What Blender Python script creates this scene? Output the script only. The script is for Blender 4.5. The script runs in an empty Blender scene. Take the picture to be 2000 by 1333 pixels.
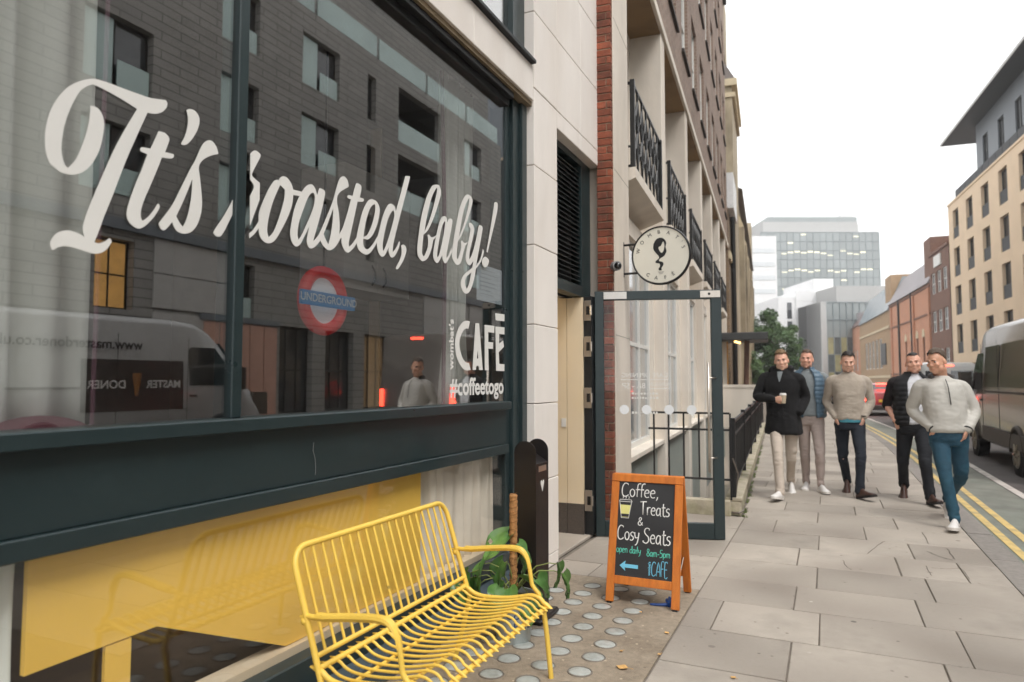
import bpy, bmesh, math, random
from mathutils import Vector, Matrix, noise

R = math.radians
scene = bpy.context.scene
col = scene.collection

# ------------------------------------------------------------------ camera, sky, sun, exposure
cam_d = bpy.data.cameras.new('camera')
cam_d.lens = 24.0
cam_d.sensor_width = 36.0
cam_d.clip_start = 0.05
cam_d.clip_end = 3000
cam_d.dof.use_dof = True
cam_d.dof.focus_distance = 4.3
cam_d.dof.aperture_fstop = 2.2
cam = bpy.data.objects.new('camera', cam_d)
cam.location = (0, 0, 1.45)
cam.rotation_euler = (R(90 + 3.37), 0, R(24.8))
col.objects.link(cam)
scene.camera = cam

world = bpy.data.worlds.new('World')
scene.world = world
world.use_nodes = True
wt = world.node_tree
wt.nodes.clear()
wo = wt.nodes.new('ShaderNodeOutputWorld')
bg = wt.nodes.new('ShaderNodeBackground')
sky = wt.nodes.new('ShaderNodeTexSky')
sky.sky_type = 'NISHITA'
sky.sun_disc = False
sky.sun_elevation = R(56)
sky.sun_rotation = R(120)
sky.air_density = 1.0
sky.dust_density = 4.0
bw = wt.nodes.new('ShaderNodeHueSaturation')
bw.inputs['Saturation'].default_value = 0.10
mixw = wt.nodes.new('ShaderNodeMix')
mixw.data_type = 'RGBA'
mixw.inputs[0].default_value = 0.78
mixw.inputs[7].default_value = (12.95, 13.0, 13.1, 1)      # the even white of a closed overcast
wt.links.new(sky.outputs[0], bw.inputs['Color'])
wt.links.new(bw.outputs[0], mixw.inputs[6])
wt.links.new(mixw.outputs[2], bg.inputs['Color'])
bg.inputs['Strength'].default_value = 0.10
wt.links.new(bg.outputs[0], wo.inputs['Surface'])

sun_d = bpy.data.lights.new('sun', 'SUN')
sun_d.energy = 1.5
sun_d.angle = R(25)
sun_d.color = (1.0, 0.97, 0.93)
sun = bpy.data.objects.new('sun', sun_d)
sun.rotation_euler = (R(34), 0, R(58))
col.objects.link(sun)

vs = scene.view_settings
vs.view_transform = 'Standard'
vs.look = 'None'
vs.exposure = 0.62
vs.gamma = 1.0
vs.use_curve_mapping = False
scene.render.engine = 'CYCLES'
cy = scene.cycles
cy.use_denoising = True
cy.use_adaptive_sampling = True
cy.adaptive_threshold = 0.03
cy.max_bounces = 8
cy.transparent_max_bounces = 12
cy.glossy_bounces = 4
cy.transmission_bounces = 6
cy.diffuse_bounces = 3
cy.caustics_reflective = False
cy.caustics_refractive = False
cy.sample_clamp_indirect = 6.0

# ------------------------------------------------------------------ materials
MATS = {}


def srgb(r, g, b):
    def f(c):
        c /= 255.0
        return c / 12.92 if c <= 0.04045 else ((c + 0.055) / 1.055) ** 2.4
    return (f(r), f(g), f(b))


def mat(name, c, rough=0.6, metal=0.0, var=0.10, vscale=4.0, bump=0.0, bscale=60.0, spec=0.5, rnd=0.0,
        coat=0.0, sheen=0.0, sss=0.0, spots=None, emis=None, estr=0.0, stretch=(1, 1, 1), tint=None, tfac=0.0, tscale=1.5, rvar=0.0):
    """Principled surface: base colour broken up by two octaves of noise, optional bump, per-object shift, second tone."""
    if name in MATS:
        return MATS[name]
    m = bpy.data.materials.new(name)
    m.use_nodes = True
    nt = m.node_tree
    L = nt.links.new
    p = nt.nodes['Principled BSDF']
    p.inputs['Roughness'].default_value = rough
    p.inputs['Metallic'].default_value = metal
    p.inputs['Specular IOR Level'].default_value = spec
    p.inputs['Coat Weight'].default_value = coat
    p.inputs['Coat Roughness'].default_value = 0.08
    p.inputs['Sheen Weight'].default_value = sheen
    if sss:
        p.inputs['Subsurface Weight'].default_value = sss
        p.inputs['Subsurface Radius'].default_value = (0.012, 0.005, 0.003)
        p.inputs['Subsurface Scale'].default_value = 1.0
    tc = nt.nodes.new('ShaderNodeTexCoord')
    mp = nt.nodes.new('ShaderNodeMapping')
    mp.inputs['Scale'].default_value = stretch
    geo = nt.nodes.new('ShaderNodeNewGeometry')
    L(geo.outputs['Position'], mp.inputs[0])
    n1 = nt.nodes.new('ShaderNodeTexNoise')
    n1.inputs['Scale'].default_value = vscale
    n1.inputs['Detail'].default_value = 6
    n1.inputs['Roughness'].default_value = 0.65
    L(mp.outputs[0], n1.inputs['Vector'])
    mr = nt.nodes.new('ShaderNodeMapRange')
    mr.inputs[1].default_value = 0.3
    mr.inputs[2].default_value = 0.7
    mr.inputs[3].default_value = 1 - var
    mr.inputs[4].default_value = 1 + var
    L(n1.outputs['Fac'], mr.inputs[0])
    val = mr.outputs[0]
    if rnd:
        oi = nt.nodes.new('ShaderNodeObjectInfo')
        mr2 = nt.nodes.new('ShaderNodeMapRange')
        mr2.inputs[3].default_value = 1 - rnd
        mr2.inputs[4].default_value = 1 + rnd
        L(oi.outputs['Random'], mr2.inputs[0])
        mm = nt.nodes.new('ShaderNodeMath')
        mm.operation = 'MULTIPLY'
        L(val, mm.inputs[0])
        L(mr2.outputs[0], mm.inputs[1])
        val = mm.outputs[0]
    base = nt.nodes.new('ShaderNodeRGB')
    base.outputs[0].default_value = (*c, 1)
    src = base.outputs[0]
    if tint:
        n3 = nt.nodes.new('ShaderNodeTexNoise')
        n3.inputs['Scale'].default_value = tscale
        n3.inputs['Detail'].default_value = 5
        L(mp.outputs[0], n3.inputs['Vector'])
        mr3 = nt.nodes.new('ShaderNodeMapRange')
        mr3.inputs[1].default_value = 0.45
        mr3.inputs[2].default_value = 0.72
        mr3.inputs[4].default_value = tfac
        L(n3.outputs['Fac'], mr3.inputs[0])
        mx = nt.nodes.new('ShaderNodeMix')
        mx.data_type = 'RGBA'
        L(mr3.outputs[0], mx.inputs[0])
        L(src, mx.inputs[6])
        mx.inputs[7].default_value = (*tint, 1)
        src = mx.outputs[2]
    vm = nt.nodes.new('ShaderNodeVectorMath')
    vm.operation = 'SCALE'
    L(src, vm.inputs[0])
    L(val, vm.inputs['Scale'])
    L(vm.outputs[0], p.inputs['Base Color'])
    if spots:
        # trodden gum, drips and specks: sparse round marks of their own shape
        prev_ = vm.outputs[0]
        for sc_, rad_, thr_, c_ in spots:
            vo = nt.nodes.new('ShaderNodeTexVoronoi')
            vo.inputs['Scale'].default_value = sc_
            L(geo.outputs['Position'], vo.inputs['Vector'])
            wn = nt.nodes.new('ShaderNodeSeparateColor')
            L(vo.outputs['Color'], wn.inputs[0])
            g1 = nt.nodes.new('ShaderNodeMapRange')
            g1.inputs[1].default_value = rad_ * 0.75
            g1.inputs[2].default_value = rad_
            g1.inputs[3].default_value = 1.0
            g1.inputs[4].default_value = 0.0
            L(vo.outputs['Distance'], g1.inputs[0])
            g2 = nt.nodes.new('ShaderNodeMath')
            g2.operation = 'LESS_THAN'
            L(wn.outputs[0], g2.inputs[0])
            g2.inputs[1].default_value = thr_
            g3 = nt.nodes.new('ShaderNodeMath')
            g3.operation = 'MULTIPLY'
            L(g1.outputs[0], g3.inputs[0])
            L(g2.outputs[0], g3.inputs[1])
            g4 = nt.nodes.new('ShaderNodeMath')
            g4.operation = 'MULTIPLY'
            L(g3.outputs[0], g4.inputs[0])
            L(wn.outputs[1], g4.inputs[1])
            mx2 = nt.nodes.new('ShaderNodeMix')
            mx2.data_type = 'RGBA'
            L(g4.outputs[0], mx2.inputs[0])
            L(prev_, mx2.inputs[6])
            mx2.inputs[7].default_value = (*c_, 1)
            prev_ = mx2.outputs[2]
        L(prev_, p.inputs['Base Color'])
    if rvar:
        rr = nt.nodes.new('ShaderNodeMapRange')
        rr.inputs[1].default_value = 0.3
        rr.inputs[2].default_value = 0.7
        rr.inputs[3].default_value = max(0.02, rough - rvar)
        rr.inputs[4].default_value = min(1, rough + rvar)
        L(n1.outputs['Fac'], rr.inputs[0])
        L(rr.outputs[0], p.inputs['Roughness'])
    if bump:
        n2 = nt.nodes.new('ShaderNodeTexNoise')
        n2.inputs['Scale'].default_value = bscale
        n2.inputs['Detail'].default_value = 4
        L(mp.outputs[0], n2.inputs['Vector'])
        b = nt.nodes.new('ShaderNodeBump')
        b.inputs['Strength'].default_value = bump
        b.inputs['Distance'].default_value = 0.01
        L(n2.outputs['Fac'], b.inputs['Height'])
        L(b.outputs[0], p.inputs['Normal'])
    if emis:
        p.inputs['Emission Color'].default_value = (*emis, 1)
        p.inputs['Emission Strength'].default_value = estr
    MATS[name] = m
    return m


def brickmat(name, c1, c2, mortar, bw_=0.225, bh=0.075, mort=0.012, var=0.25, rough=0.85, bump=0.4):
    """Brick courses in object space, running along local y (or x on a return) and z."""
    if name in MATS:
        return MATS[name]
    m = bpy.data.materials.new(name)
    m.use_nodes = True
    nt = m.node_tree
    L = nt.links.new
    p = nt.nodes['Principled BSDF']
    p.inputs['Roughness'].default_value = rough
    tc = nt.nodes.new('ShaderNodeTexCoord')
    sp = nt.nodes.new('ShaderNodeSeparateXYZ')
    L(tc.outputs['Object'], sp.inputs[0])
    ad = nt.nodes.new('ShaderNodeMath')
    L(sp.outputs[0], ad.inputs[0])
    L(sp.outputs[1], ad.inputs[1])
    cb = nt.nodes.new('ShaderNodeCombineXYZ')
    L(ad.outputs[0], cb.inputs[0])
    L(sp.outputs[2], cb.inputs[1])
    bt = nt.nodes.new('ShaderNodeTexBrick')
    bt.inputs['Color1'].default_value = (*c1, 1)
    bt.inputs['Color2'].default_value = (*c2, 1)
    bt.inputs['Mortar'].default_value = (*mortar, 1)
    bt.inputs['Scale'].default_value = 1.0
    bt.inputs['Brick Width'].default_value = bw_
    bt.inputs['Row Height'].default_value = bh
    bt.inputs['Mortar Size'].default_value = mort
    bt.inputs['Mortar Smooth'].default_value = 0.3
    L(cb.outputs[0], bt.inputs['Vector'])
    n1 = nt.nodes.new('ShaderNodeTexNoise')
    n1.inputs['Scale'].default_value = 0.9
    n1.inputs['Detail'].default_value = 6
    L(tc.outputs['Object'], n1.inputs['Vector'])
    mr = nt.nodes.new('ShaderNodeMapRange')
    mr.inputs[1].default_value = 0.3
    mr.inputs[2].default_value = 0.7
    mr.inputs[3].default_value = 1 - var
    mr.inputs[4].default_value = 1 + var
    L(n1.outputs['Fac'], mr.inputs[0])
    vm = nt.nodes.new('ShaderNodeVectorMath')
    vm.operation = 'SCALE'
    L(bt.outputs['Color'], vm.inputs[0])
    L(mr.outputs[0], vm.inputs['Scale'])
    L(vm.outputs[0], p.inputs['Base Color'])
    b = nt.nodes.new('ShaderNodeBump')
    b.inputs['Strength'].default_value = bump
    b.inputs['Distance'].default_value = 0.01
    b.invert = True
    L(bt.outputs['Fac'], b.inputs['Height'])
    L(b.outputs[0], p.inputs['Normal'])
    MATS[name] = m
    return m


def glassmat(name, f0=0.08, tint=(1, 1, 1), rough=0.0, ripple=0.0, rscale=1.2):
    """Window pane: clear straight-through plus Schlick reflection (same from both sides)."""
    if name in MATS:
        return MATS[name]
    m = bpy.data.materials.new(name)
    m.use_nodes = True
    nt = m.node_tree
    L = nt.links.new
    nt.nodes.clear()
    out = nt.nodes.new('ShaderNodeOutputMaterial')
    mix = nt.nodes.new('ShaderNodeMixShader')
    tr = nt.nodes.new('ShaderNodeBsdfTransparent')
    tr.inputs[0].default_value = (*tint, 1)
    gl = nt.nodes.new('ShaderNodeBsdfGlossy')
    gl.inputs['Roughness'].default_value = rough
    geo = nt.nodes.new('ShaderNodeNewGeometry')
    dot = nt.nodes.new('ShaderNodeVectorMath')
    dot.operation = 'DOT_PRODUCT'
    L(geo.outputs['Incoming'], dot.inputs[0])
    L(geo.outputs['Normal'], dot.inputs[1])
    last = dot.outputs['Value']
    for op, val in (('ABSOLUTE', None), ('SUBTRACT', 1.0), ('POWER', 5.0), ('MULTIPLY', 1 - f0), ('ADD', f0)):
        q = nt.nodes.new('ShaderNodeMath')
        q.operation = op
        if op == 'SUBTRACT':
            q.inputs[0].default_value = val
            L(last, q.inputs[1])
        else:
            L(last, q.inputs[0])
            if val is not None:
                q.inputs[1].default_value = val
        q.use_clamp = op in ('SUBTRACT', 'ADD')
        last = q.outputs[0]
    if ripple:
        n = nt.nodes.new('ShaderNodeTexNoise')
        n.inputs['Scale'].default_value = rscale
        n.inputs['Detail'].default_value = 1
        L(geo.outputs['Position'], n.inputs['Vector'])
        b = nt.nodes.new('ShaderNodeBump')
        b.inputs['Strength'].default_value = ripple
        b.inputs['Distance'].default_value = 0.01
        L(n.outputs['Fac'], b.inputs['Height'])
        L(b.outputs[0], gl.inputs['Normal'])
    L(last, mix.inputs[0])
    L(tr.outputs[0], mix.inputs[1])
    L(gl.outputs[0], mix.inputs[2])
    L(mix.outputs[0], out.inputs['Surface'])
    MATS[name] = m
    return m


# ------------------------------------------------------------------ mesh helpers
class MB:
    """Collects shapes into one mesh."""

    def __init__(s):
        s.v = []
        s.f = []
        s.mi = []
        s.cur = 0

    def quad(s, *pts):
        i = len(s.v)
        s.v += [tuple(p) for p in pts]
        s.f.append(tuple(range(i, i + len(pts))))
        s.mi.append(s.cur)

    def box(s, x0, x1, y0, y1, z0, z1, b=0.0):
        if b:
            return s.bbox(x0, x1, y0, y1, z0, z1, b)
        i = len(s.v)
        s.v += [(x, y, z) for z in (z0, z1) for y in (y0, y1) for x in (x0, x1)]
        for f in ((0, 2, 3, 1), (4, 5, 7, 6), (0, 1, 5, 4), (2, 6, 7, 3), (0, 4, 6, 2), (1, 3, 7, 5)):
            s.f.append(tuple(i + k for k in f))
            s.mi.append(s.cur)
        return s

    def bbox(s, x0, x1, y0, y1, z0, z1, b):
        """box with chamfered edges"""
        i = len(s.v)
        cx, cy_, cz = (x0 + x1) / 2, (y0 + y1) / 2, (z0 + z1) / 2
        hx, hy, hz = (x1 - x0) / 2, (y1 - y0) / 2, (z1 - z0) / 2
        b = min(b, hx * .9, hy * .9, hz * .9)
        bm = bmesh.new()
        vs_ = []
        for sx in (-1, 1):
            for sy in (-1, 1):
                for sz in (-1, 1):
                    vs_.append(bm.verts.new((cx + sx * (hx - b), cy_ + sy * (hy - b), cz + sz * hz)))
                    vs_.append(bm.verts.new((cx + sx * (hx - b), cy_ + sy * hy, cz + sz * (hz - b))))
                    vs_.append(bm.verts.new((cx + sx * hx, cy_ + sy * (hy - b), cz + sz * (hz - b))))
        bmesh.ops.convex_hull(bm, input=bm.verts[:])
        s.addbm(bm)
        return s

    def addbm(s, bm, M=None):
        i = len(s.v)
        bm.verts.index_update()
        for v in bm.verts:
            s.v.append(tuple(M @ v.co) if M else tuple(v.co))
        for f in bm.faces:
            s.f.append(tuple(i + v.index for v in f.verts))
            s.mi.append(s.cur)
        bm.free()

    def tube(s, pts, r, n=8, cap=True, closed=False):
        """round bar through points; r a number or one per point"""
        pts = [Vector(p) for p in pts]
        k = len(pts)
        rs = r if isinstance(r, (list, tuple)) else [r] * k
        i0 = len(s.v)
        prev = None
        for j in range(k):
            if closed:
                t = (pts[(j + 1) % k] - pts[j - 1])
            elif j == 0:
                t = pts[1] - pts[0]
            elif j == k - 1:
                t = pts[-1] - pts[-2]
            else:
                t = (pts[j + 1] - pts[j]).normalized() + (pts[j] - pts[j - 1]).normalized()
            t = t.normalized() if t.length > 1e-9 else Vector((0, 0, 1))
            if prev is None:
                a = Vector((0, 0, 1)) if abs(t.z) < 0.9 else Vector((1, 0, 0))
                u = t.cross(a).normalized()
            else:
                u = (prev - t * prev.dot(t))
                u = u.normalized() if u.length > 1e-6 else t.orthogonal().normalized()
            prev = u
            w = t.cross(u)
            for q in range(n):
                an = 2 * math.pi * q / n
                s.v.append(tuple(pts[j] + (u * math.cos(an) + w * math.sin(an)) * rs[j]))
        m = k if closed else k - 1
        for j in range(m):
            for q in range(n):
                a = i0 + j * n + q
                b = i0 + j * n + (q + 1) % n
                c = i0 + ((j + 1) % k) * n + (q + 1) % n
                d = i0 + ((j + 1) % k) * n + q
                s.f.append((a, b, c, d))
                s.mi.append(s.cur)
        if cap and not closed:
            s.f.append(tuple(i0 + q for q in range(n))[::-1])
            s.f.append(tuple(i0 + (k - 1) * n + q for q in range(n)))
            s.mi += [s.cur, s.cur]
        return s

    def loft(s, rings, cap=True):
        """rings: lists of equal point counts"""
        i0 = len(s.v)
        n = len(rings[0])
        for rg in rings:
            s.v += [tuple(p) for p in rg]
        for j in range(len(rings) - 1):
            for q in range(n):
                s.f.append((i0 + j * n + q, i0 + j * n + (q + 1) % n, i0 + (j + 1) * n + (q + 1) % n, i0 + (j + 1) * n + q))
                s.mi.append(s.cur)
        if cap:
            s.f.append(tuple(i0 + q for q in range(n))[::-1])
            s.f.append(tuple(i0 + (len(rings) - 1) * n + q for q in range(n)))
            s.mi += [s.cur, s.cur]
        return s

    def prism(s, poly, h0, h1, axis='x'):
        """polygon (a,b) extruded along axis from h0 to h1"""
        def P(a, b, h):
            return {'x': (h, a, b), 'y': (a, h, b), 'z': (a, b, h)}[axis]
        i = len(s.v)
        n = len(poly)
        s.v += [P(a, b, h0) for a, b in poly] + [P(a, b, h1) for a, b in poly]
        s.f.append(tuple(range(i, i + n))[::-1])
        s.f.append(tuple(range(i + n, i + 2 * n)))
        s.mi += [s.cur, s.cur]
        for q in range(n):
            s.f.append((i + q, i + (q + 1) % n, i + n + (q + 1) % n, i + n + q))
            s.mi.append(s.cur)
        return s

    def disc(s, c, r, axis='z', h=0.01, n=24):
        """short cylinder centred at c"""
        a = {'x': Vector((h / 2, 0, 0)), 'y': Vector((0, h / 2, 0)), 'z': Vector((0, 0, h / 2))}[axis]
        return s.tube([Vector(c) - a, Vector(c) + a], r, n)

    def ell(s, c, rx, ry, rz, n=12, m=8, M=None):
        bm = bmesh.new()
        bmesh.ops.create_uvsphere(bm, u_segments=n, v_segments=m, radius=1)
        T = Matrix.Translation(Vector(c)) @ (M.to_4x4() if M else Matrix.Identity(4)) @ Matrix.Diagonal((rx, ry, rz, 1))
        s.addbm(bm, T)
        return s

    def xf(s, M):
        s.v = [tuple(M @ Vector(p)) for p in s.v]
        return s

    def mesh(s, name, *mats, smooth=False, fix=True):
        me = bpy.data.meshes.new(name)
        me.from_pydata(s.v, [], s.f)
        for m in mats:
            me.materials.append(m)
        if len(mats) > 1:
            me.polygons.foreach_set('material_index', s.mi)
        if fix:
            bm = bmesh.new()
            bm.from_mesh(me)
            bmesh.ops.recalc_face_normals(bm, faces=bm.faces[:])
            bm.to_mesh(me)
            bm.free()
        if smooth:
            me.shade_smooth()
            if smooth is not True:
                me.set_sharp_from_angle(angle=R(smooth))
        me.update()
        return me

    def build(s, name, mats, parent=None, smooth=False, loc=None, fix=True):
        mats = mats if isinstance(mats, (list, tuple)) else [mats]
        return put(name, s.mesh(name, *mats, smooth=smooth, fix=fix), parent, loc)


def put(name, me, parent=None, loc=None, rot=None):
    o = bpy.data.objects.new(name, me)
    col.objects.link(o)
    if parent:
        o.parent = parent
    if loc is not None:
        o.location = loc
    if rot is not None:
        o.rotation_euler = rot
    return o


def tag(o, label=None, cat=None, group=None, kind=None):
    if label:
        o['label'] = label
    if cat:
        o['category'] = cat
    if group:
        o['group'] = group
    if kind:
        o['kind'] = kind
    return o


def thing(name, label, cat, loc=(0, 0, 0), rz=0.0, group=None):
    o = bpy.data.objects.new(name, None)
    o.empty_display_size = 0.2
    col.objects.link(o)
    o.location = loc
    o.rotation_euler = (0, 0, rz)
    return tag(o, label, cat, group)


def copy_tree(o, parent=None):
    c = o.copy()
    col.objects.link(c)
    c.parent = parent
    for ch in [x for x in o.children]:
        copy_tree(ch, c)
    return c


def catmull(pts, n=4, closed=True):
    """smooth through (x,y[,corner]) points; corners stay sharp"""
    P = [(float(p[0]), float(p[1]), len(p) > 2 and p[2]) for p in pts]
    k = len(P)
    out = []
    for i in range(k if closed else k - 1):
        p0, p1, p2, p3 = P[i - 1], P[i], P[(i + 1) % k], P[(i + 2) % k]
        t1 = (0, 0) if p1[2] else ((p2[0] - p0[0]) / 2, (p2[1] - p0[1]) / 2)
        t2 = (0, 0) if p2[2] else ((p3[0] - p1[0]) / 2, (p3[1] - p1[1]) / 2)
        if p1[2]:
            t1 = ((p2[0] - p1[0]) * .6, (p2[1] - p1[1]) * .6)
        if p2[2]:
            t2 = ((p2[0] - p1[0]) * .6, (p2[1] - p1[1]) * .6)
        for q in range(n):
            t = q / n
            h1 = 2 * t ** 3 - 3 * t * t + 1
            h2 = t ** 3 - 2 * t * t + t
            h3 = -2 * t ** 3 + 3 * t * t
            h4 = t ** 3 - t * t
            out.append((h1 * p1[0] + h2 * t1[0] + h3 * p2[0] + h4 * t2[0], h1 * p1[1] + h2 * t1[1] + h3 * p2[1] + h4 * t2[1]))
    if not closed:
        out.append(P[-1][:2])
    return out


_dg = None


def eval_mesh(o):
    """evaluated mesh of a curve/modified object; the source is removed"""
    dg = bpy.context.evaluated_depsgraph_get()
    dg.update()
    me = bpy.data.meshes.new_from_object(o.evaluated_get(dg))
    d = o.data
    bpy.data.objects.remove(o)
    return me


def flat_shape(contours, thick=0.0006):
    """filled 2D outlines (with holes) -> mesh in the local xy plane, extruded"""
    cu = bpy.data.curves.new('outline', 'CURVE')
    cu.dimensions = '2D'
    cu.fill_mode = 'BOTH'
    cu.extrude = thick
    for pts in contours:
        sp = cu.splines.new('POLY')
        sp.points.add(len(pts) - 1)
        for i, (x, y) in enumerate(pts):
            sp.points[i].co = (x, y, 0, 1)
        sp.use_cyclic_u = True
    o = bpy.data.objects.new('outline', cu)
    col.objects.link(o)
    return eval_mesh(o)


def text_mesh(s, size=1.0, extrude=0.0005, sx=1.0, align='CENTER', bold=0.0, space=1.0):
    cu = bpy.data.curves.new('text', 'FONT')
    cu.body = s
    cu.size = size
    cu.extrude = extrude
    cu.offset = bold
    cu.space_character = space
    cu.align_x = align
    cu.align_y = 'CENTER'
    cu.resolution_u = 3
    o = bpy.data.objects.new('text', cu)
    col.objects.link(o)
    me = eval_mesh(o)
    if sx != 1.0:
        me.transform(Matrix.Diagonal((sx, 1, 1, 1)))
    return me


def setmat(me, m):
    me.materials.clear()
    me.materials.append(m)
    return me


def join_meshes(lst, name):
    """list of (mesh, matrix) -> one mesh (first mesh's material)"""
    bm = bmesh.new()
    for me, M in lst:
        b2 = bmesh.new()
        b2.from_mesh(me)
        b2.transform(M)
        tmp = bpy.data.meshes.new('tmp')
        b2.to_mesh(tmp)
        b2.free()
        bm.from_mesh(tmp)
        bpy.data.meshes.remove(tmp)
    out = bpy.data.meshes.new(name)
    bm.to_mesh(out)
    bm.free()
    return out


# frame that maps a flat shape (x right, y up) onto a vertical plane facing `face`
def on_plane(origin, right, up=(0, 0, 1)):
    r = Vector(right).normalized()
    u = Vector(up).normalized()
    n = r.cross(u)
    M = Matrix.Identity(4)
    for i in range(3):
        M[i][0], M[i][1], M[i][2], M[i][3] = r[i], u[i], n[i], origin[i]
    return M


def wall_with_openings(y0, y1, z0, z1, ops, depth=0.15, thick=0.3, x=0.0, back=True):
    """Wall panel facing +x with rectangular holes (ya,yb,za,zb) and their reveals."""
    mb = MB()
    ys = sorted({y0, y1, *[a for o in ops for a in o[:2]]})
    zs = sorted({z0, z1, *[a for o in ops for a in o[2:4]]})
    ys = [a for a in ys if y0 - 1e-6 <= a <= y1 + 1e-6]
    zs = [a for a in zs if z0 - 1e-6 <= a <= z1 + 1e-6]
    for j in range(len(zs) - 1):
        run = None
        for i in range(len(ys) - 1):
            cy_, cz = (ys[i] + ys[i + 1]) / 2, (zs[j] + zs[j + 1]) / 2
            hole = any(o[0] < cy_ < o[1] and o[2] < cz < o[3] for o in ops)
            if hole:
                if run is not None:
                    mb.quad((x, run, zs[j]), (x, ys[i], zs[j]), (x, ys[i], zs[j + 1]), (x, run, zs[j + 1]))
                run = None
            elif run is None:
                run = ys[i]
        if run is not None:
            mb.quad((x, run, zs[j]), (x, ys[-1], zs[j]), (x, ys[-1], zs[j + 1]), (x, run, zs[j + 1]))
    for a, b, c, d in [o[:4] for o in ops]:
        xb = x - depth
        mb.quad((x, a, c), (xb, a, c), (xb, a, d), (x, a, d))
        mb.quad((x, b, c), (x, b, d), (xb, b, d), (xb, b, c))
        mb.quad((x, a, d), (xb, a, d), (xb, b, d), (x, b, d))
        mb.quad((x, a, c), (x, b, c), (xb, b, c), (xb, a, c))
    return mb

# ------------------------------------------------------------------ the setting: ground, road, pavement
def bend(x, y):
    t = max(0.0, y - 15.0)
    return x - 0.0766 * (t - 6 * (1 - math.exp(-t / 6.0)))


random.seed(7)
M_asphalt = mat('asphalt', srgb(92, 88, 86), 0.9, var=0.22, vscale=2.0, bump=0.5, bscale=140)
M_lane = mat('faded_green_lane', srgb(128, 132, 122), 0.9, var=0.16, vscale=3.0, bump=0.5, bscale=140, tint=srgb(112, 110, 104), tfac=0.8, tscale=2.0)
M_yellow_line = mat('yellow_paint', srgb(214, 186, 118), 0.8, var=0.14, vscale=9, bump=0.3, bscale=120, tint=srgb(150, 138, 112), tfac=0.7, tscale=7)
M_white_line = mat('white_paint', srgb(205, 200, 192), 0.8, var=0.12, vscale=9, bump=0.3, bscale=120, tint=srgb(130, 126, 120), tfac=0.6, tscale=7)
M_joint = mat('joint_mortar', srgb(118, 109, 99), 0.95, var=0.2, vscale=12)
M_paver = mat('york_stone', srgb(167, 158, 147), 0.82, spots=[(3.2, .07, .35, srgb(104, 98, 92)), (7.0, .09, .22, srgb(196, 188, 178)), (16.0, .16, .20, srgb(112, 104, 96))], var=0.16, vscale=2.6, bump=0.25, bscale=45, rnd=0.15, tint=srgb(128, 119, 110), tfac=0.85, tscale=1.3, spec=0.35)
M_kerb = mat('kerb_granite', srgb(138, 132, 126), 0.85, var=0.16, vscale=16, bump=0.25, bscale=90, rnd=0.07, spec=0.35)
M_slab = mat('lens_concrete', srgb(152, 139, 122), 0.9, spots=[(24.0, .2, .3, srgb(196, 180, 156)), (9.0, .1, .25, srgb(96, 84, 70))], var=0.20, vscale=22, bump=0.5, bscale=120, tint=srgb(120, 106, 90), tfac=0.7, tscale=3, spec=0.3)
M_lens = mat('lens_glass', srgb(176, 180, 176), 0.35, tint=srgb(140, 140, 132), tfac=.6, tscale=30, var=0.14, vscale=14, bump=0.15, bscale=50, rnd=0.10, coat=0.25)
M_lens_ring = mat('lens_ring', srgb(120, 112, 102), 0.8, var=0.2, vscale=30)
M_earth = mat('ground_fill', srgb(110, 104, 98), 0.95, var=0.15, vscale=0.3)


def strip(name, x0, x1, y0, y1, z, m, step=2.0, bendit=True, kind='structure', parent=None):
    mb = MB()
    n = max(1, int((y1 - y0) / step))
    for i in range(n):
        a, b = y0 + (y1 - y0) * i / n, y0 + (y1 - y0) * (i + 1) / n
        f = bend if bendit else (lambda x, y: x)
        mb.quad((f(x0, a), a, z), (f(x1, a), a, z), (f(x1, b), b, z), (f(x0, b), b, z))
    o = mb.build(name, m, parent, fix=False)
    if kind:
        o['kind'] = kind
    return o


g = MB()
g.quad((-900, -300, -3.2), (900, -300, -3.2), (900, 1500, -3.2), (-900, 1500, -3.2))
tag(g.build('ground', M_earth, fix=False), kind='structure')
g = MB()
g.quad((12, -60, -0.16), (400, -60, -0.16), (400, 700, -0.16), (-60, 700, -0.16), (-60, 200, -0.16), (2, 110, -0.16))
tag(g.build('terrain', M_earth, fix=False), kind='structure')

road = strip('road', 1.38, 9.6, -30, 240, -0.10, M_asphalt)
strip('cycle_lane', 1.385, 2.28, -30, 120, -0.096, M_lane)
strip('double_yellow_line', 1.49, 1.57, -30, 120, -0.091, M_yellow_line, 1.0, kind=None, parent=road)
strip('double_yellow_line', 1.67, 1.75, -30, 120, -0.091, M_yellow_line, 1.0, kind=None, parent=road)
strip('white_lane_line', 2.29, 2.40, -30, 60, -0.091, M_white_line, 1.0, kind=None, parent=road)
for k in range(12):
    strip('centre_dash', 5.4, 5.5, -6 + k * 6.0, -2 + k * 6.0, -0.091, M_white_line, 1.0, kind=None, parent=road)

# opposite footway, seen only as a reflection in the shop glass
strip('far_pavement', 9.6, 13.2, -30, 240, 0.0, M_kerb)
o = strip('far_kerb', 9.58, 9.6, -30, 240, -0.05, M_kerb)

# near footway: mortar bed with every flag laid on it
pav = MB()
pav.quad((-2.2, -6, -0.004), (1.18, -6, -0.004), (1.18, 7.70, -0.004), (-2.2, 7.70, -0.004))
for i in range(60):
    a, b = 7.70 + i * 2.0, 7.70 + (i + 1) * 2.0
    xl = lambda y: -0.90 - 0.0612 * (y - 7.7) if y < 27 else -4.9
    pav.quad((xl(a + 1e-3), a, -0.004), (bend(1.18, a), a, -0.004), (bend(1.18, b), b, -0.004), (xl(b - 1e-3), b, -0.004))
pavement = tag(pav.build('pavement', M_joint, fix=False), kind='structure')


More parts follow.
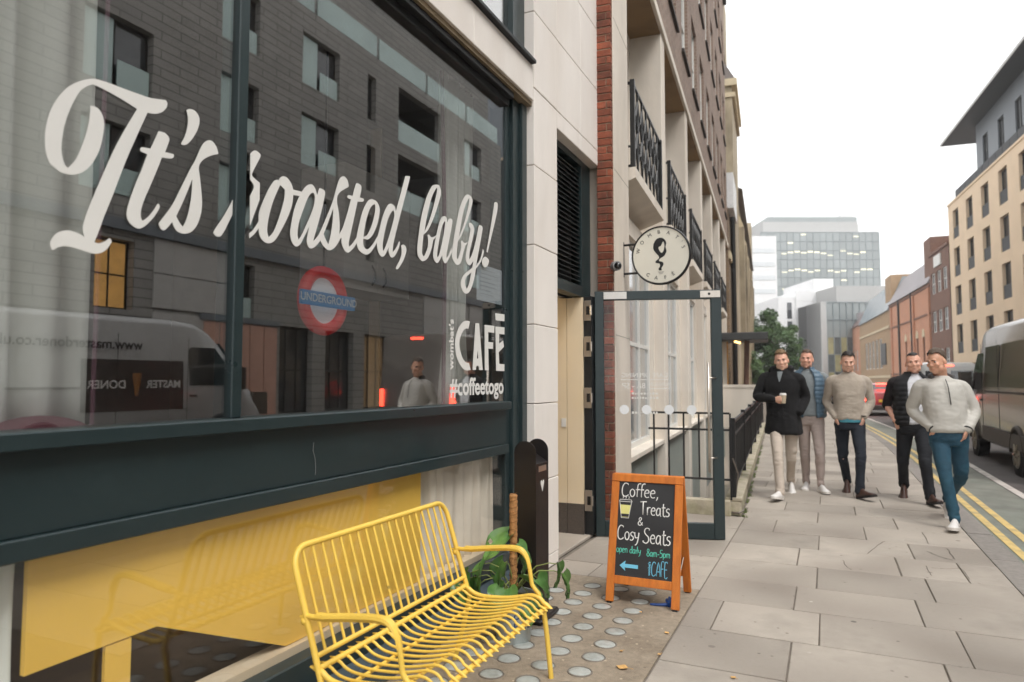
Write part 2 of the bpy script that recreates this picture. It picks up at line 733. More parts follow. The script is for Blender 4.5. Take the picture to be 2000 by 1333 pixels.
def flag_mesh(w, d, h=0.006):
    mb = MB()
    e = 0.004
    x, y = w / 2, d / 2
    mb.loft([[(-x, -y, -0.004), (x, -y, -0.004), (x, y, -0.004), (-x, y, -0.004)],
             [(-x, -y, h - 0.003), (x, -y, h - 0.003), (x, y, h - 0.003), (-x, y, h - 0.003)],
             [(-x + e, -y + e, h), (x - e, -y + e, h), (x - e, y - e, h), (-x + e, y - e, h)]])
    return mb.mesh('paver', M_paver)


FLAGS = {}


def flag(x0, x1, y0, y1):
    gap = 0.009
    w, d = x1 - x0 - gap, y1 - y0 - gap
    if w < 0.04:
        return
    key = (round(w, 2), round(d, 2))
    if key not in FLAGS:
        FLAGS[key] = flag_mesh(w, d)
    o = put('paver', FLAGS[key], pavement, ((x0 + x1) / 2 - bend(0, 0) + bend(0, (y0 + y1) / 2), (y0 + y1) / 2, random.uniform(-0.002, 0.0015)))
    o.rotation_euler = (random.uniform(-.003, .003), random.uniform(-.003, .003), random.uniform(-.003, .003))


rows = [2.48, 3.06, 3.63, 4.18, 4.75, 5.30, 5.90, 6.50, 7.10, 7.72]
while rows[-1] < 15.2:
    rows.append(rows[-1] + random.choice((0.52, 0.58, 0.61, 0.64)))
fixed = {3.06: [-.22, .50], 3.63: [-.22, .50], 4.18: [-.66, -.08, .635], 4.75: [-.235, .483], 5.30: [-.82, -.11, .607], 5.90: [-.26, .462, .89], 6.50: [-.82, -.11, .605]}
for i in range(len(rows) - 1):
    a, b = rows[i], rows[i + 1]
    if a < 4.2:
        left = -0.84
    elif a < 4.9:
        left = -0.84
    elif a < 7.7:
        left = -1.995
    else:
        left = -0.865 - 0.0612 * (a - 7.7)
    js = fixed.get(round(a, 2))
    if js is None:
        off = (0.0 if i % 2 else 0.36) + random.uniform(-.05, .05)
        js = []
        x = -0.84 + off
        while x < 0.95:
            js.append(x)
            x += random.choice((0.66, 0.72, 0.72, 0.80))
    js = [j for j in js if left + 0.12 < j < 1.06]
    if left < -1.5:
        js = [-1.46, -0.84] + [j for j in js if j > -0.7]
    ed = [left] + js + [1.162]
    for j in range(len(ed) - 1):
        flag(ed[j], ed[j + 1], a, b)
for ed in ([-1.995, -1.66], [-1.66, -1.2], [-1.2, -0.84]):
    flag(ed[0], ed[1], 4.93, 5.30)
# farther flags: too small to pick apart singly
mb = MB()
y = rows[-1]
k = 0
while y < 40:
    d = random.choice((0.54, 0.6, 0.64))
    xl, xr = bend(-0.80, y) if y > 20 else -0.865 - 0.0612 * (y - 7.7), bend(1.16, y)
    x = xl
    w = random.choice((0.3, 0.5, 0.72))
    while x < xr - 0.05:
        x1 = min(xr, x + w)
        if xr - x1 < 0.15:
            x1 = xr
        hz = random.uniform(0.001, 0.004)
        mb.box(x + .005, x1 - .005, y + .005, y + d - .005, -0.003, hz)
        x, w = x1, random.choice((0.6, 0.72, 0.8))
    y += d
tag(mb.build('far_pavers', M_paver, pavement), kind='stuff')

# kerb stones
kerb = MB()
kerb.box(1.17, 1.37, -6, -5.9, -0.15, -0.01)
kerb = tag(kerb.build('kerb', M_joint), kind='structure')
ks = {}
y = -2.0
while y < 26:
    L_ = random.choice((0.78, 0.92, 0.92, 1.05))
    if L_ not in ks:
        mb = MB()
        mb.prism([(0.0, -0.16), (0.0, 0.003), (0.004, 0.006), (0.196, 0.004), (0.214, -0.006), (0.226, -0.16)], 0.005, L_ - 0.005, 'y')
        ks[L_] = mb.mesh('kerb_stone', M_kerb)
    o = put('kerb_stone', ks[L_], kerb, (bend(1.165, y), y, random.uniform(-.002, .002)))
    o.rotation_euler = (0, 0, math.atan2(bend(0, y) - bend(0, y + L_), L_))
    y += L_
mb = MB()
while y < 160:
    a, b = y, y + 3
    mb.loft([[(bend(1.165, t), t, -0.16), (bend(1.165, t), t, 0.004), (bend(1.38, t), t, 0.0), (bend(1.39, t), t, -0.16)] for t in (a, b)])
    y += 3
mb.build('far_kerb_run', M_kerb, kerb)

# pavement-light slab with round glass lenses
slab = MB()
slab.box(-1.998, -0.846, 0.4, 4.925, -0.02, 0.004)
slab = tag(slab.build('pavement_light_slab', M_slab), kind='structure')
ring = MB()
ring.tube([(0.060 * math.cos(t * math.pi / 14), 0.060 * math.sin(t * math.pi / 14), 0.003) for t in range(28)], 0.005, 6, closed=True)
ring_me = ring.mesh('lens_ring', M_lens_ring, smooth=True)
ln = MB()
prof = [(0.057, -0.004), (0.056, 0.004), (0.047, 0.0065), (0.03, 0.008), (0.002, 0.0085)]
ln.loft([[(r * math.cos(t * math.pi / 14), r * math.sin(t * math.pi / 14), z) for t in range(28)] for r, z in prof])
lens_me = ln.mesh('glass_lens', M_lens, smooth=True)
for ix, x in enumerate((-1.75, -1.55, -1.35, -1.155)):
    for iy in range(14):
        yv = 4.71 - 0.2 * iy
        if yv < 1.9 or (ix == 0 and iy < 1):
            continue
        o = put('glass_lens', lens_me, slab, (x + random.uniform(-.006, .006), yv + random.uniform(-.006, .006), 0.001))
        o.rotation_euler = (random.uniform(-.02, .02), random.uniform(-.02, .02), random.uniform(0, 6))
        put('lens_ring', ring_me, o)

# cracks across some flags and a rim of weeds along the plinth
CRACKS = [[(0.782, 7.653), (0.78, 7.347), (0.779, 7.144)], [(0.273, 6.539), (0.347, 6.844), (0.431, 7.103)], [(0.071, 6.21), (0.095, 6.032), (0.126, 5.927)], [(0.735, 6.824), (0.788, 6.687), (0.881, 6.584)], [(0.898, 7.009), (0.894, 6.791), (0.9, 6.626)], [(0.661, 6.294), (0.664, 6.146), (0.666, 6.006)], [(0.882, 6.365), (0.901, 6.285), (0.901, 6.006)], [(0.695, 6.249), (0.798, 6.261), (0.924, 6.355)]]
M_crack = mat('crack_dirt', srgb(92, 84, 76), 0.95)
for line in CRACKS:
    mb = MB()
    pts = [Vector((x, y, 0.0072)) for x, y in line]
    fine = []
    for a, b in zip(pts, pts[1:]):
        for q in range(4):
            p = a.lerp(b, q / 4)
            fine.append(p + Vector((random.uniform(-.006, .006), random.uniform(-.006, .006), 0)))
    fine.append(pts[-1])
    for a, b in zip(fine, fine[1:]):
        d = (b - a).normalized()
        n_ = Vector((-d.y, d.x, 0)) * random.uniform(.002, .004)
        mb.quad(a - n_, b - n_, b + n_, a + n_)
    mb.build('crack', M_crack, pavement, fix=False)
mb = MB()
for _ in range(1500):
    t = random.random() ** 1.7
    y = 7.72 + t * 9
    x = -0.862 - 0.0612 * (y - 7.7) + abs(random.gauss(0, .018))
    if noise.noise(Vector((y * 2.2, 0, 0))) < -.05:
        continue
    h = random.uniform(.008, .035)
    a = random.uniform(0, 6.28)
    u = Vector((math.cos(a), math.sin(a), 0)) * .004
    p = Vector((x, y, .004))
    mb.quad(p - u, p + u, p + u * .2 + Vector((random.uniform(-.02, .02), random.uniform(-.02, .02), h)))
tag(mb.build('weeds', mat('weed_green', srgb(104, 118, 66), .8, var=.3, vscale=8), fix=False), 'low moss and weeds along the foot of the railing plinth', 'weeds', kind='stuff')

# window lettering, outlines in metres on the glass: (glyph, plane x, [[(y, z[, corner])...]])
LETTERS = [
    ('I', -2.119, [[(1.6423,2.4507,1),(1.583,2.4357),(1.542,2.4325),(1.4763,2.4291),(1.4164,2.4268),(1.3782,2.42),(1.3439,2.4007),(1.311,2.3735),(1.2857,2.3417),(1.2615,2.2964),(1.2464,2.2506),(1.2388,2.2038),(1.2385,2.1728),(1.2423,2.1388),(1.2539,2.1093),(1.2669,2.1002),(1.291,2.0892),(1.3238,2.0916),(1.3526,2.1066),(1.3759,2.1317),(1.3947,2.1649),(1.4099,2.2073),(1.4187,2.2625),(1.4188,2.2936),(1.4107,2.3169),(1.3957,2.3304),(1.372,2.3306,1),(1.372,2.3005),(1.3656,2.2515),(1.3516,2.1958),(1.3331,2.1441),(1.3099,2.1092,1),(1.2986,2.1179),(1.2886,2.1509),(1.2878,2.1844),(1.294,2.2383),(1.3094,2.2962),(1.3341,2.3562),(1.356,2.3846),(1.3765,2.4015,1),(1.4149,2.3998),(1.4777,2.3903),(1.5331,2.3776,1),(1.4915,2.2921),(1.454,2.2069),(1.4138,2.099),(1.3902,2.032),(1.3713,1.9743),(1.3626,1.9311),(1.3693,1.9038,1),(1.3508,1.9116),(1.3238,1.9153),(1.3021,1.9109),(1.2811,1.8967),(1.2672,1.8742),(1.2656,1.8608),(1.2703,1.8485),(1.2756,1.8461,1),(1.287,1.8559),(1.3082,1.8641),(1.3346,1.8644),(1.371,1.8595),(1.399,1.8567),(1.4225,1.8626),(1.4413,1.8764),(1.4553,1.8979),(1.4586,1.908),(1.4547,1.9144),(1.4497,1.9158,1),(1.4355,1.9025),(1.4166,1.8931),(1.4012,1.8937,1),(1.413,1.9274),(1.4302,1.9827),(1.4591,2.0657),(1.4956,2.1774),(1.529,2.2675),(1.5725,2.3794,1),(1.5987,2.3851),(1.6238,2.3981),(1.6433,2.4196),(1.6491,2.4401)]]),
    ('t', -2.119, [[(1.6175,2.3294,1),(1.6411,2.3315),(1.6566,2.323),(1.6604,2.3086),(1.6456,2.2628,1),(1.6762,2.2654),(1.682,2.2603),(1.6767,2.2508),(1.6658,2.246),(1.6334,2.2397,1),(1.6178,2.195),(1.5909,2.1247),(1.572,2.0765),(1.5602,2.0363),(1.5601,2.0102),(1.5666,1.9986,1),(1.5864,2.016),(1.6082,2.0455),(1.6221,2.0706),(1.6307,2.066),(1.629,2.056),(1.615,2.0299),(1.5951,2.0028),(1.5753,1.9817),(1.5555,1.9693),(1.5356,1.9716),(1.5155,1.9857),(1.508,2.006),(1.51,2.0302),(1.5203,2.0693),(1.5381,2.1238),(1.5583,2.1779),(1.5768,2.234,1),(1.5522,2.2367),(1.55,2.2426),(1.5537,2.2513),(1.5658,2.2542),(1.5884,2.2575,1)]]),
    ('apostrophe', -2.119, [[(1.7282,2.4456,1),(1.743,2.4555),(1.7643,2.4568),(1.7814,2.4446),(1.7869,2.4238),(1.7785,2.388),(1.756,2.3458),(1.7357,2.321),(1.7199,2.3119),(1.7106,2.3149),(1.7234,2.3431),(1.7338,2.3809),(1.736,2.4181)]]),
    ('s', -2.119, [[(1.8773,2.3272,1),(1.8689,2.3489),(1.8506,2.3662),(1.8305,2.366),(1.8112,2.3514),(1.795,2.3256),(1.7727,2.2716),(1.7526,2.2337),(1.7202,2.1646),(1.6844,2.0884),(1.6573,2.0452),(1.6307,2.0066),(1.6299,1.9969),(1.6378,1.9852),(1.6486,1.9826),(1.6613,1.9919),(1.6823,2.0196,1),(1.6895,2.0035),(1.7056,1.9892),(1.7352,1.9872),(1.7649,2.0011),(1.7877,2.03),(1.8031,2.072),(1.8078,2.116),(1.8025,2.1659),(1.7935,2.2208),(1.7892,2.2417),(1.7922,2.261),(1.8085,2.2844),(1.8399,2.3084)],[(1.762,2.1979,1),(1.7604,2.1389),(1.7508,2.0763),(1.7383,2.0336),(1.7264,2.0112,1),(1.7135,2.0223),(1.6982,2.0436,1),(1.7224,2.0976),(1.7458,2.1553)]]),
    ('r', -2.119, [[(2.015,2.3654,1),(2.0,2.3309),(1.995,2.298),(1.9997,2.2741),(1.954,2.1688),(1.9109,2.0915),(1.8671,2.0252),(1.8694,2.0108),(1.8859,2.0057),(1.9058,2.018),(1.9341,2.0692),(1.9666,2.1348),(1.9922,2.1938),(2.0165,2.2598,1)]]),
    ('r', -2.119, [[(2.0162,2.1888,1),(1.9861,2.1362),(1.9604,2.0841),(1.9574,2.0558),(1.9698,2.0275),(1.9976,2.0137),(2.0192,2.0215,1),(2.0195,2.0404,1),(2.0067,2.0394,1),(2.014,2.0612),(2.0184,2.0903,1)]]),
    ('r', -2.099, [[(2.0178,2.3682,1),(2.0316,2.3835),(2.0479,2.3902),(2.0689,2.3839),(2.0713,2.3717),(2.0535,2.3376),(2.034,2.3001),(2.0296,2.283),(2.043,2.274),(2.0723,2.2628,1),(2.0723,2.1924,1),(2.0548,2.15),(2.0244,2.0739,1),(2.0212,2.1956,1),(2.0382,2.2283),(2.0398,2.2414),(2.0334,2.2524),(2.0201,2.2615,1)]]),
    ('r', -2.099, [[(2.0213,2.0445,1),(2.041,2.0617),(2.0707,2.1043,1),(2.0715,2.0758,1),(2.0496,2.0476),(2.0219,2.0234,1)]]),
    ('o', -2.119, [[(2.0914,2.1477),(2.1152,2.2051),(2.1439,2.2614),(2.1736,2.3023),(2.1958,2.3116),(2.2026,2.3085,1),(2.2024,2.3184),(2.2224,2.3351),(2.2502,2.3349),(2.2743,2.3158),(2.2868,2.2933,1),(2.3449,2.2978,1),(2.3332,2.275,1),(2.2874,2.2694,1),(2.2814,2.2251),(2.2594,2.1689),(2.2197,2.0998),(2.1851,2.0498),(2.1504,2.0286),(2.1159,2.0335),(2.094,2.0582),(2.0906,2.1025)],[(2.2076,2.293,1),(2.2355,2.2801,1),(2.2321,2.2336),(2.2047,2.1501),(2.1752,2.0842),(2.1476,2.0542,1),(2.1381,2.0833),(2.1472,2.144),(2.1715,2.2188)]]),
    ('a', -2.119, [[(2.3912,2.344),(2.3615,2.3238),(2.3281,2.2768),(2.296,2.2103),(2.2767,2.1308),(2.273,2.0927),(2.2833,2.0607),(2.3076,2.0446),(2.3339,2.0563),(2.3575,2.0919),(2.3935,2.1517,1),(2.382,2.1072),(2.3778,2.0783),(2.3909,2.0562),(2.4112,2.0535),(2.4391,2.0702),(2.4672,2.0987,1),(2.4588,2.1186,1),(2.4206,2.0899,1),(2.4423,2.1511),(2.4717,2.2366),(2.4914,2.3067),(2.495,2.3368),(2.4798,2.3438),(2.4559,2.3442,1),(2.441,2.3068,1),(2.43,2.331),(2.4116,2.3458)],[(2.4074,2.3091),(2.4245,2.3027),(2.4239,2.265),(2.4046,2.2142),(2.3757,2.1585),(2.3472,2.1073),(2.326,2.0773,1),(2.3181,2.1016),(2.3264,2.155),(2.3541,2.2238),(2.3826,2.2834)]]),
    ('s', -2.119, [[(2.6672,2.4057,1),(2.6576,2.4357),(2.628,2.4467),(2.5996,2.4276),(2.5779,2.3804),(2.5516,2.3067),(2.5148,2.2318),(2.4585,2.1293),(2.4231,2.0904,1),(2.4441,2.0765,1),(2.4671,2.1022,1),(2.4862,2.0806),(2.5188,2.0665),(2.5406,2.0685),(2.5734,2.089),(2.6064,2.1286,1),(2.6029,2.1579,1),(2.6035,2.2066),(2.5947,2.2647),(2.5824,2.3067),(2.5846,2.3372),(2.6067,2.3653)],[(2.5552,2.2723,1),(2.5512,2.203),(2.539,2.1379),(2.5236,2.0929,1),(2.5069,2.1098),(2.4902,2.1356,1),(2.5159,2.1881)]]),
    ('t', -2.119, [[(2.7268,2.4397,1),(2.7546,2.4404),(2.7687,2.4264),(2.756,2.374,1),(2.7842,2.375),(2.7894,2.3684),(2.7783,2.3578),(2.738,2.3488,1),(2.7152,2.2689),(2.6871,2.1745),(2.6733,2.1298),(2.6779,2.1097,1),(2.7002,2.1272),(2.7327,2.1641,1),(2.7393,2.1421,1),(2.7126,2.1102),(2.6714,2.0793),(2.642,2.0863),(2.6211,2.1126),(2.6187,2.1422,1),(2.6007,2.1275,1),(2.5947,2.145,1),(2.6279,2.1967),(2.6612,2.276),(2.6864,2.3471,1),(2.6596,2.3482),(2.6593,2.3577),(2.671,2.3645),(2.6979,2.3673,1),(2.7122,2.4078)]]),
    ('e', -2.119, [[(2.8515,2.3883),(2.8194,2.3677),(2.7824,2.3114),(2.7587,2.2472),(2.7385,2.1808),(2.7363,2.1416),(2.7555,2.1062),(2.8122,2.0933),(2.8569,2.1161),(2.9053,2.173,1),(2.9081,2.206,1),(2.8756,2.1635),(2.8372,2.1285),(2.8117,2.122),(2.7923,2.1363),(2.7885,2.1709,1),(2.8298,2.1749),(2.8682,2.2063),(2.9068,2.2707),(2.9257,2.3401),(2.9183,2.3711),(2.8911,2.3891)],[(2.8815,2.3685),(2.8856,2.331),(2.8606,2.2569),(2.8229,2.1974),(2.7914,2.1813,1),(2.797,2.2159),(2.8148,2.2791),(2.8459,2.342)]]),
    ('d', -2.119, [[(3.0219,2.4061),(2.9871,2.3791),(2.9534,2.3217),(2.9274,2.2506),(2.9051,2.1851),(2.9093,2.1414),(2.9301,2.1125),(2.954,2.1063),(2.9779,2.1206),(3.012,2.1679,1),(3.009,2.1425),(3.0271,2.1185),(3.045,2.1173),(3.07,2.132),(3.1058,2.1805),(3.1141,2.2119),(3.1066,2.2169,1),(3.0837,2.1808),(3.0516,2.1478,1),(3.0478,2.1618),(3.0612,2.2189),(3.1246,2.3855),(3.2039,2.5882),(3.1936,2.603),(3.1628,2.5967,1),(3.073,2.3737,1),(3.0616,2.4008)],[(3.044,2.3734),(3.0587,2.3577),(3.0556,2.3317),(3.0247,2.2537),(2.9907,2.1807),(2.9638,2.1367,1),(2.955,2.1659),(2.9689,2.2302),(3.0022,2.32)]]),
    ('comma', -2.119, [[(3.1278,2.1973,1),(3.1502,2.2057),(3.1731,2.1969),(3.1774,2.1717),(3.1516,2.12),(3.1076,2.0704),(3.0894,2.06),(3.0784,2.0659),(3.1143,2.1139),(3.1322,2.1553)]]),
    ('b', -2.119, [[(3.4844,2.6324),(3.4373,2.6049),(3.3768,2.5148),(3.3284,2.3946),(3.3006,2.2811),(3.29,2.2096),(3.2974,2.1682),(3.332,2.1471),(3.3568,2.1473),(3.4019,2.172),(3.4422,2.2311),(3.4623,2.2902,1),(3.5256,2.3417,1),(3.4517,2.3049),(3.4153,2.3144),(3.398,2.3082,1),(3.4055,2.2795),(3.401,2.2348),(3.3713,2.186),(3.3564,2.1754,1),(3.3413,2.1917),(3.3454,2.2465),(3.3546,2.3024,1),(3.4097,2.3463),(3.4814,2.4505),(3.5391,2.5659),(3.5496,2.6085),(3.5274,2.637)],[(3.4953,2.6144),(3.501,2.5904),(3.4598,2.4848),(3.4092,2.3847),(3.3644,2.3207,1),(3.3884,2.4077),(3.4382,2.5354)]]),
    ('a', -2.119, [[(3.5899,2.4645),(3.557,2.4447),(3.525,2.3924),(3.4887,2.2952),(3.4654,2.213),(3.4743,2.1756),(3.5117,2.1604),(3.5437,2.1869),(3.5706,2.2197,1),(3.5765,2.1923),(3.6044,2.1728),(3.6378,2.1965),(3.6886,2.2572,1),(3.6826,2.2852,1),(3.6488,2.2329),(3.6208,2.2081,1),(3.626,2.2463),(3.6701,2.3761),(3.6924,2.4509),(3.6807,2.466),(3.6463,2.4614,1),(3.6296,2.4317,1),(3.618,2.461)],[(3.5958,2.4331),(3.6017,2.4085),(3.5697,2.2992),(3.5326,2.2133),(3.5113,2.1957,1),(3.516,2.2442),(3.5578,2.3765)]]),
    ('b', -2.119, [[(3.8969,2.6758),(3.8469,2.648),(3.7863,2.5609),(3.7395,2.4373),(3.7054,2.3245),(3.6887,2.2513),(3.7007,2.2125),(3.7538,2.1869),(3.8016,2.2111),(3.8376,2.2829),(3.862,2.3295,1),(3.8994,2.3607,1),(3.8495,2.3453),(3.8186,2.3546),(3.8004,2.3482,1),(3.8068,2.3075),(3.7772,2.2428),(3.7594,2.2221,1),(3.7473,2.2496),(3.7643,2.3414,1),(3.8122,2.3924),(3.8982,2.5195),(3.955,2.6313),(3.9483,2.667)],[(3.9098,2.6544),(3.8976,2.5869),(3.8361,2.4575),(3.776,2.3674,1),(3.7995,2.4499),(3.8475,2.5752)]]),
    ('y', -2.119, [[(3.9111,2.4886),(3.9496,2.4936),(3.9823,2.4632),(3.9632,2.3974),(3.9252,2.3103),(3.913,2.2471,1),(3.9511,2.2841),(4.0026,2.38),(4.0484,2.4956),(4.0754,2.5076),(4.1028,2.5006),(4.0961,2.461),(4.0298,2.2724),(4.0102,2.2194,1),(4.07,2.2727),(4.1105,2.3524,1),(4.1244,2.3325),(4.0836,2.2623),(4.0104,2.2008,1),(3.9782,2.1157),(3.9273,2.0419),(3.8771,2.0177),(3.8276,2.0298),(3.8029,2.0744),(3.8389,2.133),(3.9582,2.1991,1),(3.9708,2.2442),(3.9387,2.2176),(3.9069,2.2096),(3.869,2.2339),(3.8724,2.2829),(3.9119,2.3875),(3.9305,2.4526),(3.9113,2.4671)],[(3.9455,2.1665,1),(3.9142,2.0889),(3.8831,2.0486,1),(3.8579,2.0815),(3.8762,2.1262)]]),
    ('exclamation', -2.119, [[(4.287,2.7141),(4.3242,2.7264),(4.3393,2.7099),(4.3244,2.6463),(4.2512,2.4853),(4.1802,2.3389,1),(4.1633,2.3425,1),(4.2222,2.5122),(4.2725,2.6676)]]),
    ('exclamation', -2.119, [[(4.1108,2.2857),(4.1523,2.3053),(4.2017,2.2909),(4.1877,2.2532),(4.1457,2.2307),(4.1083,2.2409),(4.0972,2.2645)]]),
    ('C', -2.119, [[(3.9283,1.8399,1),(3.8834,1.8421),(3.8251,1.8247),(3.7684,1.7762),(3.7363,1.7096),(3.735,1.659),(3.756,1.6001),(3.8036,1.5506),(3.8665,1.5213),(3.9408,1.5239,1),(3.9154,1.5695,1),(3.8758,1.5709),(3.827,1.6024),(3.7931,1.6616),(3.7926,1.7127),(3.8256,1.7614),(3.8642,1.7875),(3.9087,1.7916,1)]]),
    ('A', -2.119, [[(4.0049,1.8363,1),(4.0573,1.8379,1),(4.1126,1.525,1),(4.0592,1.5256,1),(4.0538,1.546),(4.038,1.553),(4.0173,1.5453),(4.0143,1.525,1),(3.966,1.5242,1)],[(4.0374,1.6578,1),(4.0482,1.6021,1),(4.0273,1.6014,1)]]),
    ('F', -2.119, [[(4.138,1.8341,1),(4.2899,1.8378,1),(4.2843,1.7885,1),(4.1935,1.7877,1),(4.1938,1.7197,1),(4.2696,1.7211,1),(4.2675,1.675,1),(4.194,1.6744,1),(4.2002,1.5247,1),(4.1429,1.5249,1)]]),
    ('E', -2.119, [[(4.3074,1.8349,1),(4.4634,1.8399,1),(4.4598,1.7876,1),(4.3665,1.787,1),(4.3666,1.7157,1),(4.4329,1.7427,1),(4.4476,1.6986,1),(4.3609,1.6556,1),(4.3706,1.5729,1),(4.47,1.5725,1),(4.47,1.5223,1),(4.32,1.5229,1)],[(4.3036,1.9292,1),(4.4608,1.9339,1),(4.4609,1.8833,1),(4.3107,1.8796,1)]]),
]

# ------------------------------------------------------------------ cafe building (left)
M_stone = mat('cream_stone', srgb(238, 231, 224), 0.75, var=0.04, vscale=3, bump=0.12, bscale=30, rnd=0.025, tint=srgb(214, 202, 190), tfac=0.5, tscale=1.6, stretch=(1, 1, 0.35), spec=0.35)
M_stone_dark = mat('brown_soffit', srgb(132, 116, 92), 0.85, var=0.2, vscale=6)  # browner and darker than the cladding, for the strip under the fascia
M_teal = mat('teal_frame_paint', srgb(36, 50, 52), 0.33, var=0.08, vscale=5, bump=0.05, bscale=200, spec=0.5, rvar=0.06)
M_teal_dark = mat('dark_gasket', srgb(20, 22, 24), 0.5, var=0.1)
M_glass = glassmat('shop_glass', 0.25, ripple=0.02, rscale=1.6)
M_glass_low = glassmat('lower_shop_glass', 0.06, ripple=0.02, rscale=1.6)
M_glass_door = glassmat('door_glass', 0.02)
M_vinyl = mat('white_vinyl', srgb(226, 224, 219), 0.6, var=0.03, vscale=3)
M_louvre = mat('louvre_paint', srgb(52, 58, 58), 0.45, var=0.1, vscale=6)
M_cream = mat('cream_panel', srgb(232, 214, 184), 0.6, var=0.05, vscale=3, tint=srgb(200, 176, 132), tfac=0.4)
M_granite = mat('dark_granite', srgb(84, 76, 70), 0.5, var=0.35, vscale=120)
M_chrome = mat('brushed_steel', srgb(200, 192, 182), 0.32, metal=0.9, var=0.08, vscale=20)
M_black = mat('black_metal', srgb(16, 15, 15), 0.42, var=0.12, vscale=8, spec=0.5)

shop = thing('cafe_building', 'cream stone cafe building with teal framed shop window and big white lettering', 'building', (-2.0, 2.5, 0))


def sp(o):
    """parent to the shop without moving"""
    o.parent = shop
    o.matrix_parent_inverse = Matrix.Translation((2.0, -2.5, 0))
    return o


def sbox(name, m, *a, b=0.0, par=None):
    o = MB().box(*a, b=b).build(name, m)
    if par is None:
        sp(o)
    else:
        o.parent = par
    return o


# stone cladding panels, each with its own joint
jz = [0.0, 0.10, 0.69, 1.28, 1.88, 2.49, 3.105, 3.71, 4.32, 4.94, 5.55, 6.16, 6.77, 7.4, 8.0]
for i in range(len(jz) - 1):
    sbox('stone_panel', M_stone, -2.45, -2.0 + (0.0015 if i % 2 else 0), 4.735, 5.222, jz[i] + .003, jz[i + 1] - .003, b=0.004)
for i in range(6, len(jz) - 1):
    for a, b in ((5.225, 5.83), (5.836, 6.40)):
        z0 = 3.56 if i == 6 else jz[i] + .002
        sbox('stone_panel', M_stone, -2.3, -2.001, a, b, z0, jz[i + 1] - .002, b=0.004)
# fascia above the window
for k in range(7):
    a = -2.1 + k * 0.975
    sbox('stone_panel', M_stone, -2.35, -2.0, a + .0015, min(a + .9735, 4.731), 3.60, 3.872, b=0.004)
sbox('soffit_trim', M_stone_dark, -2.14, -2.02, -2.1, 4.733, 3.565, 3.599)
sbox('window_ledge', M_teal_dark, -2.2, -1.965, -2.1, 4.70, 3.875, 3.905, b=0.004)
for i in range(9, len(jz) - 1):
    sbox('stone_panel', M_stone, -2.36, -2.02, -2.1, 4.731, jz[i] + 1.2, jz[i + 1] + 1.198, b=0.004)
# body of the building behind the cladding
mb = MB()
mb.box(-9, -7.6, -3, 9.2, 0, 9)
mb.box(-7.6, -2.5, -3, 9.2, 3.72, 3.9)
mb.box(-7.6, -2.46, -3, -2.2, 0, 3.72)
mb.box(-7.6, -2.4, -3, 6.38, 5.9, 9)
sp(mb.build('masonry_core', mat('core_plaster', srgb(96, 94, 92), 0.9, var=0.1)))

# upper window
up = sp(MB().box(-2.16, -2.08, 4.52, 4.73, 3.91, 6.1).box(-2.16, -2.08, -2.1, 4.52, 3.91, 3.99).box(-2.16, -2.08, -2.1, 4.52, 6.0, 6.1)
        .box(-2.15, -2.09, 2.9, 2.96, 3.99, 6.0).box(-2.15, -2.09, 1.0, 1.06, 3.99, 6.0).build('upper_window_frame', M_teal))
for a, b in ((-2.1, 1.0), (1.06, 2.9), (2.96, 4.52)):
    sbox('pane', M_glass, -2.128, -2.124, a, b, 3.99, 6.0, par=up)
M_curtain = mat('grey_curtain', srgb(226, 230, 222), 0.9, var=0.05, vscale=3, sheen=0.2)
M_wallint = mat('interior_plaster', srgb(110, 106, 102), 0.9, var=0.1)
sbox('upper_blind', M_curtain, -2.42, -2.40, -2.1, 4.72, 3.92, 5.89)

# shop window frame
fr = MB()
fr.box(-2.2, -2.10, 1.953, 2.005, 1.306, 3.47, b=0.004)
mull = sp(fr.build('mullion', M_teal))
sbox('mullion', M_teal, -2.2, -2.10, -0.2, -0.15, 1.306, 3.47, b=0.004)
sbox('sill_rail', M_teal, -2.22, -2.058, -2.1, 4.452, 1.252, 1.306, b=0.005)
sbox('spandrel_panel', M_teal, -2.2, -2.106, -2.1, 4.452, 1.006, 1.252)
sbox('lower_rail', M_teal, -2.2, -2.082, -2.1, 4.452, 0.938, 1.003, b=0.004)
sbox('bottom_rail', M_teal, -2.24, -2.06, -2.1, 4.452, 0.135, 0.262, b=0.006)
sbox('plinth_board', mat('slate_plinth', srgb(74, 86, 92), 0.6, var=0.15, vscale=8), -2.22, -1.965, -2.1, 4.73, 0.004, 0.132, b=0.006)
sbox('head_rail', M_teal_dark, -2.22, -2.085, -2.1, 4.452, 3.47, 3.565, b=0.004)
sbox('head_rail', M_teal_dark, -2.22, -2.04, -2.1, 4.452, 3.52, 3.564, b=0.004)
jamb = sp(MB().box(-2.24, -2.112, 4.455, 4.53, 0.135, 3.565, b=0.003).box(-2.24, -2.085, 4.532, 4.64, 0.135, 3.565, b=0.004).box(-2.24, -2.06, 4.642, 4.732, 0.135, 3.565, b=0.004).build('window_jamb', M_teal))
for a, b in ((-2.1, -0.2), (-0.15, 1.955), (2.003, 4.456)):
    sbox('window_pane', M_glass, -2.128, -2.122, a, b, 1.30, 3.475)
    if a > 1:
        sbox('lower_pane', M_glass_low, -2.132, -2.126, -2.1, 4.456, 0.26, 0.94)
mb = MB()
for pts in ([(0.62, 1.0), (0.7, 1.16), (0.74, 1.22)],):
    pass
# a dried drip and a scratch on the spandrel, pale limescale
mb.tube([(-2.1035, 2.43, 1.175), (-2.1032, 2.425, 1.14), (-2.1035, 2.44, 1.105), (-2.1032, 2.445, 1.06), (-2.1034, 2.443, 1.03)], 0.0016, 5)
sp(mb.build('drip_mark', mat('limescale', srgb(120, 122, 122), 0.8)))

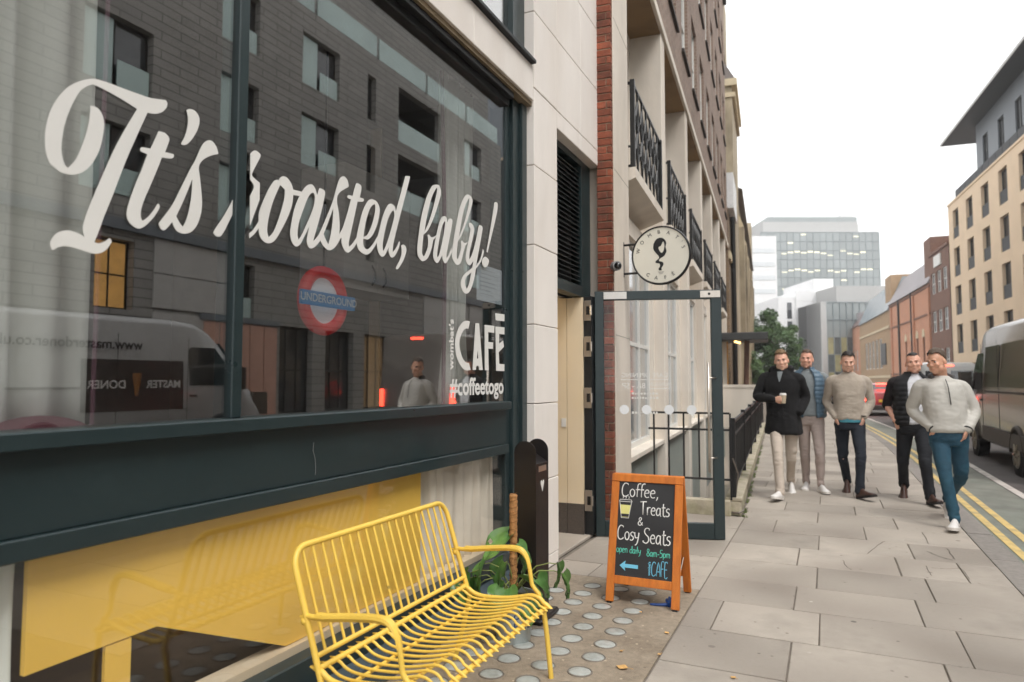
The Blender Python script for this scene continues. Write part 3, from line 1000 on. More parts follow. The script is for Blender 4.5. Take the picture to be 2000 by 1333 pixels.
# lettering
for i, (nm, X, cs) in enumerate(LETTERS):
    me = flat_shape([catmull(c, 5) for c in cs], 0.0004)
    me.transform(on_plane((X + 0.0003 * (i % 4), 0, 0), (0, 1, 0)))
    setmat(me, M_vinyl)
    sp(put('window_letter', me))
me = text_mesh('#coffeetogo', 0.155, 0.0004, sx=1.0, bold=0.004)
bb = [v.co for v in me.vertices]
w = max(v.x for v in bb) - min(v.x for v in bb)
me.transform(Matrix.Diagonal((0.77 / w, 1, 1, 1)))
me.transform(on_plane((-2.119, 4.058, 1.41), (0, 1, 0)))
sp(put('window_lettering', setmat(me, M_vinyl)))
me = text_mesh("wombat's", 0.075, 0.0004, bold=0.002)
bb = [v.co for v in me.vertices]
w = max(v.x for v in bb) - min(v.x for v in bb)
me.transform(Matrix.Diagonal((0.315 / w, 1, 1, 1)))
me.transform(on_plane((-2.119, 3.69, 1.68), (0, 0, 1), (0, -1, 0)))
sp(put('window_lettering', setmat(me, M_vinyl)))

# louvre over the door
lv = sp(MB().box(-2.2, -2.09, 5.225, 5.28, 2.25, 3.555).box(-2.2, -2.09, 6.10, 6.36, 2.25, 3.555, b=0.004).box(-2.2, -2.09, 5.28, 6.10, 2.25, 2.345)
        .box(-2.2, -2.09, 5.28, 6.10, 3.50, 3.555).build('louvre_frame', M_teal))
sl = MB().prism([(-0.03, 0.0), (0.03, -0.028), (0.03, -0.022), (-0.03, 0.006)], 5.28, 6.10, 'y').mesh('louvre_slat', M_louvre)
for k in range(26):
    put('louvre_slat', sl, lv, (-2.135, 0, 2.372 + k * 0.0435))
sbox('louvre_backing', M_teal_dark, -2.3, -2.28, 5.23, 6.36, 2.26, 3.55)

# entrance recess
rec = MB()
rec.box(-3.4, -2.5, 5.0, 5.22, 0, 3.6)
rec.box(-3.5, -3.4, 4.7, 6.6, 0, 3.6)
rec.box(-3.4, -2.3, 5.0, 6.6, 2.24, 2.30)
sp(rec.build('recess_lining', M_cream))
sbox('recess_panel', M_cream, -2.243, -2.085, 6.10, 6.16, 0.31, 2.24)
sbox('recess_panel', M_cream, -3.4, -2.247, 6.10, 6.16, 0.31, 2.24)
sbox('skirting', M_granite, -2.243, -2.085, 6.095, 6.155, 0.03, 0.308)
sbox('skirting', M_granite, -3.4, -2.247, 6.095, 6.155, 0.03, 0.308)
sbox('threshold_step', M_paver, -3.4, -2.03, 5.224, 6.35, 0.0, 0.032, b=0.006)
for xx in (-2.62, -2.95):
    sp(MB().disc((xx, 5.72, 2.236), .045, 'z', .012, 20).build('downlight', mat('recess_downlight', (1, .85, .6), .5, emis=(1.0, .80, .50), estr=26.0)))
sbox('switch_plate', M_vinyl, -2.30, -2.255, 6.092, 6.099, 1.02, 1.10)
# hinge post and door leaf, standing open over the footway
sbox('hinge_post', M_teal_dark, -2.083, -2.0, 6.12, 6.30, 0.03, 2.25, b=0.004)
hx, hy = -2.0, 6.205
ang = math.atan2(0.345, 1.115)
door = MB()
D = 1.165
door.box(0.0, 0.085, -0.028, 0.028, 0.012, 2.30, b=0.004)
door.box(D - 0.095, D, -0.028, 0.028, 0.012, 2.30, b=0.004)
door.box(0.085, D - 0.095, -0.027, 0.027, 0.012, 0.155, b=0.004)
door.box(0.085, D - 0.095, -0.027, 0.027, 2.215, 2.30, b=0.004)
door = door.build('door', M_teal)
door.location = (hx, hy, 0)
door.rotation_euler = (0, 0, ang)
sp(door)
MB().box(0.085, D - 0.095, -0.004, 0.004, 0.155, 2.215).build('door_pane', M_glass_door, door)
MB().box(0.085, 0.30, -0.034, -0.0285, 2.225, 2.292).build('closer_plate', mat('white_plate', srgb(222, 220, 216), 0.5), door)
MB().box(D - 0.19, D - 0.01, -0.034, -0.0285, 2.228, 2.29).build('lock_plate', M_chrome, door)
MB().disc((D - 0.11, -0.036, 2.26), 0.012, 'y', 0.006, 12).build('lock_cylinder', M_black, door)
for k in range(4):
    MB().disc((0.27 + k * 0.205, -0.0062, 1.185), 0.044, 'y', 0.002, 28).build('manifestation_dot', mat('frosted_vinyl', srgb(224, 226, 228), 0.7), door)
mb = MB()
mb.tube([(D - 0.135, -0.075, 0.62), (D - 0.135, -0.075, 1.62)], 0.012, 10)
mb.tube([(D - 0.135, -0.075, 0.75), (D - 0.06, -0.028, 0.75)], 0.008, 8)
mb.tube([(D - 0.135, -0.075, 1.48), (D - 0.06, -0.028, 1.48)], 0.008, 8)
mb.build('pull_handle', M_chrome, door, smooth=True)
for zz in (0.25, 1.20, 1.68, 2.02):
    h = sp(MB().box(-2.078, -2.008, 6.108, 6.119, zz, zz + 0.19).build('hinge', M_chrome))
    MB().box(-2.052, -2.020, 6.104, 6.1078, zz + 0.055, zz + 0.135).build('hinge_recess', M_black, h)
    MB().tube([(-2.004, 6.104, zz + 0.05), (-2.004, 6.104, zz + 0.14)], 0.010, 8).build('hinge_pin', M_chrome, h)
for s, zz, size, sx, xx in (('CAFE OPENING', 1.505, 0.062, 1.0, .46), ('8A - 5P', 1.405, 0.075, 0.95, .36), ('MON-SUN', 1.42, 0.05, 0.9, .60)):
    me = text_mesh(s, size, 0.0003, sx=-sx)     # lettered on the far face: reads reversed from here
    me.transform(on_plane((xx, 0.0055, zz), (1, 0, 0)))
    put('door_lettering', setmat(me, M_vinyl), door)
mb = MB().box(.24, .68, .005, .006, 1.462, 1.468).box(.50, .69, .005, .006, 1.378, 1.384)
random.seed(2)
for row in (1.325, 1.285, 1.145):
    x = .34
    while x < .58:
        w_ = random.uniform(.012, .024)
        mb.box(x, x + w_, .005, .006, row, row + random.uniform(.014, .022))
        x += w_ + .008
mb.build('door_rule', M_vinyl, door)

# ---------------- inside the cafe, behind the glass
M_floorint = mat('cafe_floor', srgb(92, 74, 58), 0.5, var=0.2, vscale=3)
rm = MB()
rm.quad((-7.55, -2.15, 0.02), (-2.22, -2.15, 0.02), (-2.22, 4.7, 0.02), (-7.55, 4.7, 0.02))
rm.quad((-7.55, 4.7, 0.02), (-3.52, 4.7, 0.02), (-3.52, 9.2, 0.02), (-7.55, 9.2, 0.02))
o = rm.build('cafe_floor', M_floorint, fix=False)
o['kind'] = 'structure'
rm = MB()
rm.quad((-7.55, -2.15, 0), (-7.55, 9.2, 0), (-7.55, 9.2, 3.7), (-7.55, -2.15, 3.7))
rm.quad((-7.55, 9.15, 0), (-3.52, 9.15, 0), (-3.52, 9.15, 3.7), (-7.55, 9.15, 3.7))
rm.quad((-3.52, 4.72, 0), (-3.52, 9.2, 0), (-3.52, 9.2, 3.7), (-3.52, 4.72, 3.7))
rm.quad((-3.52, 4.72, 0), (-2.25, 4.72, 0), (-2.25, 4.72, 3.7), (-3.52, 4.72, 3.7))
rm.quad((-7.55, -2.15, 3.70), (-2.26, -2.15, 3.70), (-2.26, 9.2, 3.70), (-7.55, 9.2, 3.70))
o = rm.build('cafe_interior_wall', M_wallint, fix=False)
o['kind'] = 'structure'

M_yel_int = mat('yellow_panel', srgb(252, 206, 92), 0.55, var=0.05, vscale=2)
mb = MB().prism([(1.268, 1.10), (1.268, .584), (1.706, .589), (2.345, .302), (2.6, .302), (3.42, .302), (3.42, 1.10)], -2.185, -2.165, 'x')
sb_ = tag(mb.build('window_screen', M_yel_int), 'flat yellow screen board standing behind the lower shop glass', 'screen')
MB().box(-2.182, -2.168, 1.520, 1.612, .262, .582).build('leg', M_yel_int, sb_)
MB().box(-2.182, -2.168, 3.0, 3.09, .262, .301).build('leg', M_yel_int, sb_)
sbox('inner_sill', M_cream, -2.235, -2.136, -2.1, 4.452, .262, .298)
tag(MB().box(-2.40, -2.24, -2.1, 4.60, 1.125, 1.16).build('window_board', mat('oak_board', srgb(120, 92, 66), 0.5, var=0.15, vscale=5)), 'long wooden window board inside behind the teal rail', 'shelf')


def curtain(name, label, y0, y1, z0, z1, x, amp, folds, m, gather=0.0, seed=0):
    random.seed(seed)
    mb = MB()
    n = folds * 10
    ph = [random.uniform(0, 6.28) for _ in range(5)]
    cols_ = []
    for i in range(n + 1):
        t = i / n
        a = 2 * math.pi * folds * t
        cols_.append((t, a))
    zs = [z0 + (z1 - z0) * k / 10 for k in range(11)]
    for k in range(10):
        for i in range(n):
            q = []
            for (ii, kk) in ((i, k), (i + 1, k), (i + 1, k + 1), (i, k + 1)):
                t, a = cols_[ii]
                f = (kk / 10)
                g_ = 1 - gather * math.exp(-((f - 0.3) / 0.22) ** 2)
                yy_ = y0 + (y1 - y0) * (0.5 + (t - 0.5) * g_) + 0.012 * math.sin(3 * f + a * 0.5 + ph[0])
                xx = x + amp * (0.75 + 0.25 * math.sin(a * 0.23 + ph[1])) * math.sin(a + 0.6 * math.sin(a * 0.37 + ph[2]) + 0.3 * f)
                q.append((xx, yy_, zs[kk]))
            mb.quad(*q)
    bm_ = mb.build(name, m, smooth=True, fix=False)
    bm = bmesh.new()
    bm.from_mesh(bm_.data)
    bmesh.ops.remove_doubles(bm, verts=bm.verts[:], dist=1e-4)
    bm.to_mesh(bm_.data)
    bm.free()
    sol = bm_.modifiers.new('thickness', 'SOLIDIFY')
    sol.thickness = 0.004
    return tag(bm_, label, 'curtain')


M_purple = mat('purple_trim', srgb(118, 84, 98), 0.85)
c1 = curtain('curtain', 'pale grey drawn curtain with a mauve edge beside the large capital letter', 0.55, 1.56, 1.2, 3.62, -2.38, 0.075, 6, M_curtain, seed=3)
MB().tube([(-2.33, 1.555, 1.2), (-2.335, 1.562, 2.4), (-2.33, 1.56, 3.6)], 0.008, 6).build('edge_trim', M_purple, c1)
c2 = curtain('curtain', 'grey tied-back curtain in the shop window behind the word baby', 4.02, 4.50, 1.2, 3.62, -2.42, 0.04, 6, M_curtain, gather=0.45, seed=5)
MB().tube([(-2.36, 4.0, 1.25), (-2.37, 4.03, 2.4), (-2.38, 3.99, 3.6)], 0.014, 6).build('edge_trim', M_purple, c2)
c3 = curtain('curtain', 'short pale curtain in the low window near the mossy pole', 3.46, 4.44, 0.27, 1.1, -2.21, 0.022, 8, mat('sand_curtain', srgb(232, 222, 204), 0.9, var=0.08), seed=8)
c4 = curtain('curtain', 'short grey curtain hanging in the low window left of the yellow seat box', 0.6, 1.262, 0.27, 1.1, -2.21, 0.022, 6, M_curtain, seed=9)

cb = MB().box(-3.5, -3.1, 3.86, 4.26, 2.12, 3.02).box(-3.5, -3.099, 4.263, 4.69, 2.12, 3.02).build('wall_cupboard', mat('cupboard_white', srgb(206, 204, 198), 0.5))
tag(cb, 'pale wall cupboard with two curved handles dimly seen inside through the window', 'cupboard')
for yy_ in (4.19, 4.33):
    MB().tube([(-3.098, yy_, 2.17), (-3.075, yy_ + 0.006, 2.20), (-3.072, yy_ + 0.006, 2.27), (-3.098, yy_, 2.32)], 0.007, 6).build('handle', M_black, cb)
M_cush = mat('burgundy_cushion', srgb(104, 58, 68), 0.9, var=0.15, vscale=12, bump=0.3, bscale=90)
for i, (yv, lab) in enumerate(((1.02, 'burgundy cushion on the window board, the one farther left'), (1.36, 'burgundy cushion on the window board beside the grey curtain, nearer the mullion'))):
    c = MB().ell((0, 0, 0), 0.13, 0.18, 0.09, 20, 12).build('cushion', M_cush, smooth=True)
    c.location = (-2.30, yv, 1.25)
    tag(c, lab, 'cushion', 'cushions behind the window')
rd = thing('roundel_standin', 'red ring and blue bar roundel added indoors to stand in for a reflection in the shop window', 'sign', (-3.0, 3.535, 1.768))  # added indoors in place of a roundel reflected in the glass
ring = MB()
ring.tube([(0, 0.19 * math.cos(t * math.pi / 18), 0.21 + 0.19 * math.sin(t * math.pi / 18)) for t in range(36)], 0.04, 10, closed=True)
ring.build('ring', mat('glow_red', srgb(206, 40, 44), 0.5, emis=srgb(206, 40, 44), estr=0.12), rd, smooth=True)  # ring, disc and bar glow faintly to imitate the reflection; no lamp here
MB().disc((-0.01, 0, 0.21), 0.165, 'x', 0.01, 32).build('disc', mat('glow_white', srgb(225, 228, 228), 0.5, emis=(0.8, 0.82, 0.82), estr=0.12), rd)
bar = MB().box(0.03, 0.055, -0.26, 0.26, 0.165, 0.255).build('bar', mat('glow_blue', srgb(30, 96, 140), 0.5, emis=srgb(30, 110, 160), estr=0.25), rd)
me = text_mesh('UNDERGROUND', 0.072, 0.0005, bold=0.001)
me.transform(on_plane((0.0565, 0, 0.21), (0, 1, 0)))
put('bar_lettering', setmat(me, M_vinyl), bar)
MB().tube([(0, 0, 0.42), (0, 0, 1.89)], 0.008, 6).build('hanger', M_black, rd)

nt_ = MB().box(-2.1345, -2.1335, 4.05, 4.44, 2.00, 2.25).build('notice_sheet', mat('notice_paper', srgb(206, 220, 228), 0.7, var=0.03))
tag(nt_, 'pale blue paper notice taped inside the shop window corner', 'notice')
for k in range(7):
    MB().box(-2.1334, -2.133, 4.10, 4.10 + random.uniform(.15, .3), 2.215 - k * .028, 2.219 - k * .028).build('print_line', mat('print_grey', srgb(150, 165, 176), 0.8), nt_)

# ------------------------------------------------------------------ yellow bench
M_yel = mat('bench_yellow', srgb(238, 200, 88), 0.42, spots=[(14, .12, .12, srgb(150, 120, 60))], var=0.07, vscale=9, bump=0.04, bscale=250, spec=0.5, tint=srgb(222, 178, 66), tfac=0.35, tscale=6)
bench = thing('bench', 'yellow tubular metal bench with slatted seat and back under the cafe window', 'bench', (-1.55, 2.615, 0))
BX, BY = -1.55, 2.615


def bl(p):
    return (p[0] - BX, p[1] - BY, p[2])


YA, YB = 2.045, 3.185


def post(z):
    """x of the leaning back at height z"""
    return -1.715 - (z - 0.34) * 0.33


def arc(c, r, a0, a1, n, f):
    return [f(c[0] + r * math.cos(R(a0 + (a1 - a0) * i / n)), c[1] + r * math.sin(R(a0 + (a1 - a0) * i / n))) for i in range(n + 1)]


zt, rr = 0.812, 0.075
fpt = lambda y, z: bl((post(z), y, z))
path = [fpt(YA, 0.33), fpt(YA, 0.55)] + arc((YA + rr, zt - rr), rr, 180, 90, 6, fpt) + arc((YB - rr, zt - rr), rr, 90, 0, 6, fpt) + [fpt(YB, 0.55), fpt(YB, 0.33)]
MB().tube(path, 0.0125, 12).build('back_frame', M_yel, bench, smooth=40)
MB().tube([fpt(YA, 0.432), fpt(YB, 0.432)], 0.010, 10).build('back_rail', M_yel, bench, smooth=40)
nb = 19
bar_me = None
for k in range(nb):
    yv = YA + (YB - YA) * (k + 1) / (nb + 1)
    if bar_me is None:
        bar_me = MB().tube([(post(0.432) - BX, 0, 0.432), (post(zt) - BX, 0, zt)], 0.0060, 8).mesh('back_bar', M_yel, smooth=40)
    put('back_bar', bar_me, bench, (0, yv - BY, 0))
prof = [(-1.735, .392), (-1.715, .378), (-1.69, .362), (-1.655, .352), (-1.60, .350), (-1.50, .358), (-1.42, .374), (-1.375, .386), (-1.345, .388), (-1.318, .380), (-1.300, .362), (-1.292, .340)]
pr = catmull(prof, 3, closed=False)
sl_me = MB().tube([(x - BX, 0, z) for x, z in pr], 0.0060, 8).mesh('seat_slat', M_yel, smooth=40)
ns = 21
for k in range(1, ns):
    put('seat_slat', sl_me, bench, (0, YA + (YB - YA) * k / ns - BY, 0))
side = MB().tube([(x - BX, 0, z) for x, z in pr], 0.0115, 10).mesh('seat_side', M_yel, smooth=40)
put('seat_side', side, bench, (0, YA + .006 - BY, 0))
put('seat_side', side, bench, (0, YB - .006 - BY, 0))
for nm, x, z, r in (('seat_rear_rail', -1.735, .388, .0115), ('seat_front_rail', -1.290, .336, .0115), ('seat_mid_rail', -1.395, .366, .008), ('under_rail', -1.62, .338, .008)):
    MB().tube([bl((x, YA, z)), bl((x, YB, z))], r, 10).build(nm, M_yel, bench, smooth=40)
for yv in (YA, YB):
    ap = catmull([(-1.795, .555), (-1.70, .575), (-1.55, .596), (-1.46, .603), (-1.415, .592), (-1.385, .555), (-1.372, .50), (-1.362, .44), (-1.345, .385)], 4, closed=False)
    a = MB().tube([bl((x, yv, z)) for x, z in ap], 0.0105, 10).build('armrest', M_yel, bench, smooth=40)
    rings = []
    for x, z in [q for q in ap if q[0] < -1.374 and q[0] > -1.76]:
        rings.append([bl((x, yv - .019, z + .006)), bl((x, yv + .019, z + .006)), bl((x, yv + .015, z + .017)), bl((x, yv - .015, z + .017))])
    MB().loft(rings).build('arm_pad', M_yel, a, smooth=50)
    MB().ell(bl((-1.797, yv, .555)), .017, .017, .017).build('arm_joint', M_yel, a, smooth=True)
    MB().tube([bl((-1.302, yv, .345)), bl((-1.282, yv, .20)), bl((-1.262, yv + .002, .004))], 0.0125, 10).build('leg', M_yel, bench, smooth=40)
    MB().tube([bl((-1.712, yv, .345)), bl((-1.745, yv, .2)), bl((-1.80, yv, .004))], 0.0125, 10).build('leg', M_yel, bench, smooth=40)

# ------------------------------------------------------------------ potted plant
M_leaf = mat('monstera_leaf', srgb(78, 116, 58), 0.35, var=0.22, vscale=14, spec=0.5, rnd=0.22, tint=srgb(120, 150, 78), tfac=0.6, tscale=9)
M_stemg = mat('leaf_stalk', srgb(128, 138, 76), 0.5, var=0.12)
M_moss = mat('coir_pole', srgb(180, 130, 80), 0.95, var=0.35, vscale=60, bump=1.0, bscale=150)
M_pail = mat('galvanised_pail', srgb(182, 190, 190), 0.42, metal=0.55, var=0.10, vscale=10)
M_soil = mat('potting_soil', srgb(62, 46, 34), 0.95, var=0.3, vscale=40)
plant = thing('potted_plant', 'climbing plant on a coir pole in a metal bucket behind the bench', 'plant', (-1.64, 3.57, 0))
n = 32
pp = [(0.088, 0.004), (0.092, 0.0), (0.095, 0.01), (0.110, 0.16), (0.120, 0.245), (0.127, 0.25), (0.127, 0.258), (0.118, 0.258), (0.112, 0.22)]
MB().loft([[(r * math.cos(t * 2 * math.pi / n), r * math.sin(t * 2 * math.pi / n), z) for t in range(n)] for r, z in pp]).build('bucket', M_pail, plant, smooth=50)
MB().disc((0, 0, 0.222), 0.112, 'z', 0.01, 28).build('soil', M_soil, plant)
M_blueprint = mat('blue_print', srgb(28, 74, 118), 0.5)
vd = Vector((0 + 1.64, 0 - 3.57, 0)).normalized()      # label faces the camera side
a0 = math.atan2(vd.y, vd.x) + R(28)
for s, zz, size in (('Corona', 0.165, 0.062), ('Extra', 0.105, 0.050)):
    me = text_mesh(s, size, 0.0004, bold=0.0012)
    for v in me.vertices:
        x, y, z = v.co
        hgt = zz + y
        r = 0.0965 + hgt * 0.1 + z
        aa = a0 + x / 0.108
        v.co = (r * math.cos(aa), r * math.sin(aa), hgt)
    put('bucket_lettering', setmat(me, M_blueprint), plant)
random.seed(21)
pl = MB()
for k in range(26):
    z0 = 0.2 + k * 0.0235
pl.tube([(-0.01 + 0.002 * math.sin(k * 1.9), 0.02 + 0.002 * math.cos(k * 2.3), 0.21 + k * 0.0118) for k in range(51)], [0.0225 + random.uniform(-.0018, .0018) for _ in range(51)], 14)
pole = pl.build('moss_pole', M_moss, plant, smooth=True)
tie = MB()
for k in range(14):
    tie.tube([(-0.01 + 0.0242 * math.cos(a), 0.02 + 0.0242 * math.sin(a), 0.26 + k * 0.04 + a * 0.006) for a in [i * math.pi / 6 for i in range(13)]], 0.0012, 4)
tie.build('binding', mat('coir_twine', srgb(120, 78, 40), 0.9), pole)


def leaf_mesh(L_, W, fold=0.25, droop=0.35, notch=True):
    """heart-shaped blade, midrib along +y from the stalk at the origin, cupped about the midrib"""
    mb = MB()
    n = 10
    rows_ = []
    for i in range(n + 1):
        t = i / n
        w = W * (math.sin(math.pi * min(1, (t * 0.93 + 0.10)) ** 0.72)) ** 0.9 if t < 1 else 0.002
        y = L_ * (t - 0.02)
        r = []
        for j in range(-4, 5):
            u = j / 4
            yy_ = y - (0.16 * L_ * abs(u) ** 1.5 * max(0, 1 - t * 3.2))
            x = w * u * 0.5
            z = -droop * L_ * t * t + fold * abs(x) + 0.010 * math.sin(j * 1.4 + t * 7) * (0.3 + abs(u))
            r.append((x, yy_, z))
        rows_.append(r)
    for i in range(n):
        for j in range(8):
            if notch and j in (1, 6) and i in (4, 7):
                continue
            mb.quad(rows_[i][j], rows_[i][j + 1], rows_[i + 1][j + 1], rows_[i + 1][j])
    me = mb.mesh('leaf', M_leaf, smooth=True, fix=False)
    bm = bmesh.new()
    bm.from_mesh(me)
    bmesh.ops.remove_doubles(bm, verts=bm.verts[:], dist=1e-5)
    bm.to_mesh(me)
    bm.free()
    me.shade_smooth()
    return me


rdir = Vector((0.908, 0.419, 0))
fdir = Vector((0.419, -0.908, 0))     # towards the camera
LV = [(-.03, .57, -.02, .19, .12, 'L', -35, .2), (-.17, .42, .03, .14, .11, 'L', -55, .5), (-.25, .36, .0, .12, .10, 'L', -80, .4), (-.05, .43, .05, .15, .12, 'L', -60, .4),
      (-.05, .30, .10, .13, .13, 'C', -30, .2), (.06, .34, .06, .15, .14, 'R', -25, .4), (.14, .33, .0, .11, .10, 'R', -50, .4), (.255, .415, .02, .11, .075, 'R', -88, .2),
      (.285, .36, .02, .12, .065, 'R', -75, .2), (.03, .52, .0, .10, .07, 'R', -40, .3), (.05, .45, -.03, .09, .08, 'R', -70, .4), (-.20, .30, .02, .15, .12, 'L', -70, .4), (-.30, .30, -.02, .12, .10, 'C', -60, .4),
      (.09, .25, .09, .12, .11, 'C', -50, .3), (-.10, .22, .10, .12, .10, 'C', -60, .3)]
for i, (dx, z, df, L_, W, sd, pitch, droop) in enumerate(LV):
    pos = rdir * dx + fdir * df + Vector((-0.01, 0.02, z))
    base = Vector((-0.01, 0.02, max(0.24, z - 0.14 - 0.2 * abs(dx))))
    mid = (base + pos) / 2 + Vector((0, 0, 0.06 + 0.08 * abs(dx))) + fdir * 0.02
    MB().tube([base, base.lerp(mid, .5) + Vector((0, 0, .012)), mid, mid.lerp(pos, .6) + Vector((0, 0, .012)), pos], [.0045, .004, .0035, .003, .0028], 6).build('stalk', M_stemg, plant, smooth=True)
    dirv = {'L': -rdir, 'R': rdir, 'C': fdir}[sd] + fdir * 0.35
    yaw = math.atan2(dirv.y, dirv.x) - math.pi / 2
    o = put('leaf', leaf_mesh(L_ * 1.22, W * 1.3, 0.3, droop), plant, pos)
    o.rotation_euler = (R(pitch), R(random.uniform(-25, 25)), yaw + random.uniform(-.2, .2))

# ------------------------------------------------------------------ cigarette bin post
bin_ = thing('ash_bin', 'tall black metal cigarette bin with rounded top against the stone pillar', 'bin', (-1.69, 3.95, 0))


def bin_profile(x0, x1, zt, n=14):
    r = (x1 - x0) / 2
    c = (x0 + x1) / 2
    return [(x0, 0.04), (x1, 0.04)] + [(c + r * math.cos(math.pi * i / n), zt - r + r * math.sin(math.pi * i / n)) for i in range(n + 1)]


M_bin = mat('bin_black', srgb(30, 25, 24), 0.38, var=0.1, vscale=5, rvar=0.08)
MB().prism(bin_profile(-.072, .072, 1.085), -.104, -.099, 'y').build('front_plate', M_bin, bin_)
MB().prism(bin_profile(-.072, .072, 1.085), .094, .099, 'y').build('rear_plate', M_bin, bin_)
MB().box(-.070, .071, -.0985, .0935, .04, .93).build('body', M_bin, bin_)
MB().prism([(-.07, .932), (.068, .932), (.068, .945), (-.02, 1.0), (-.07, 1.0)], -.098, .093, 'y').build('ash_chute', M_bin, bin_)
MB().box(.0715, .0735, -.06, .06, .895, .93).build('ash_tray', M_chrome, bin_)
MB().box(-.115, .125, -.14, .15, 0.006, .04, b=0.012).build('base', M_bin, bin_)
hm = flat_shape([catmull([(0, .028, 1), (-.012, .04), (-.024, .036), (-.026, .02), (0, -.03, 1), (.026, .02), (.024, .036), (.012, .04)], 4)], 0.0004)
hm.transform(on_plane((.0718, .0, .80), (0, 1, 0)))
put('heart_emblem', setmat(hm, M_vinyl), bin_)

# ------------------------------------------------------------------ chalkboard A-sign
M_wood = mat('orange_wood', srgb(206, 118, 40), 0.5, var=0.14, vscale=5, bump=0.15, bscale=60, stretch=(6, 6, 0.7), tint=srgb(176, 88, 26), tfac=0.6, tscale=4)
M_board = mat('blackboard', srgb(44, 43, 44), 0.75, var=0.10, vscale=4, tint=srgb(62, 62, 64), tfac=0.5, tscale=3)
M_chalk = mat('chalk_white', srgb(232, 230, 226), 0.9)
M_chalk_t = mat('chalk_teal', srgb(98, 200, 176), 0.9)
M_chalk_b = mat('chalk_blue', srgb(120, 196, 224), 0.9)
M_chalk_y = mat('chalk_yellow', srgb(228, 222, 140), 0.9)
ab = thing('chalkboard_sign', 'orange wooden A-frame chalkboard advertising coffee and treats on the pavement', 'sign', (-1.122, 4.62, 0))


def panel(front=True):
    W = 0.48
    H = 0.838
    t = 0.022
    mb = MB()
    l = 0.052
    m1 = MB().box(-W / 2, -W / 2 + l, -t / 2, t / 2, 0.012, H - .052, b=.003)
    m2 = MB().box(W / 2 - l, W / 2, -t / 2, t / 2, 0.012, H - .052, b=.003)
    m3 = MB().box(-W / 2, W / 2, -t / 2 - .001, t / 2 + .001, H - .05, H, b=.003)
    m4 = MB().box(-W / 2 + l, W / 2 - l, -t / 2 + .001, t / 2 - .001, .125, .178, b=.003)
    m5 = MB().box(-W / 2 + l - .004, W / 2 - l + .004, -.004, .004, .176, H - .048)
    m6 = [MB().box(s * (W / 2 - l / 2) - .016, s * (W / 2 - l / 2) + .016, -.012, .012, 0.0, 0.013) for s in (-1, 1)]
    parts = [m1.build('side_rail', M_wood), m2.build('side_rail', M_wood), m3.build('top_rail', M_wood), m4.build('bottom_rail', M_wood), m5.build('board', M_board)] + [q.build('foot', M_black) for q in m6]
    tilt = 13.4
    for o in parts:
        o.parent = ab
        o.rotation_euler = (R(-tilt) if front else R(tilt), 0, 0)
        o.location = (0, -.208 if front else .215, 0.0)
    return parts


fp = panel(True)
panel(False)
mb = MB()
for s in (-1, 1):
    mb.tube([(s * .2, -.02, .80), (s * .2, .03, .80)], .005, 6)
mb.build('hinge', M_chrome, ab)
mb = MB()
for s in (-1, 1):
    mb.tube([(s * .205, -.13, .26), (s * .205, 0, .18), (s * .205, .13, .26)], .0025, 5)
mb.build('stay_cord', mat('cord_white', srgb(200, 196, 188), 0.8), ab)

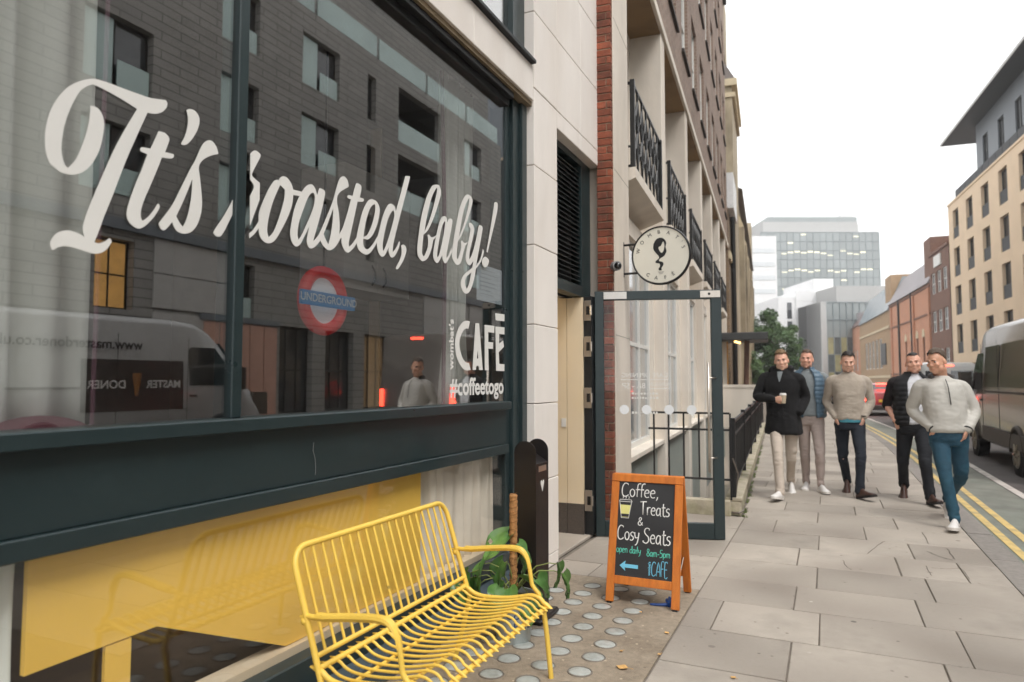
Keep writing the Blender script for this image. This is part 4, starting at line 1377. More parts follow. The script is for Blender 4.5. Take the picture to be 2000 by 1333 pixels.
# hand lettering as strokes: glyph -> (advance, [polyline...]) in a box of x-height 0.62, cap height 1
GL = {
    'C': (.62, [[(.52, .86), (.42, .98), (.25, .98), (.1, .75), (.06, .45), (.1, .15), (.25, .0), (.42, .03), (.54, .16)]]),
    'o': (.46, [[(.22, .58), (.08, .45), (.06, .22), (.16, .03), (.3, .03), (.4, .22), (.37, .47), (.22, .58)]]),
    'f': (.32, [[(.38, .95), (.28, 1.0), (.18, .9), (.15, .6), (.15, .0)], [(.02, .55), (.32, .57)]]),
    'e': (.44, [[(.08, .3), (.36, .36), (.34, .52), (.22, .58), (.09, .45), (.06, .2), (.18, .02), (.38, .08)]]),
    ',': (.25, [[(.14, .1), (.12, -.05), (.05, -.15)]]),
    'T': (.56, [[(.02, .96), (.56, 1.0)], [(.27, .97), (.27, .0)]]),
    'r': (.34, [[(.08, .58), (.09, .0)], [(.09, .4), (.2, .57), (.34, .55)]]),
    'a': (.46, [[(.36, .5), (.22, .58), (.08, .42), (.06, .16), (.17, .02), (.3, .12), (.37, .35)], [(.37, .58), (.37, .12), (.44, .0)]]),
    't': (.34, [[(.17, .92), (.16, .12), (.22, .01), (.32, .04)], [(.03, .62), (.33, .64)]]),
    's': (.36, [[(.32, .5), (.2, .58), (.08, .47), (.12, .34), (.28, .25), (.3, .1), (.18, .0), (.05, .07)]]),
    '&': (.55, [[(.5, .02), (.15, .6), (.14, .8), (.26, .92), (.36, .8), (.3, .62), (.08, .35), (.07, .12), (.2, .0), (.36, .1), (.48, .38)]]),
    'y': (.44, [[(.06, .58), (.1, .25), (.22, .2), (.36, .3)], [(.38, .58), (.34, .1), (.26, -.2), (.12, -.28)]]),
    'S': (.52, [[(.46, .86), (.34, 1.0), (.16, .94), (.1, .74), (.22, .56), (.4, .42), (.44, .18), (.28, .0), (.1, .04), (.03, .16)]]),
    'p': (.44, [[(.08, .58), (.08, -.3)], [(.08, .42), (.2, .58), (.36, .48), (.38, .2), (.24, .02), (.09, .12)]]),
    'n': (.44, [[(.08, .58), (.08, .0)], [(.08, .4), (.2, .57), (.34, .5), (.36, .0)]]),
    'm': (.62, [[(.07, .58), (.07, .0)], [(.07, .4), (.18, .57), (.28, .48), (.29, .0)], [(.29, .4), (.4, .57), (.52, .48), (.54, .0)]]),
    'd': (.46, [[(.37, .4), (.25, .56), (.09, .44), (.06, .18), (.18, .02), (.32, .1), (.37, .3)], [(.38, 1.0), (.38, .0)]]),
    'i': (.2, [[(.1, .58), (.1, .0)], [(.1, .8), (.1, .84)]]),
    'l': (.2, [[(.1, 1.0), (.1, .0)]]),
    '8': (.46, [[(.22, .52), (.08, .7), (.12, .94), (.26, .98), (.36, .8), (.24, .54), (.08, .36), (.06, .12), (.22, .0), (.38, .12), (.38, .34), (.22, .52)]]),
    '5': (.46, [[(.4, .96), (.12, .94), (.1, .56), (.28, .58), (.4, .38), (.36, .08), (.2, .0), (.06, .08)]]),
    '-': (.34, [[(.05, .34), (.3, .36)]]),
    'A': (.52, [[(.04, .0), (.24, 1.0), (.46, .0)], [(.1, .32), (.4, .34)]]),
    'F': (.42, [[(.08, .0), (.08, 1.0), (.4, 1.0)], [(.08, .55), (.32, .57)]]),
    'E': (.44, [[(.4, .98), (.08, .98), (.08, .0), (.4, .02)], [(.08, .52), (.34, .54)]]),
    ' ': (.3, []),
}


def chalk(s, u0, u1, v, h, m, r, name='chalk_lettering', cond=None):
    """text from u0 to u1 (metres from board centre), baseline v metres up the front panel"""
    tot = sum(GL[ch][0] for ch in s)
    k = (u1 - u0) / tot
    mb = MB()
    x = u0
    for ch in s:
        adv, st = GL[ch]
        for pl_ in st:
            pts = catmull(pl_, 3, closed=False) if len(pl_) > 2 else pl_
            rs = [r * (0.8 + 0.35 * abs(math.sin(3 * i / max(1, len(pts) - 1) + len(pts)))) for i in range(len(pts))]
            mb.tube([(x + px * k, -0.0052, v + py * h) for px, py in pts], rs, 6)
        x += adv * k
    mb.v = [(a, -0.0052 + (b + 0.0052) * 0.25, c) for a, b, c in mb.v]
    o = mb.build(name, m, ab, smooth=True)
    o.rotation_euler = fp[0].rotation_euler
    o.location = fp[0].location
    return o


chalk('Coffee,', -.172, .085, .690, .088, M_chalk, .0037)
chalk('Treats', -.040, .160, .578, .086, M_chalk, .0037)
chalk('&', -.050, -.012, .508, .055, M_chalk, .0032)
chalk('Cosy', -.186, -.035, .408, .090, M_chalk, .0038)
chalk('Seats', -.010, .172, .398, .096, M_chalk, .0038)
chalk('open daily', -.186, -.020, .325, .046, M_chalk_t, .0024)
chalk('8am-5pm', .018, .172, .318, .046, M_chalk_t, .0026)
chalk('CAFE', .052, .160, .200, .086, M_chalk_b, .0027)


def board_shape(cs, m, d=0.0, name='chalk_drawing'):
    me = flat_shape([catmull(c, 3) for c in cs], .0004)
    me.transform(on_plane((0, -.0056 - d, 0), (1, 0, 0)))
    o = put(name, setmat(me, m), ab)
    o.rotation_euler = fp[0].rotation_euler
    o.location = fp[0].location
    return o


board_shape([[(-.158, .243, 1), (-.118, .276, 1), (-.122, .255, 1), (-.034, .255, 1), (-.034, .232, 1), (-.122, .232, 1), (-.118, .211, 1)]], M_chalk_b, name='chalk_arrow')
board_shape([[(-.178, .650, 1), (-.098, .650, 1), (-.113, .553, 1), (-.163, .553, 1)]], M_chalk_y)
board_shape([[(-.170, .575, 1), (-.106, .575, 1), (-.110, .556, 1), (-.166, .556, 1)]], M_board, .0006)
board_shape([[(-.176, .650, 1), (-.100, .650, 1), (-.103, .634, 1), (-.173, .634, 1)]], M_board, .0006)
mb = MB()
for pl_ in ([(-.182, .655), (-.094, .655)], [(-.176, .668), (-.100, .668), (-.094, .655)], [(-.182, .655), (-.176, .668)], [(-.178, .652), (-.163, .548), (-.113, .548), (-.098, .652)],
            [(-.158, .675), (-.155, .684), (-.159, .692)], [(-.138, .675), (-.135, .686), (-.139, .695)], [(-.118, .675), (-.115, .684), (-.119, .692)]):
    mb.tube([(x, -.0062, z) for x, z in pl_], .0022, 5)
o = mb.build('chalk_drawing', M_chalk, ab)
o.rotation_euler, o.location = fp[0].rotation_euler, fp[0].location
me = text_mesh("wombat's", .022, .0003, bold=.0006)
me.transform(on_plane((.040, -.0056, .242), (0, 0, 1), (-1, 0, 0)))
o = put('chalk_lettering', setmat(me, M_chalk_b), ab)
o.rotation_euler, o.location = fp[0].rotation_euler, fp[0].location

# ------------------------------------------------------------------ round hanging sign
M_sign = mat('sign_cream', srgb(226, 222, 208), 0.5, var=0.03)
sg = thing('hanging_sign', 'round cream cafe sign with black rim and long-haired head emblem over the door', 'sign', (-1.512, 6.9, 2.43))
MB().disc((0, 0, .30), .286, 'y', .05, 64).build('face', M_sign, sg, smooth=30)
MB().tube([(.292 * math.cos(t * math.pi / 32), 0, .30 + .292 * math.sin(t * math.pi / 32)) for t in range(64)], .012, 8, closed=True).xf(Matrix.Diagonal((1, 3.0, 1, 1))).build('rim', M_black, sg, smooth=True)
mb = MB()
for zz in (.135, .435):
    mb.tube([(-.40, 0, zz), (-.23, 0, zz)], .012, 8)
mb.box(-.405, -.39, -.02, .02, .10, .47)
mb.build('bracket', M_black, sg)
for ch, an in zip("WOMBAT'S", (166, 143, 118, 94, 70, 46, 30, 16)):
    me = text_mesh(ch, .052, .0006)
    me.transform(Matrix.Rotation(R(an - 90), 4, 'Z'))
    me.transform(on_plane((.236 * math.cos(R(an)), -.0262, .30 + .236 * math.sin(R(an))), (1, 0, 0)))
    put('sign_letter', setmat(me, M_black), sg)
for ch, an in zip('CAFÉ', (236, 258, 281, 302)):
    me = text_mesh(ch, .052, .0006)
    me.transform(Matrix.Rotation(R(an + 90), 4, 'Z'))
    me.transform(on_plane((.236 * math.cos(R(an)), -.0262, .30 + .236 * math.sin(R(an))), (1, 0, 0)))
    put('sign_letter', setmat(me, M_black), sg)
k = .30 / 390
E = lambda pts: catmull([((p[0] - 755) * k, (525 - p[1]) * k) + tuple(p[2:]) for p in pts], 4)
hair = E([(735, 295), (690, 320), (660, 380), (660, 440), (690, 490), (730, 540), (728, 570), (690, 600), (690, 625), (740, 640), (742, 680), (725, 705), (730, 730, 1), (768, 730, 1), (765, 700), (790, 655), (780, 620), (735, 602), (745, 572), (800, 540), (832, 480), (820, 420), (830, 370), (815, 330), (780, 300)])
face = E([(790, 345), (806, 390), (797, 460), (772, 496), (742, 470), (728, 420), (760, 400)])
me = flat_shape([hair, face], .0006)
me.transform(on_plane((0, -.0262, .30), (1, 0, 0)))
put('emblem', setmat(me, M_black), sg)
cupe = E([(718, 742, 1), (800, 740, 1), (780, 772), (760, 778), (738, 774)])
me = flat_shape([cupe], .0006)
me.transform(on_plane((0, -.0262, .30), (1, 0, 0)))
put('emblem_cup', setmat(me, mat('emblem_grey', srgb(186, 182, 172), 0.6)), sg)

# ------------------------------------------------------------------ security camera
cc = thing('security_camera', 'small grey dome security camera on the brick pier beside the round sign', 'camera', (-1.86, 6.36, 2.5))
M_cc = mat('camera_grey', srgb(150, 150, 150), 0.4, var=0.08)
MB().tube([(-.03, .06, .06), (.02, 0, .06), (.055, -.045, .055)], [.042, .048, .046], 16).build('housing', M_cc, cc, smooth=40)
MB().ell((.062, -.053, .054), .036, .036, .036).build('dome', mat('camera_dome', srgb(20, 20, 22), 0.1, coat=0.5), cc, smooth=True)

# ------------------------------------------------------------------ litter and fallen leaves
M_bluebag = mat('blue_plastic', srgb(28, 70, 140), 0.35, var=0.3, vscale=30)
random.seed(4)
mb = MB()
bm = bmesh.new()
bmesh.ops.create_icosphere(bm, subdivisions=3, radius=1)
for v in bm.verts:
    d = 1 + 0.55 * noise.noise(v.co * 2.3)
    v.co = Vector((v.co.x * .032 * d, v.co.y * .03 * d, max(0, v.co.z * .034 * d + .022)))
mb.addbm(bm)
mb.tube([(-.02, -.01, .012), (-.06, -.02, .008), (-.10, -.03, .007), (-.125, -.03, .006)], [.012, .010, .009, .006], 6)
lt = mb.build('litter_wrapper', M_bluebag, smooth=50)
lt.location = (-.955, 4.50, .004)
tag(lt, 'crumpled blue plastic wrapper at the foot of the chalkboard sign', 'litter')
M_fall = mat('dry_leaf', srgb(214, 168, 104), 0.8, var=0.2, vscale=60, rnd=0.15)


def dry_leaf(sz):
    mb = MB()
    out = catmull([(0, -.5, 1), (.28, -.35), (.42, 0), (.2, .32), (0, .55, 1), (-.25, .28), (-.4, -.05), (-.26, -.38)], 3)
    c = (0, 0, .002)
    pts = [(x * sz, y * sz, .004 + .16 * sz * (x * x + .5 * y * y) + .04 * sz * math.sin(5 * x + 7 * y)) for x, y in out]
    for i in range(len(pts)):
        mb.quad(c, pts[i], pts[(i + 1) % len(pts)])
    mb.tube([(0, -.5 * sz, .008), (.05 * sz, -.75 * sz, .006), (.12 * sz, -.95 * sz, .004)], .0012, 4)
    return mb.mesh('fallen_leaf', M_fall, smooth=True, fix=False)


lm = [dry_leaf(.062), dry_leaf(.030), dry_leaf(.022)]
FL = [(-.979, 3.443, 0, 'largest dry tan leaf on the concrete between bench and paving'), (-.877, 4.014, 1, 'small dry leaf by the paving edge below the chalkboard'), (-1.04, 3.644, 2, 'tiny leaf scrap among the glass lenses'),
      (-.455, 3.555, 1, 'small dry leaf lying on the stone paving near the bottom edge'), (-1.10, 4.30, 2, 'tiny leaf scrap just left of the blue wrapper'), (-.845, 3.685, 2, 'tiny leaf scrap in the joint beside the lens slab')]
for x, y, i, lab in FL:
    o = put('fallen_leaf', lm[i], None, (x, y, .006), (0, 0, random.uniform(0, 6)))
    tag(o, lab, 'leaf', 'fallen leaves on the ground')

# ------------------------------------------------------------------ generic window unit
WIN = {}


def window(parent, y0, y1, z0, z1, x, mf, mp, cols_=1, rows_=1, fw=0.05, d=0.05, name='window', sill=None, door=False, bars=None):
    """frame mesh (facing local +x) with a pane child; meshes are shared between alike windows"""
    w, h = round(y1 - y0, 3), round(z1 - z0, 3)
    key = (w, h, mf.name, mp.name, cols_, rows_, fw, d, sill, name)
    if key not in WIN:
        mb = MB()
        mb.box(-d, 0, 0, fw, 0, h).box(-d, 0, w - fw, w, 0, h).box(-d, 0, fw, w - fw, 0, fw).box(-d, 0, fw, w - fw, h - fw, h)
        for i in range(1, cols_):
            c = w * i / cols_
            mb.box(-d + .004, -.004, c - fw * .35, c + fw * .35, fw, h - fw)
        for i in range(1, rows_):
            c = h * i / rows_
            mb.box(-d + .006, -.006, fw, w - fw, c - fw * .35, c + fw * .35)
        if sill:
            mb.box(-d, sill, -.05, w + .05, -.06, 0)
        mp_ = MB().box(-d * .6, -d * .5, fw * .5, w - fw * .5, fw * .5, h - fw * .5).mesh('pane', mp)
        WIN[key] = (mb.mesh(name, mf), mp_)
    a, b = WIN[key]
    o = put(name, a, parent, (x, y0, z0))
    put('pane', b, o)
    return o


M_conc = mat('pale_concrete', srgb(226, 216, 203), 0.85, var=0.10, vscale=1.4, bump=0.25, bscale=25, tint=srgb(188, 174, 158), tfac=0.6, tscale=0.9, stretch=(1, 1, 0.4))
M_soffit = mat('concrete_soffit', srgb(150, 124, 92), 0.9, var=0.15, vscale=1.2, tint=srgb(110, 88, 62), tfac=0.7)
M_brown = brickmat('brown_brick', srgb(138, 114, 100), srgb(118, 96, 84), srgb(150, 136, 124), var=0.14)
M_wframe = mat('white_window_paint', srgb(224, 222, 216), 0.5, var=0.04)
M_dglass = mat('window_glass_dark', srgb(46, 50, 54), 0.06, var=0.15, vscale=0.8, spec=0.9, coat=0.6)
M_pglass = mat('window_glass_pale', srgb(128, 134, 138), 0.08, var=0.15, vscale=0.8, spec=0.9, coat=0.6)
M_greypanel = mat('grey_green_panel', srgb(146, 152, 146), 0.6, var=0.06)
M_pit = mat('lightwell_render', srgb(140, 134, 122), 0.9, var=0.2, vscale=2)

LA = R(4.2)
nb_ = thing('brown_brick_building', 'tall brown brick building with concrete fins and black balconies next to the cafe', 'building', (-1.87, 6.45, 0), LA)
M_red = mat('red_brick', srgb(140, 76, 54), 0.88, var=0.22, vscale=30, bump=0.6, bscale=70, rnd=0.40, tint=srgb(88, 58, 48), tfac=0.85, tscale=5)
M_mortar = mat('brick_mortar', srgb(150, 128, 108), 0.95, var=0.2, vscale=20)
MB().box(-.145, -.006, -.100, .0, 0.0, 16.3).build('brick_pier_core', M_mortar, nb_)
random.seed(12)
bks = {}
for kind, segs in enumerate((((-.147, .001),), ((-.147, -.052), (-.044, .001)))):
    for q, (a, b) in enumerate(segs):
        bks[(kind, q)] = (MB().box(-(b - a) / 2, (b - a) / 2, -.008, .052, 0, .064, b=.004).mesh('brick', M_red), (a + b) / 2)
nc = 0
for k in range(122):
    kind = (0, 1)[k % 3 == 1]
    for q in range(1 + kind):
        me, xc = bks[(kind, q)]
        o = put('brick', me, nb_, (xc, -.100 + random.uniform(-.004, .002), .006 + k * .075 + random.uniform(-.002, .002)))
        o.rotation_euler = (0, 0, random.uniform(-.02, .02))
        nc += 1
MB().box(-.147, .001, -.106, -.05, 9.16, 16.3).build('upper_brick_pier', brickmat('red_brick_far', srgb(160, 80, 50), srgb(120, 66, 46), srgb(150, 128, 108)), nb_)

fins = [0.76, 3.74, 6.84, 9.94, 13.04, 16.14, 19.24]
MB().box(-.62, 0, 0.004, .76, -2.2, 6.60, b=.01).build('concrete_fin', M_conc, nb_)
fin_me = MB().box(-.50, 0, -.36, 0, -2.2, 6.60, b=.01).mesh('concrete_fin', M_conc)
for s in fins[1:]:
    put('concrete_fin', fin_me, nb_, (0, s, 0))
for zz in (1.9, 3.55, 5.1):
    MB().box(-.01, .0012, .02, .75, zz, zz + .006).build('fin_joint', M_pit, nb_)
# recessed wall behind the fins, with real openings
ops = []
wins = []
bays = [(fins[i], fins[i + 1] - .36) for i in range(len(fins) - 1)]
for a, b in bays:
    wins.append((a + .18, b - .12, .62, 3.22, 3, 2))
    wins.append((a + .18, b - .12, 3.95, 6.30, 2, 2))
wall_with_openings(0, 20.9, 3.42, 6.62, [w[:4] for w in wins if w[2] > 3], depth=.10, x=-.46).build('recessed_wall', M_conc, nb_)
wall_with_openings(0, 20.9, -2.2, 3.42, [w[:4] for w in wins if w[2] < 3], depth=.10, x=-.15).build('recessed_wall', M_conc, nb_)
MB().box(-.46, -.152, 0, 20.9, 3.40, 3.42).build('ledge', M_conc, nb_)
for w in wins:
    window(nb_, w[0], w[1], w[2], w[3], -.53 if w[2] > 3 else -.20, M_wframe, M_dglass if w[2] > 3 else M_pglass, w[4], w[5], .07, .06, sill=None)
for a, b in bays:
    MB().box(-.149, -.12, a + .03, b - .03, -1.2, .56).build('apron_panel', M_greypanel, nb_)
    MB().box(-.149, -.02, a + .002, b - .002, .565, .625, b=.006).build('stone_sill', M_conc, nb_)
# balconies


def balcony_rail(w):
    fr_ = MB()
    t = .026
    for zz in (.03, .97):
        fr_.box(-t / 2, t / 2, 0, w, zz - t / 2, zz + t / 2)
        for yv in (0, w):
            fr_.box(-.50, -t / 2, yv - t / 2, yv + t / 2, zz - t / 2, zz + t / 2)
    for yv in (0, w):
        fr_.box(-t, t, yv - t, yv + t, 0, 1.0)
    n_ = 7
    for i in range(1, n_):
        yv = w * i / n_
        fr_.box(-.012, .012, yv - .012, yv + .012, .03, .97)
        for s in (-1, 1):
            fr_.tube([(0, yv + s * .0, .12), (0, yv + s * .10, .28), (0, yv + s * .02, .48), (0, yv + s * .11, .66), (0, yv, .86)], .014, 5)
    for i in range(1, 3):
        fr_.box(-.50 * i / 3 - .007, -.50 * i / 3 + .007, -.007, .007, .03, .97)
    return fr_.mesh('balcony_railing', M_black)


br = balcony_rail(2.05)
bs = MB().prism([(-.46, 0), (.16, 0), (.16, -.12), (-.46, -.34)], 0, 2.16, 'y').mesh('balcony_slab', M_conc)
for a, b in bays:
    put('balcony_slab', bs, nb_, (-.09, a + .04, 3.80))
    put('balcony_railing', br, nb_, (.035, a + .09, 3.80))
# upper storeys
ops = []
for zz in (7.62, 10.45, 13.25):
    for k in range(11):
        yv = .55 + k * 1.86
        ops.append((yv, yv + 1.05, zz, zz + 1.65))
wall_with_openings(0.0, 20.9, 6.74, 16.35, ops, depth=.14, x=.0).build('brick_wall', M_brown, nb_)
MB().box(-.48, .035, .0, 20.9, 6.60, 6.74, b=.01).build('concrete_band', M_conc, nb_)
MB().box(-.459, -.01, .77, 20.9, 6.575, 6.598).build('soffit', M_soffit, nb_)
for o_ in ops:
    window(nb_, *o_, -.06, M_wframe, M_pglass, 2, 2, .06, .05)
    MB().box(-.02, .05, o_[0] - .06, o_[1] + .06, o_[2] - .055, o_[2] - .002).build('window_sill', mat('dark_sill', srgb(58, 50, 46), 0.7), nb_)
MB().box(-.6, .12, -.02, 21.0, 16.35, 16.55).build('cornice', mat('dark_cornice', srgb(66, 60, 56), 0.8), nb_)
mb = MB()
mb.box(-8, -.61, .0, 20.9, -2.2, 16.3)
mb.box(-.60, -.15, .0, 20.9, 6.75, 16.3)
mb.build('building_core', M_pit, nb_)

# light well in front of the building, with plinth and railings
mb = MB()
x0, y0 = -.93, 7.75
mb.quad((-3.5, 7.7, -2.2), (-.9, 7.7, -2.2), (-2.0, 27, -2.2), (-4.0, 27, -2.2))
mb.quad((-3.5, 7.70, -2.2), (-.9, 7.70, -2.2), (-.9, 7.70, -.01), (-3.5, 7.70, -.01))
mb.quad((-.95, 7.7, -2.2), (-2.13, 27, -2.2), (-2.13, 27, .0), (-.95, 7.7, .0))
mb.quad((-4, 27, -2.2), (-2.1, 27, -2.2), (-2.1, 27, 0), (-4, 27, 0))
o = mb.build('light_well', M_pit, fix=False)
o['kind'] = 'structure'
RA = R(3.5)
M_cop = mat('mossy_coping', srgb(176, 166, 146), 0.9, var=0.25, vscale=6, bump=0.5, bscale=40, rnd=0.06, tint=srgb(112, 116, 70), tfac=0.7, tscale=4)
rl = thing('area_railing', 'long black iron railing on a mossy stone plinth beside the pavement', 'railing', (-.955, 7.76, 0), RA)
for k in range(12):
    MB().box(-.075, .075, k * 1.2 + .003, k * 1.2 + 1.197, 0.0, .155, b=.012).build('coping_stone', M_cop, rl)
    MB().box(-.085, .09, k * 1.2 + .002, k * 1.2 + 1.198, .156, .20, b=.01).build('coping_stone', M_cop, rl)
MB().box(-.016, .016, 0, 14.3, .985, 1.015).build('top_rail', M_black, rl)
MB().box(-.014, .014, 0, 14.3, .845, .865).build('mid_rail', M_black, rl)
MB().box(-.014, .014, 0, 14.3, .285, .31).build('bottom_rail', M_black, rl)
post_me = MB().box(-.028, .028, -.028, .028, .2, 1.05, b=.004).mesh('post', M_black)
for k in range(7):
    put('post', post_me, rl, (0, .03 + k * 2.37, 0))
bar_ = MB().box(-.008, .008, -.008, .008, .31, .845).mesh('bar', M_black)
ub_ = MB().box(-.006, .006, -.006, .006, .865, .985).mesh('collar_bar', M_black)
for k in range(128):
    put('bar', bar_, rl, (0, .11 + k * .11, 0))
    if k % 2:
        put('collar_bar', ub_, rl, (0, .11 + k * .11, 0))
mb = MB().tube([(.02, .06, .21), (.05, .02, .45), (.0, -.02, .62)], .009, 6)
mb.tube([(-.07, .02, .04), (.05, -.02, .04), (.10, .05, .06)], .011, 6)
mb.build('stay', mat('worn_steel', srgb(128, 120, 112), 0.5, metal=0.6), rl)
er = thing('area_railing', 'short black railing across the end of the light well seen through the glass door', 'railing', (-1.86, 7.72, 0), R(2))
for zz in (.385, .92, 1.10):
    MB().box(0, .88, -.012, .012, zz - .011, zz + .011).build('rail', M_black, er)
for k in range(6):
    MB().box(.06 + k * .165 - .009, .06 + k * .165 + .009, -.009, .009, .17 if k in (0, 5) else .39, 1.10).build('bar', M_black, er)
MB().box(0, .88, -.06, .06, 0.0, .17, b=.01).build('plinth', M_cop, er)

# entrance canopy farther along
cn = thing('entrance_canopy', 'dark flat entrance canopy jutting over the pavement beyond the railings', 'canopy', (-3.25, 24.9, 0), R(4.2))
M_can = mat('canopy_grey', srgb(62, 62, 62), 0.5)
MB().box(-.3, 1.42, -.5, 1.6, 2.86, 3.12, b=.02).build('slab', M_can, cn)
MB().tube([(.62, .2, 0), (.72, .2, 2.86)], .09, 10).build('post', mat('rusty_brown', srgb(98, 70, 56), 0.7), cn)
MB().box(-.12, .06, .4, .55, 0, 2.86).build('orange_pilaster', mat('orange_paint', srgb(206, 146, 40), 0.6), cn)
for k in range(3):
    MB().ell((.35 + k * .05, .0 + k * .35, 2.83), .05, .05, .04).build('lamp', mat('warm_lamp', (1, .7, .3), 0.5, emis=(1.0, .62, .2), estr=3.0), cn)
lw = tag(MB().box(-4.2, -1.92, 22.4, 22.6, 0, 1.25).box(-4.2, -1.9, 22.38, 22.62, 1.255, 1.34).build('low_wall', M_conc), 'low pale rendered wall closing the far end of the light well', 'wall')

# stone church beyond
M_tan = mat('tan_stone', srgb(168, 154, 130), 0.9, var=0.25, vscale=1.4, bump=0.6, bscale=6, tint=srgb(96, 86, 70), tfac=0.8, tscale=0.9, stretch=(1, 1, .45))
M_tan_l = mat('pale_dressing', srgb(206, 190, 160), 0.9, var=0.1, vscale=1.5)
M_roof = mat('slate_roof', srgb(120, 112, 108), 0.7, var=0.15, vscale=1.5)
M_bkwall = brickmat('stock_brick', srgb(124, 100, 74), srgb(98, 78, 58), srgb(140, 124, 104), var=0.2)
ch = thing('stone_church', 'old tan stone church front with stepped buttress beyond the brown building', 'church', (-3.40, 27.6, 0), R(4.2))
mb = MB().box(-9, .10, 3.0, 8.2, 0, 14.4)
mb.build('tower_wall', M_tan, ch)
MB().prism([(-9, 14.7), (.25, 14.7), (-.55, 16.1), (-9, 16.1)], 3.0, 8.2, 'y').build('weathering', M_roof, ch)
MB().box(-9, .32, 2.9, 8.3, 14.4, 14.7).build('string_course', M_tan_l, ch)
MB().box(-9, .24, 2.95, 8.25, 13.9, 14.1).build('string_course', M_tan_l, ch)
MB().box(-9, -.55, 3.2, 8.0, 16.1, 19.2).build('upper_stage', M_tan, ch)
MB().box(-1.5, -.35, 4.6, 8.6, 17.4, 20.6).build('pinnacle', M_tan, ch)
MB().box(-8, .0, -.3, 2.6, 0, 8.2).build('link_wall', M_bkwall, ch)
MB().box(-8, .22, -.2, 2.7, 8.2, 9.6).build('signboard', mat('white_fascia', srgb(226, 226, 226), 0.6), ch)
MB().box(-8, .08, -.25, 2.65, 6.2, 6.5).build('string_course', M_tan_l, ch)
MB().tube([(.12, 1.0, 0), (.12, 1.0, 8.1)], .10, 8).build('drainpipe', M_black, ch)
for yv in (9, 14, 19, 24, 29, 34):
    MB().box(-6, .32, yv, yv + .9, 0, 9.4).build('buttress', M_tan, ch)
    MB().prism([(-6, 9.4), (.32, 9.4), (-.1, 10.6), (-6, 10.6)], yv, yv + .9, 'y').build('buttress_cap', M_tan_l, ch)
ops = [(a + 1.4, a + 3.4, 3.0, 8.0) for a in (9, 14, 19, 24, 29)]
wall_with_openings(8.3, 36, 0, 11.2, ops, depth=.35, x=.0).build('nave_wall', M_tan, ch)
for o_ in ops:
    window(ch, *o_, -.2, M_tan_l, M_dglass, 2, 1, .12, .1)
MB().prism([(-8, 15.5), (-8, 11.2), (.3, 11.2)], 8.3, 36, 'y').build('roof', M_roof, ch)
MB().box(-3, .15, 36.2, 39.0, 0, 15.6).build('turret', M_tan, ch)
MB().tube([(-.6, 37, 15.6), (-.6, 37, 18.6)], .05, 6).build('finial', M_roof, ch)

# ------------------------------------------------------------------ right-hand street front and skyline
RA5 = R(185)
d5 = Vector((-math.sin(R(5)), math.cos(R(5)), 0))
RP = Vector((9.7, 69.5, 0))
M_beige = mat('beige_stone', srgb(228, 204, 174), 0.85, var=0.06, vscale=0.6, bump=0.1, bscale=6)
M_zinc = mat('grey_zinc', srgb(116, 122, 128), 0.55, var=0.06, vscale=0.8)
M_dark_eave = mat('dark_eave', srgb(54, 58, 60), 0.6)
M_pale_eave = mat('pale_eave', srgb(198, 198, 196), 0.6)
M_darkframe = mat('dark_window_frame', srgb(32, 31, 31), 0.5)
M_railg = mat('dark_balustrade', srgb(24, 27, 29), 0.6)

M_farglass = mat('far_window_glass', srgb(30, 32, 34), .25, var=.5, vscale=.25, spec=.35, rnd=.3)
bb_ = thing('beige_apartment_building', 'beige stone apartment block with dark windows and grey set-back top storey', 'building', RP + d5 * -0.87, RA5)
ops = []
for zz in (13.35, 10.15, 6.95, 3.75, 0.5):
    for k in range(7):
        yv = 1.35 + 3.88 * k
        ops.append((yv, yv + 1.75, zz, zz + 2.4))
wall_with_openings(0, 28, 0, 16.45, ops, depth=.35, x=0).build('wall', M_beige, bb_)
bal = MB().box(-.12, -.06, .04, 1.71, .0, .95).mesh('balcony_panel', M_railg)
for o_ in ops:
    w = window(bb_, *o_, -.22, M_darkframe, M_farglass, 2, 1, .09, .08)
    put('balcony_panel', bal, bb_, (0, o_[0], o_[2]))
MB().box(-12, -.36, .02, 28, 0, 16.4).build('core', M_darkframe, bb_)
MB().box(-12, -.0, -.02, .0, 0, 16.45).build('end_wall', M_beige, bb_)
MB().box(-12, .06, -.08, 28, 16.45, 16.62).build('coping', M_beige, bb_)
ops2 = [(5.6 + 3.6 * k, 6.9 + 3.6 * k, 17.6, 20.6) for k in range(6)]
wall_with_openings(4.0, 28, 16.6, 22.0, ops2, depth=.2, x=-1.2).build('set_back_storey', M_zinc, bb_)
MB().box(-11, -1.45, 4.0, 28, 16.6, 22.0).build('set_back_core', M_zinc, bb_)
for o_ in ops2:
    window(bb_, *o_, -1.3, M_darkframe, M_farglass, 2, 1, .08, .08)
for k in range(18):
    MB().box(-.34, -.30, 1.2 + k * 1.48, 1.2 + k * 1.48 + 1.40, 16.66, 17.55).build('balustrade_panel', M_railg, bb_)
MB().prism([(-11, 22.0), (.2, 22.0), (.25, 22.16), (-11, 22.6)], -.6, 28, 'y').build('eave', M_dark_eave, bb_)
MB().box(.252, .30, -.6, 28, 21.98, 22.18).build('eave_fascia', M_pale_eave, bb_)

M_orange = brickmat('orange_brick', srgb(204, 140, 106), srgb(184, 120, 90), srgb(196, 162, 138), var=0.08)
M_tanb = brickmat('tan_brick', srgb(172, 140, 104), srgb(152, 120, 88), srgb(180, 158, 130), var=0.08)
M_dkb = brickmat('dark_red_brick', srgb(124, 84, 68), srgb(104, 68, 56), srgb(140, 116, 100), var=0.08)
M_mansard = mat('mansard_slate', srgb(150, 144, 146), 0.6, var=0.12, vscale=0.8)


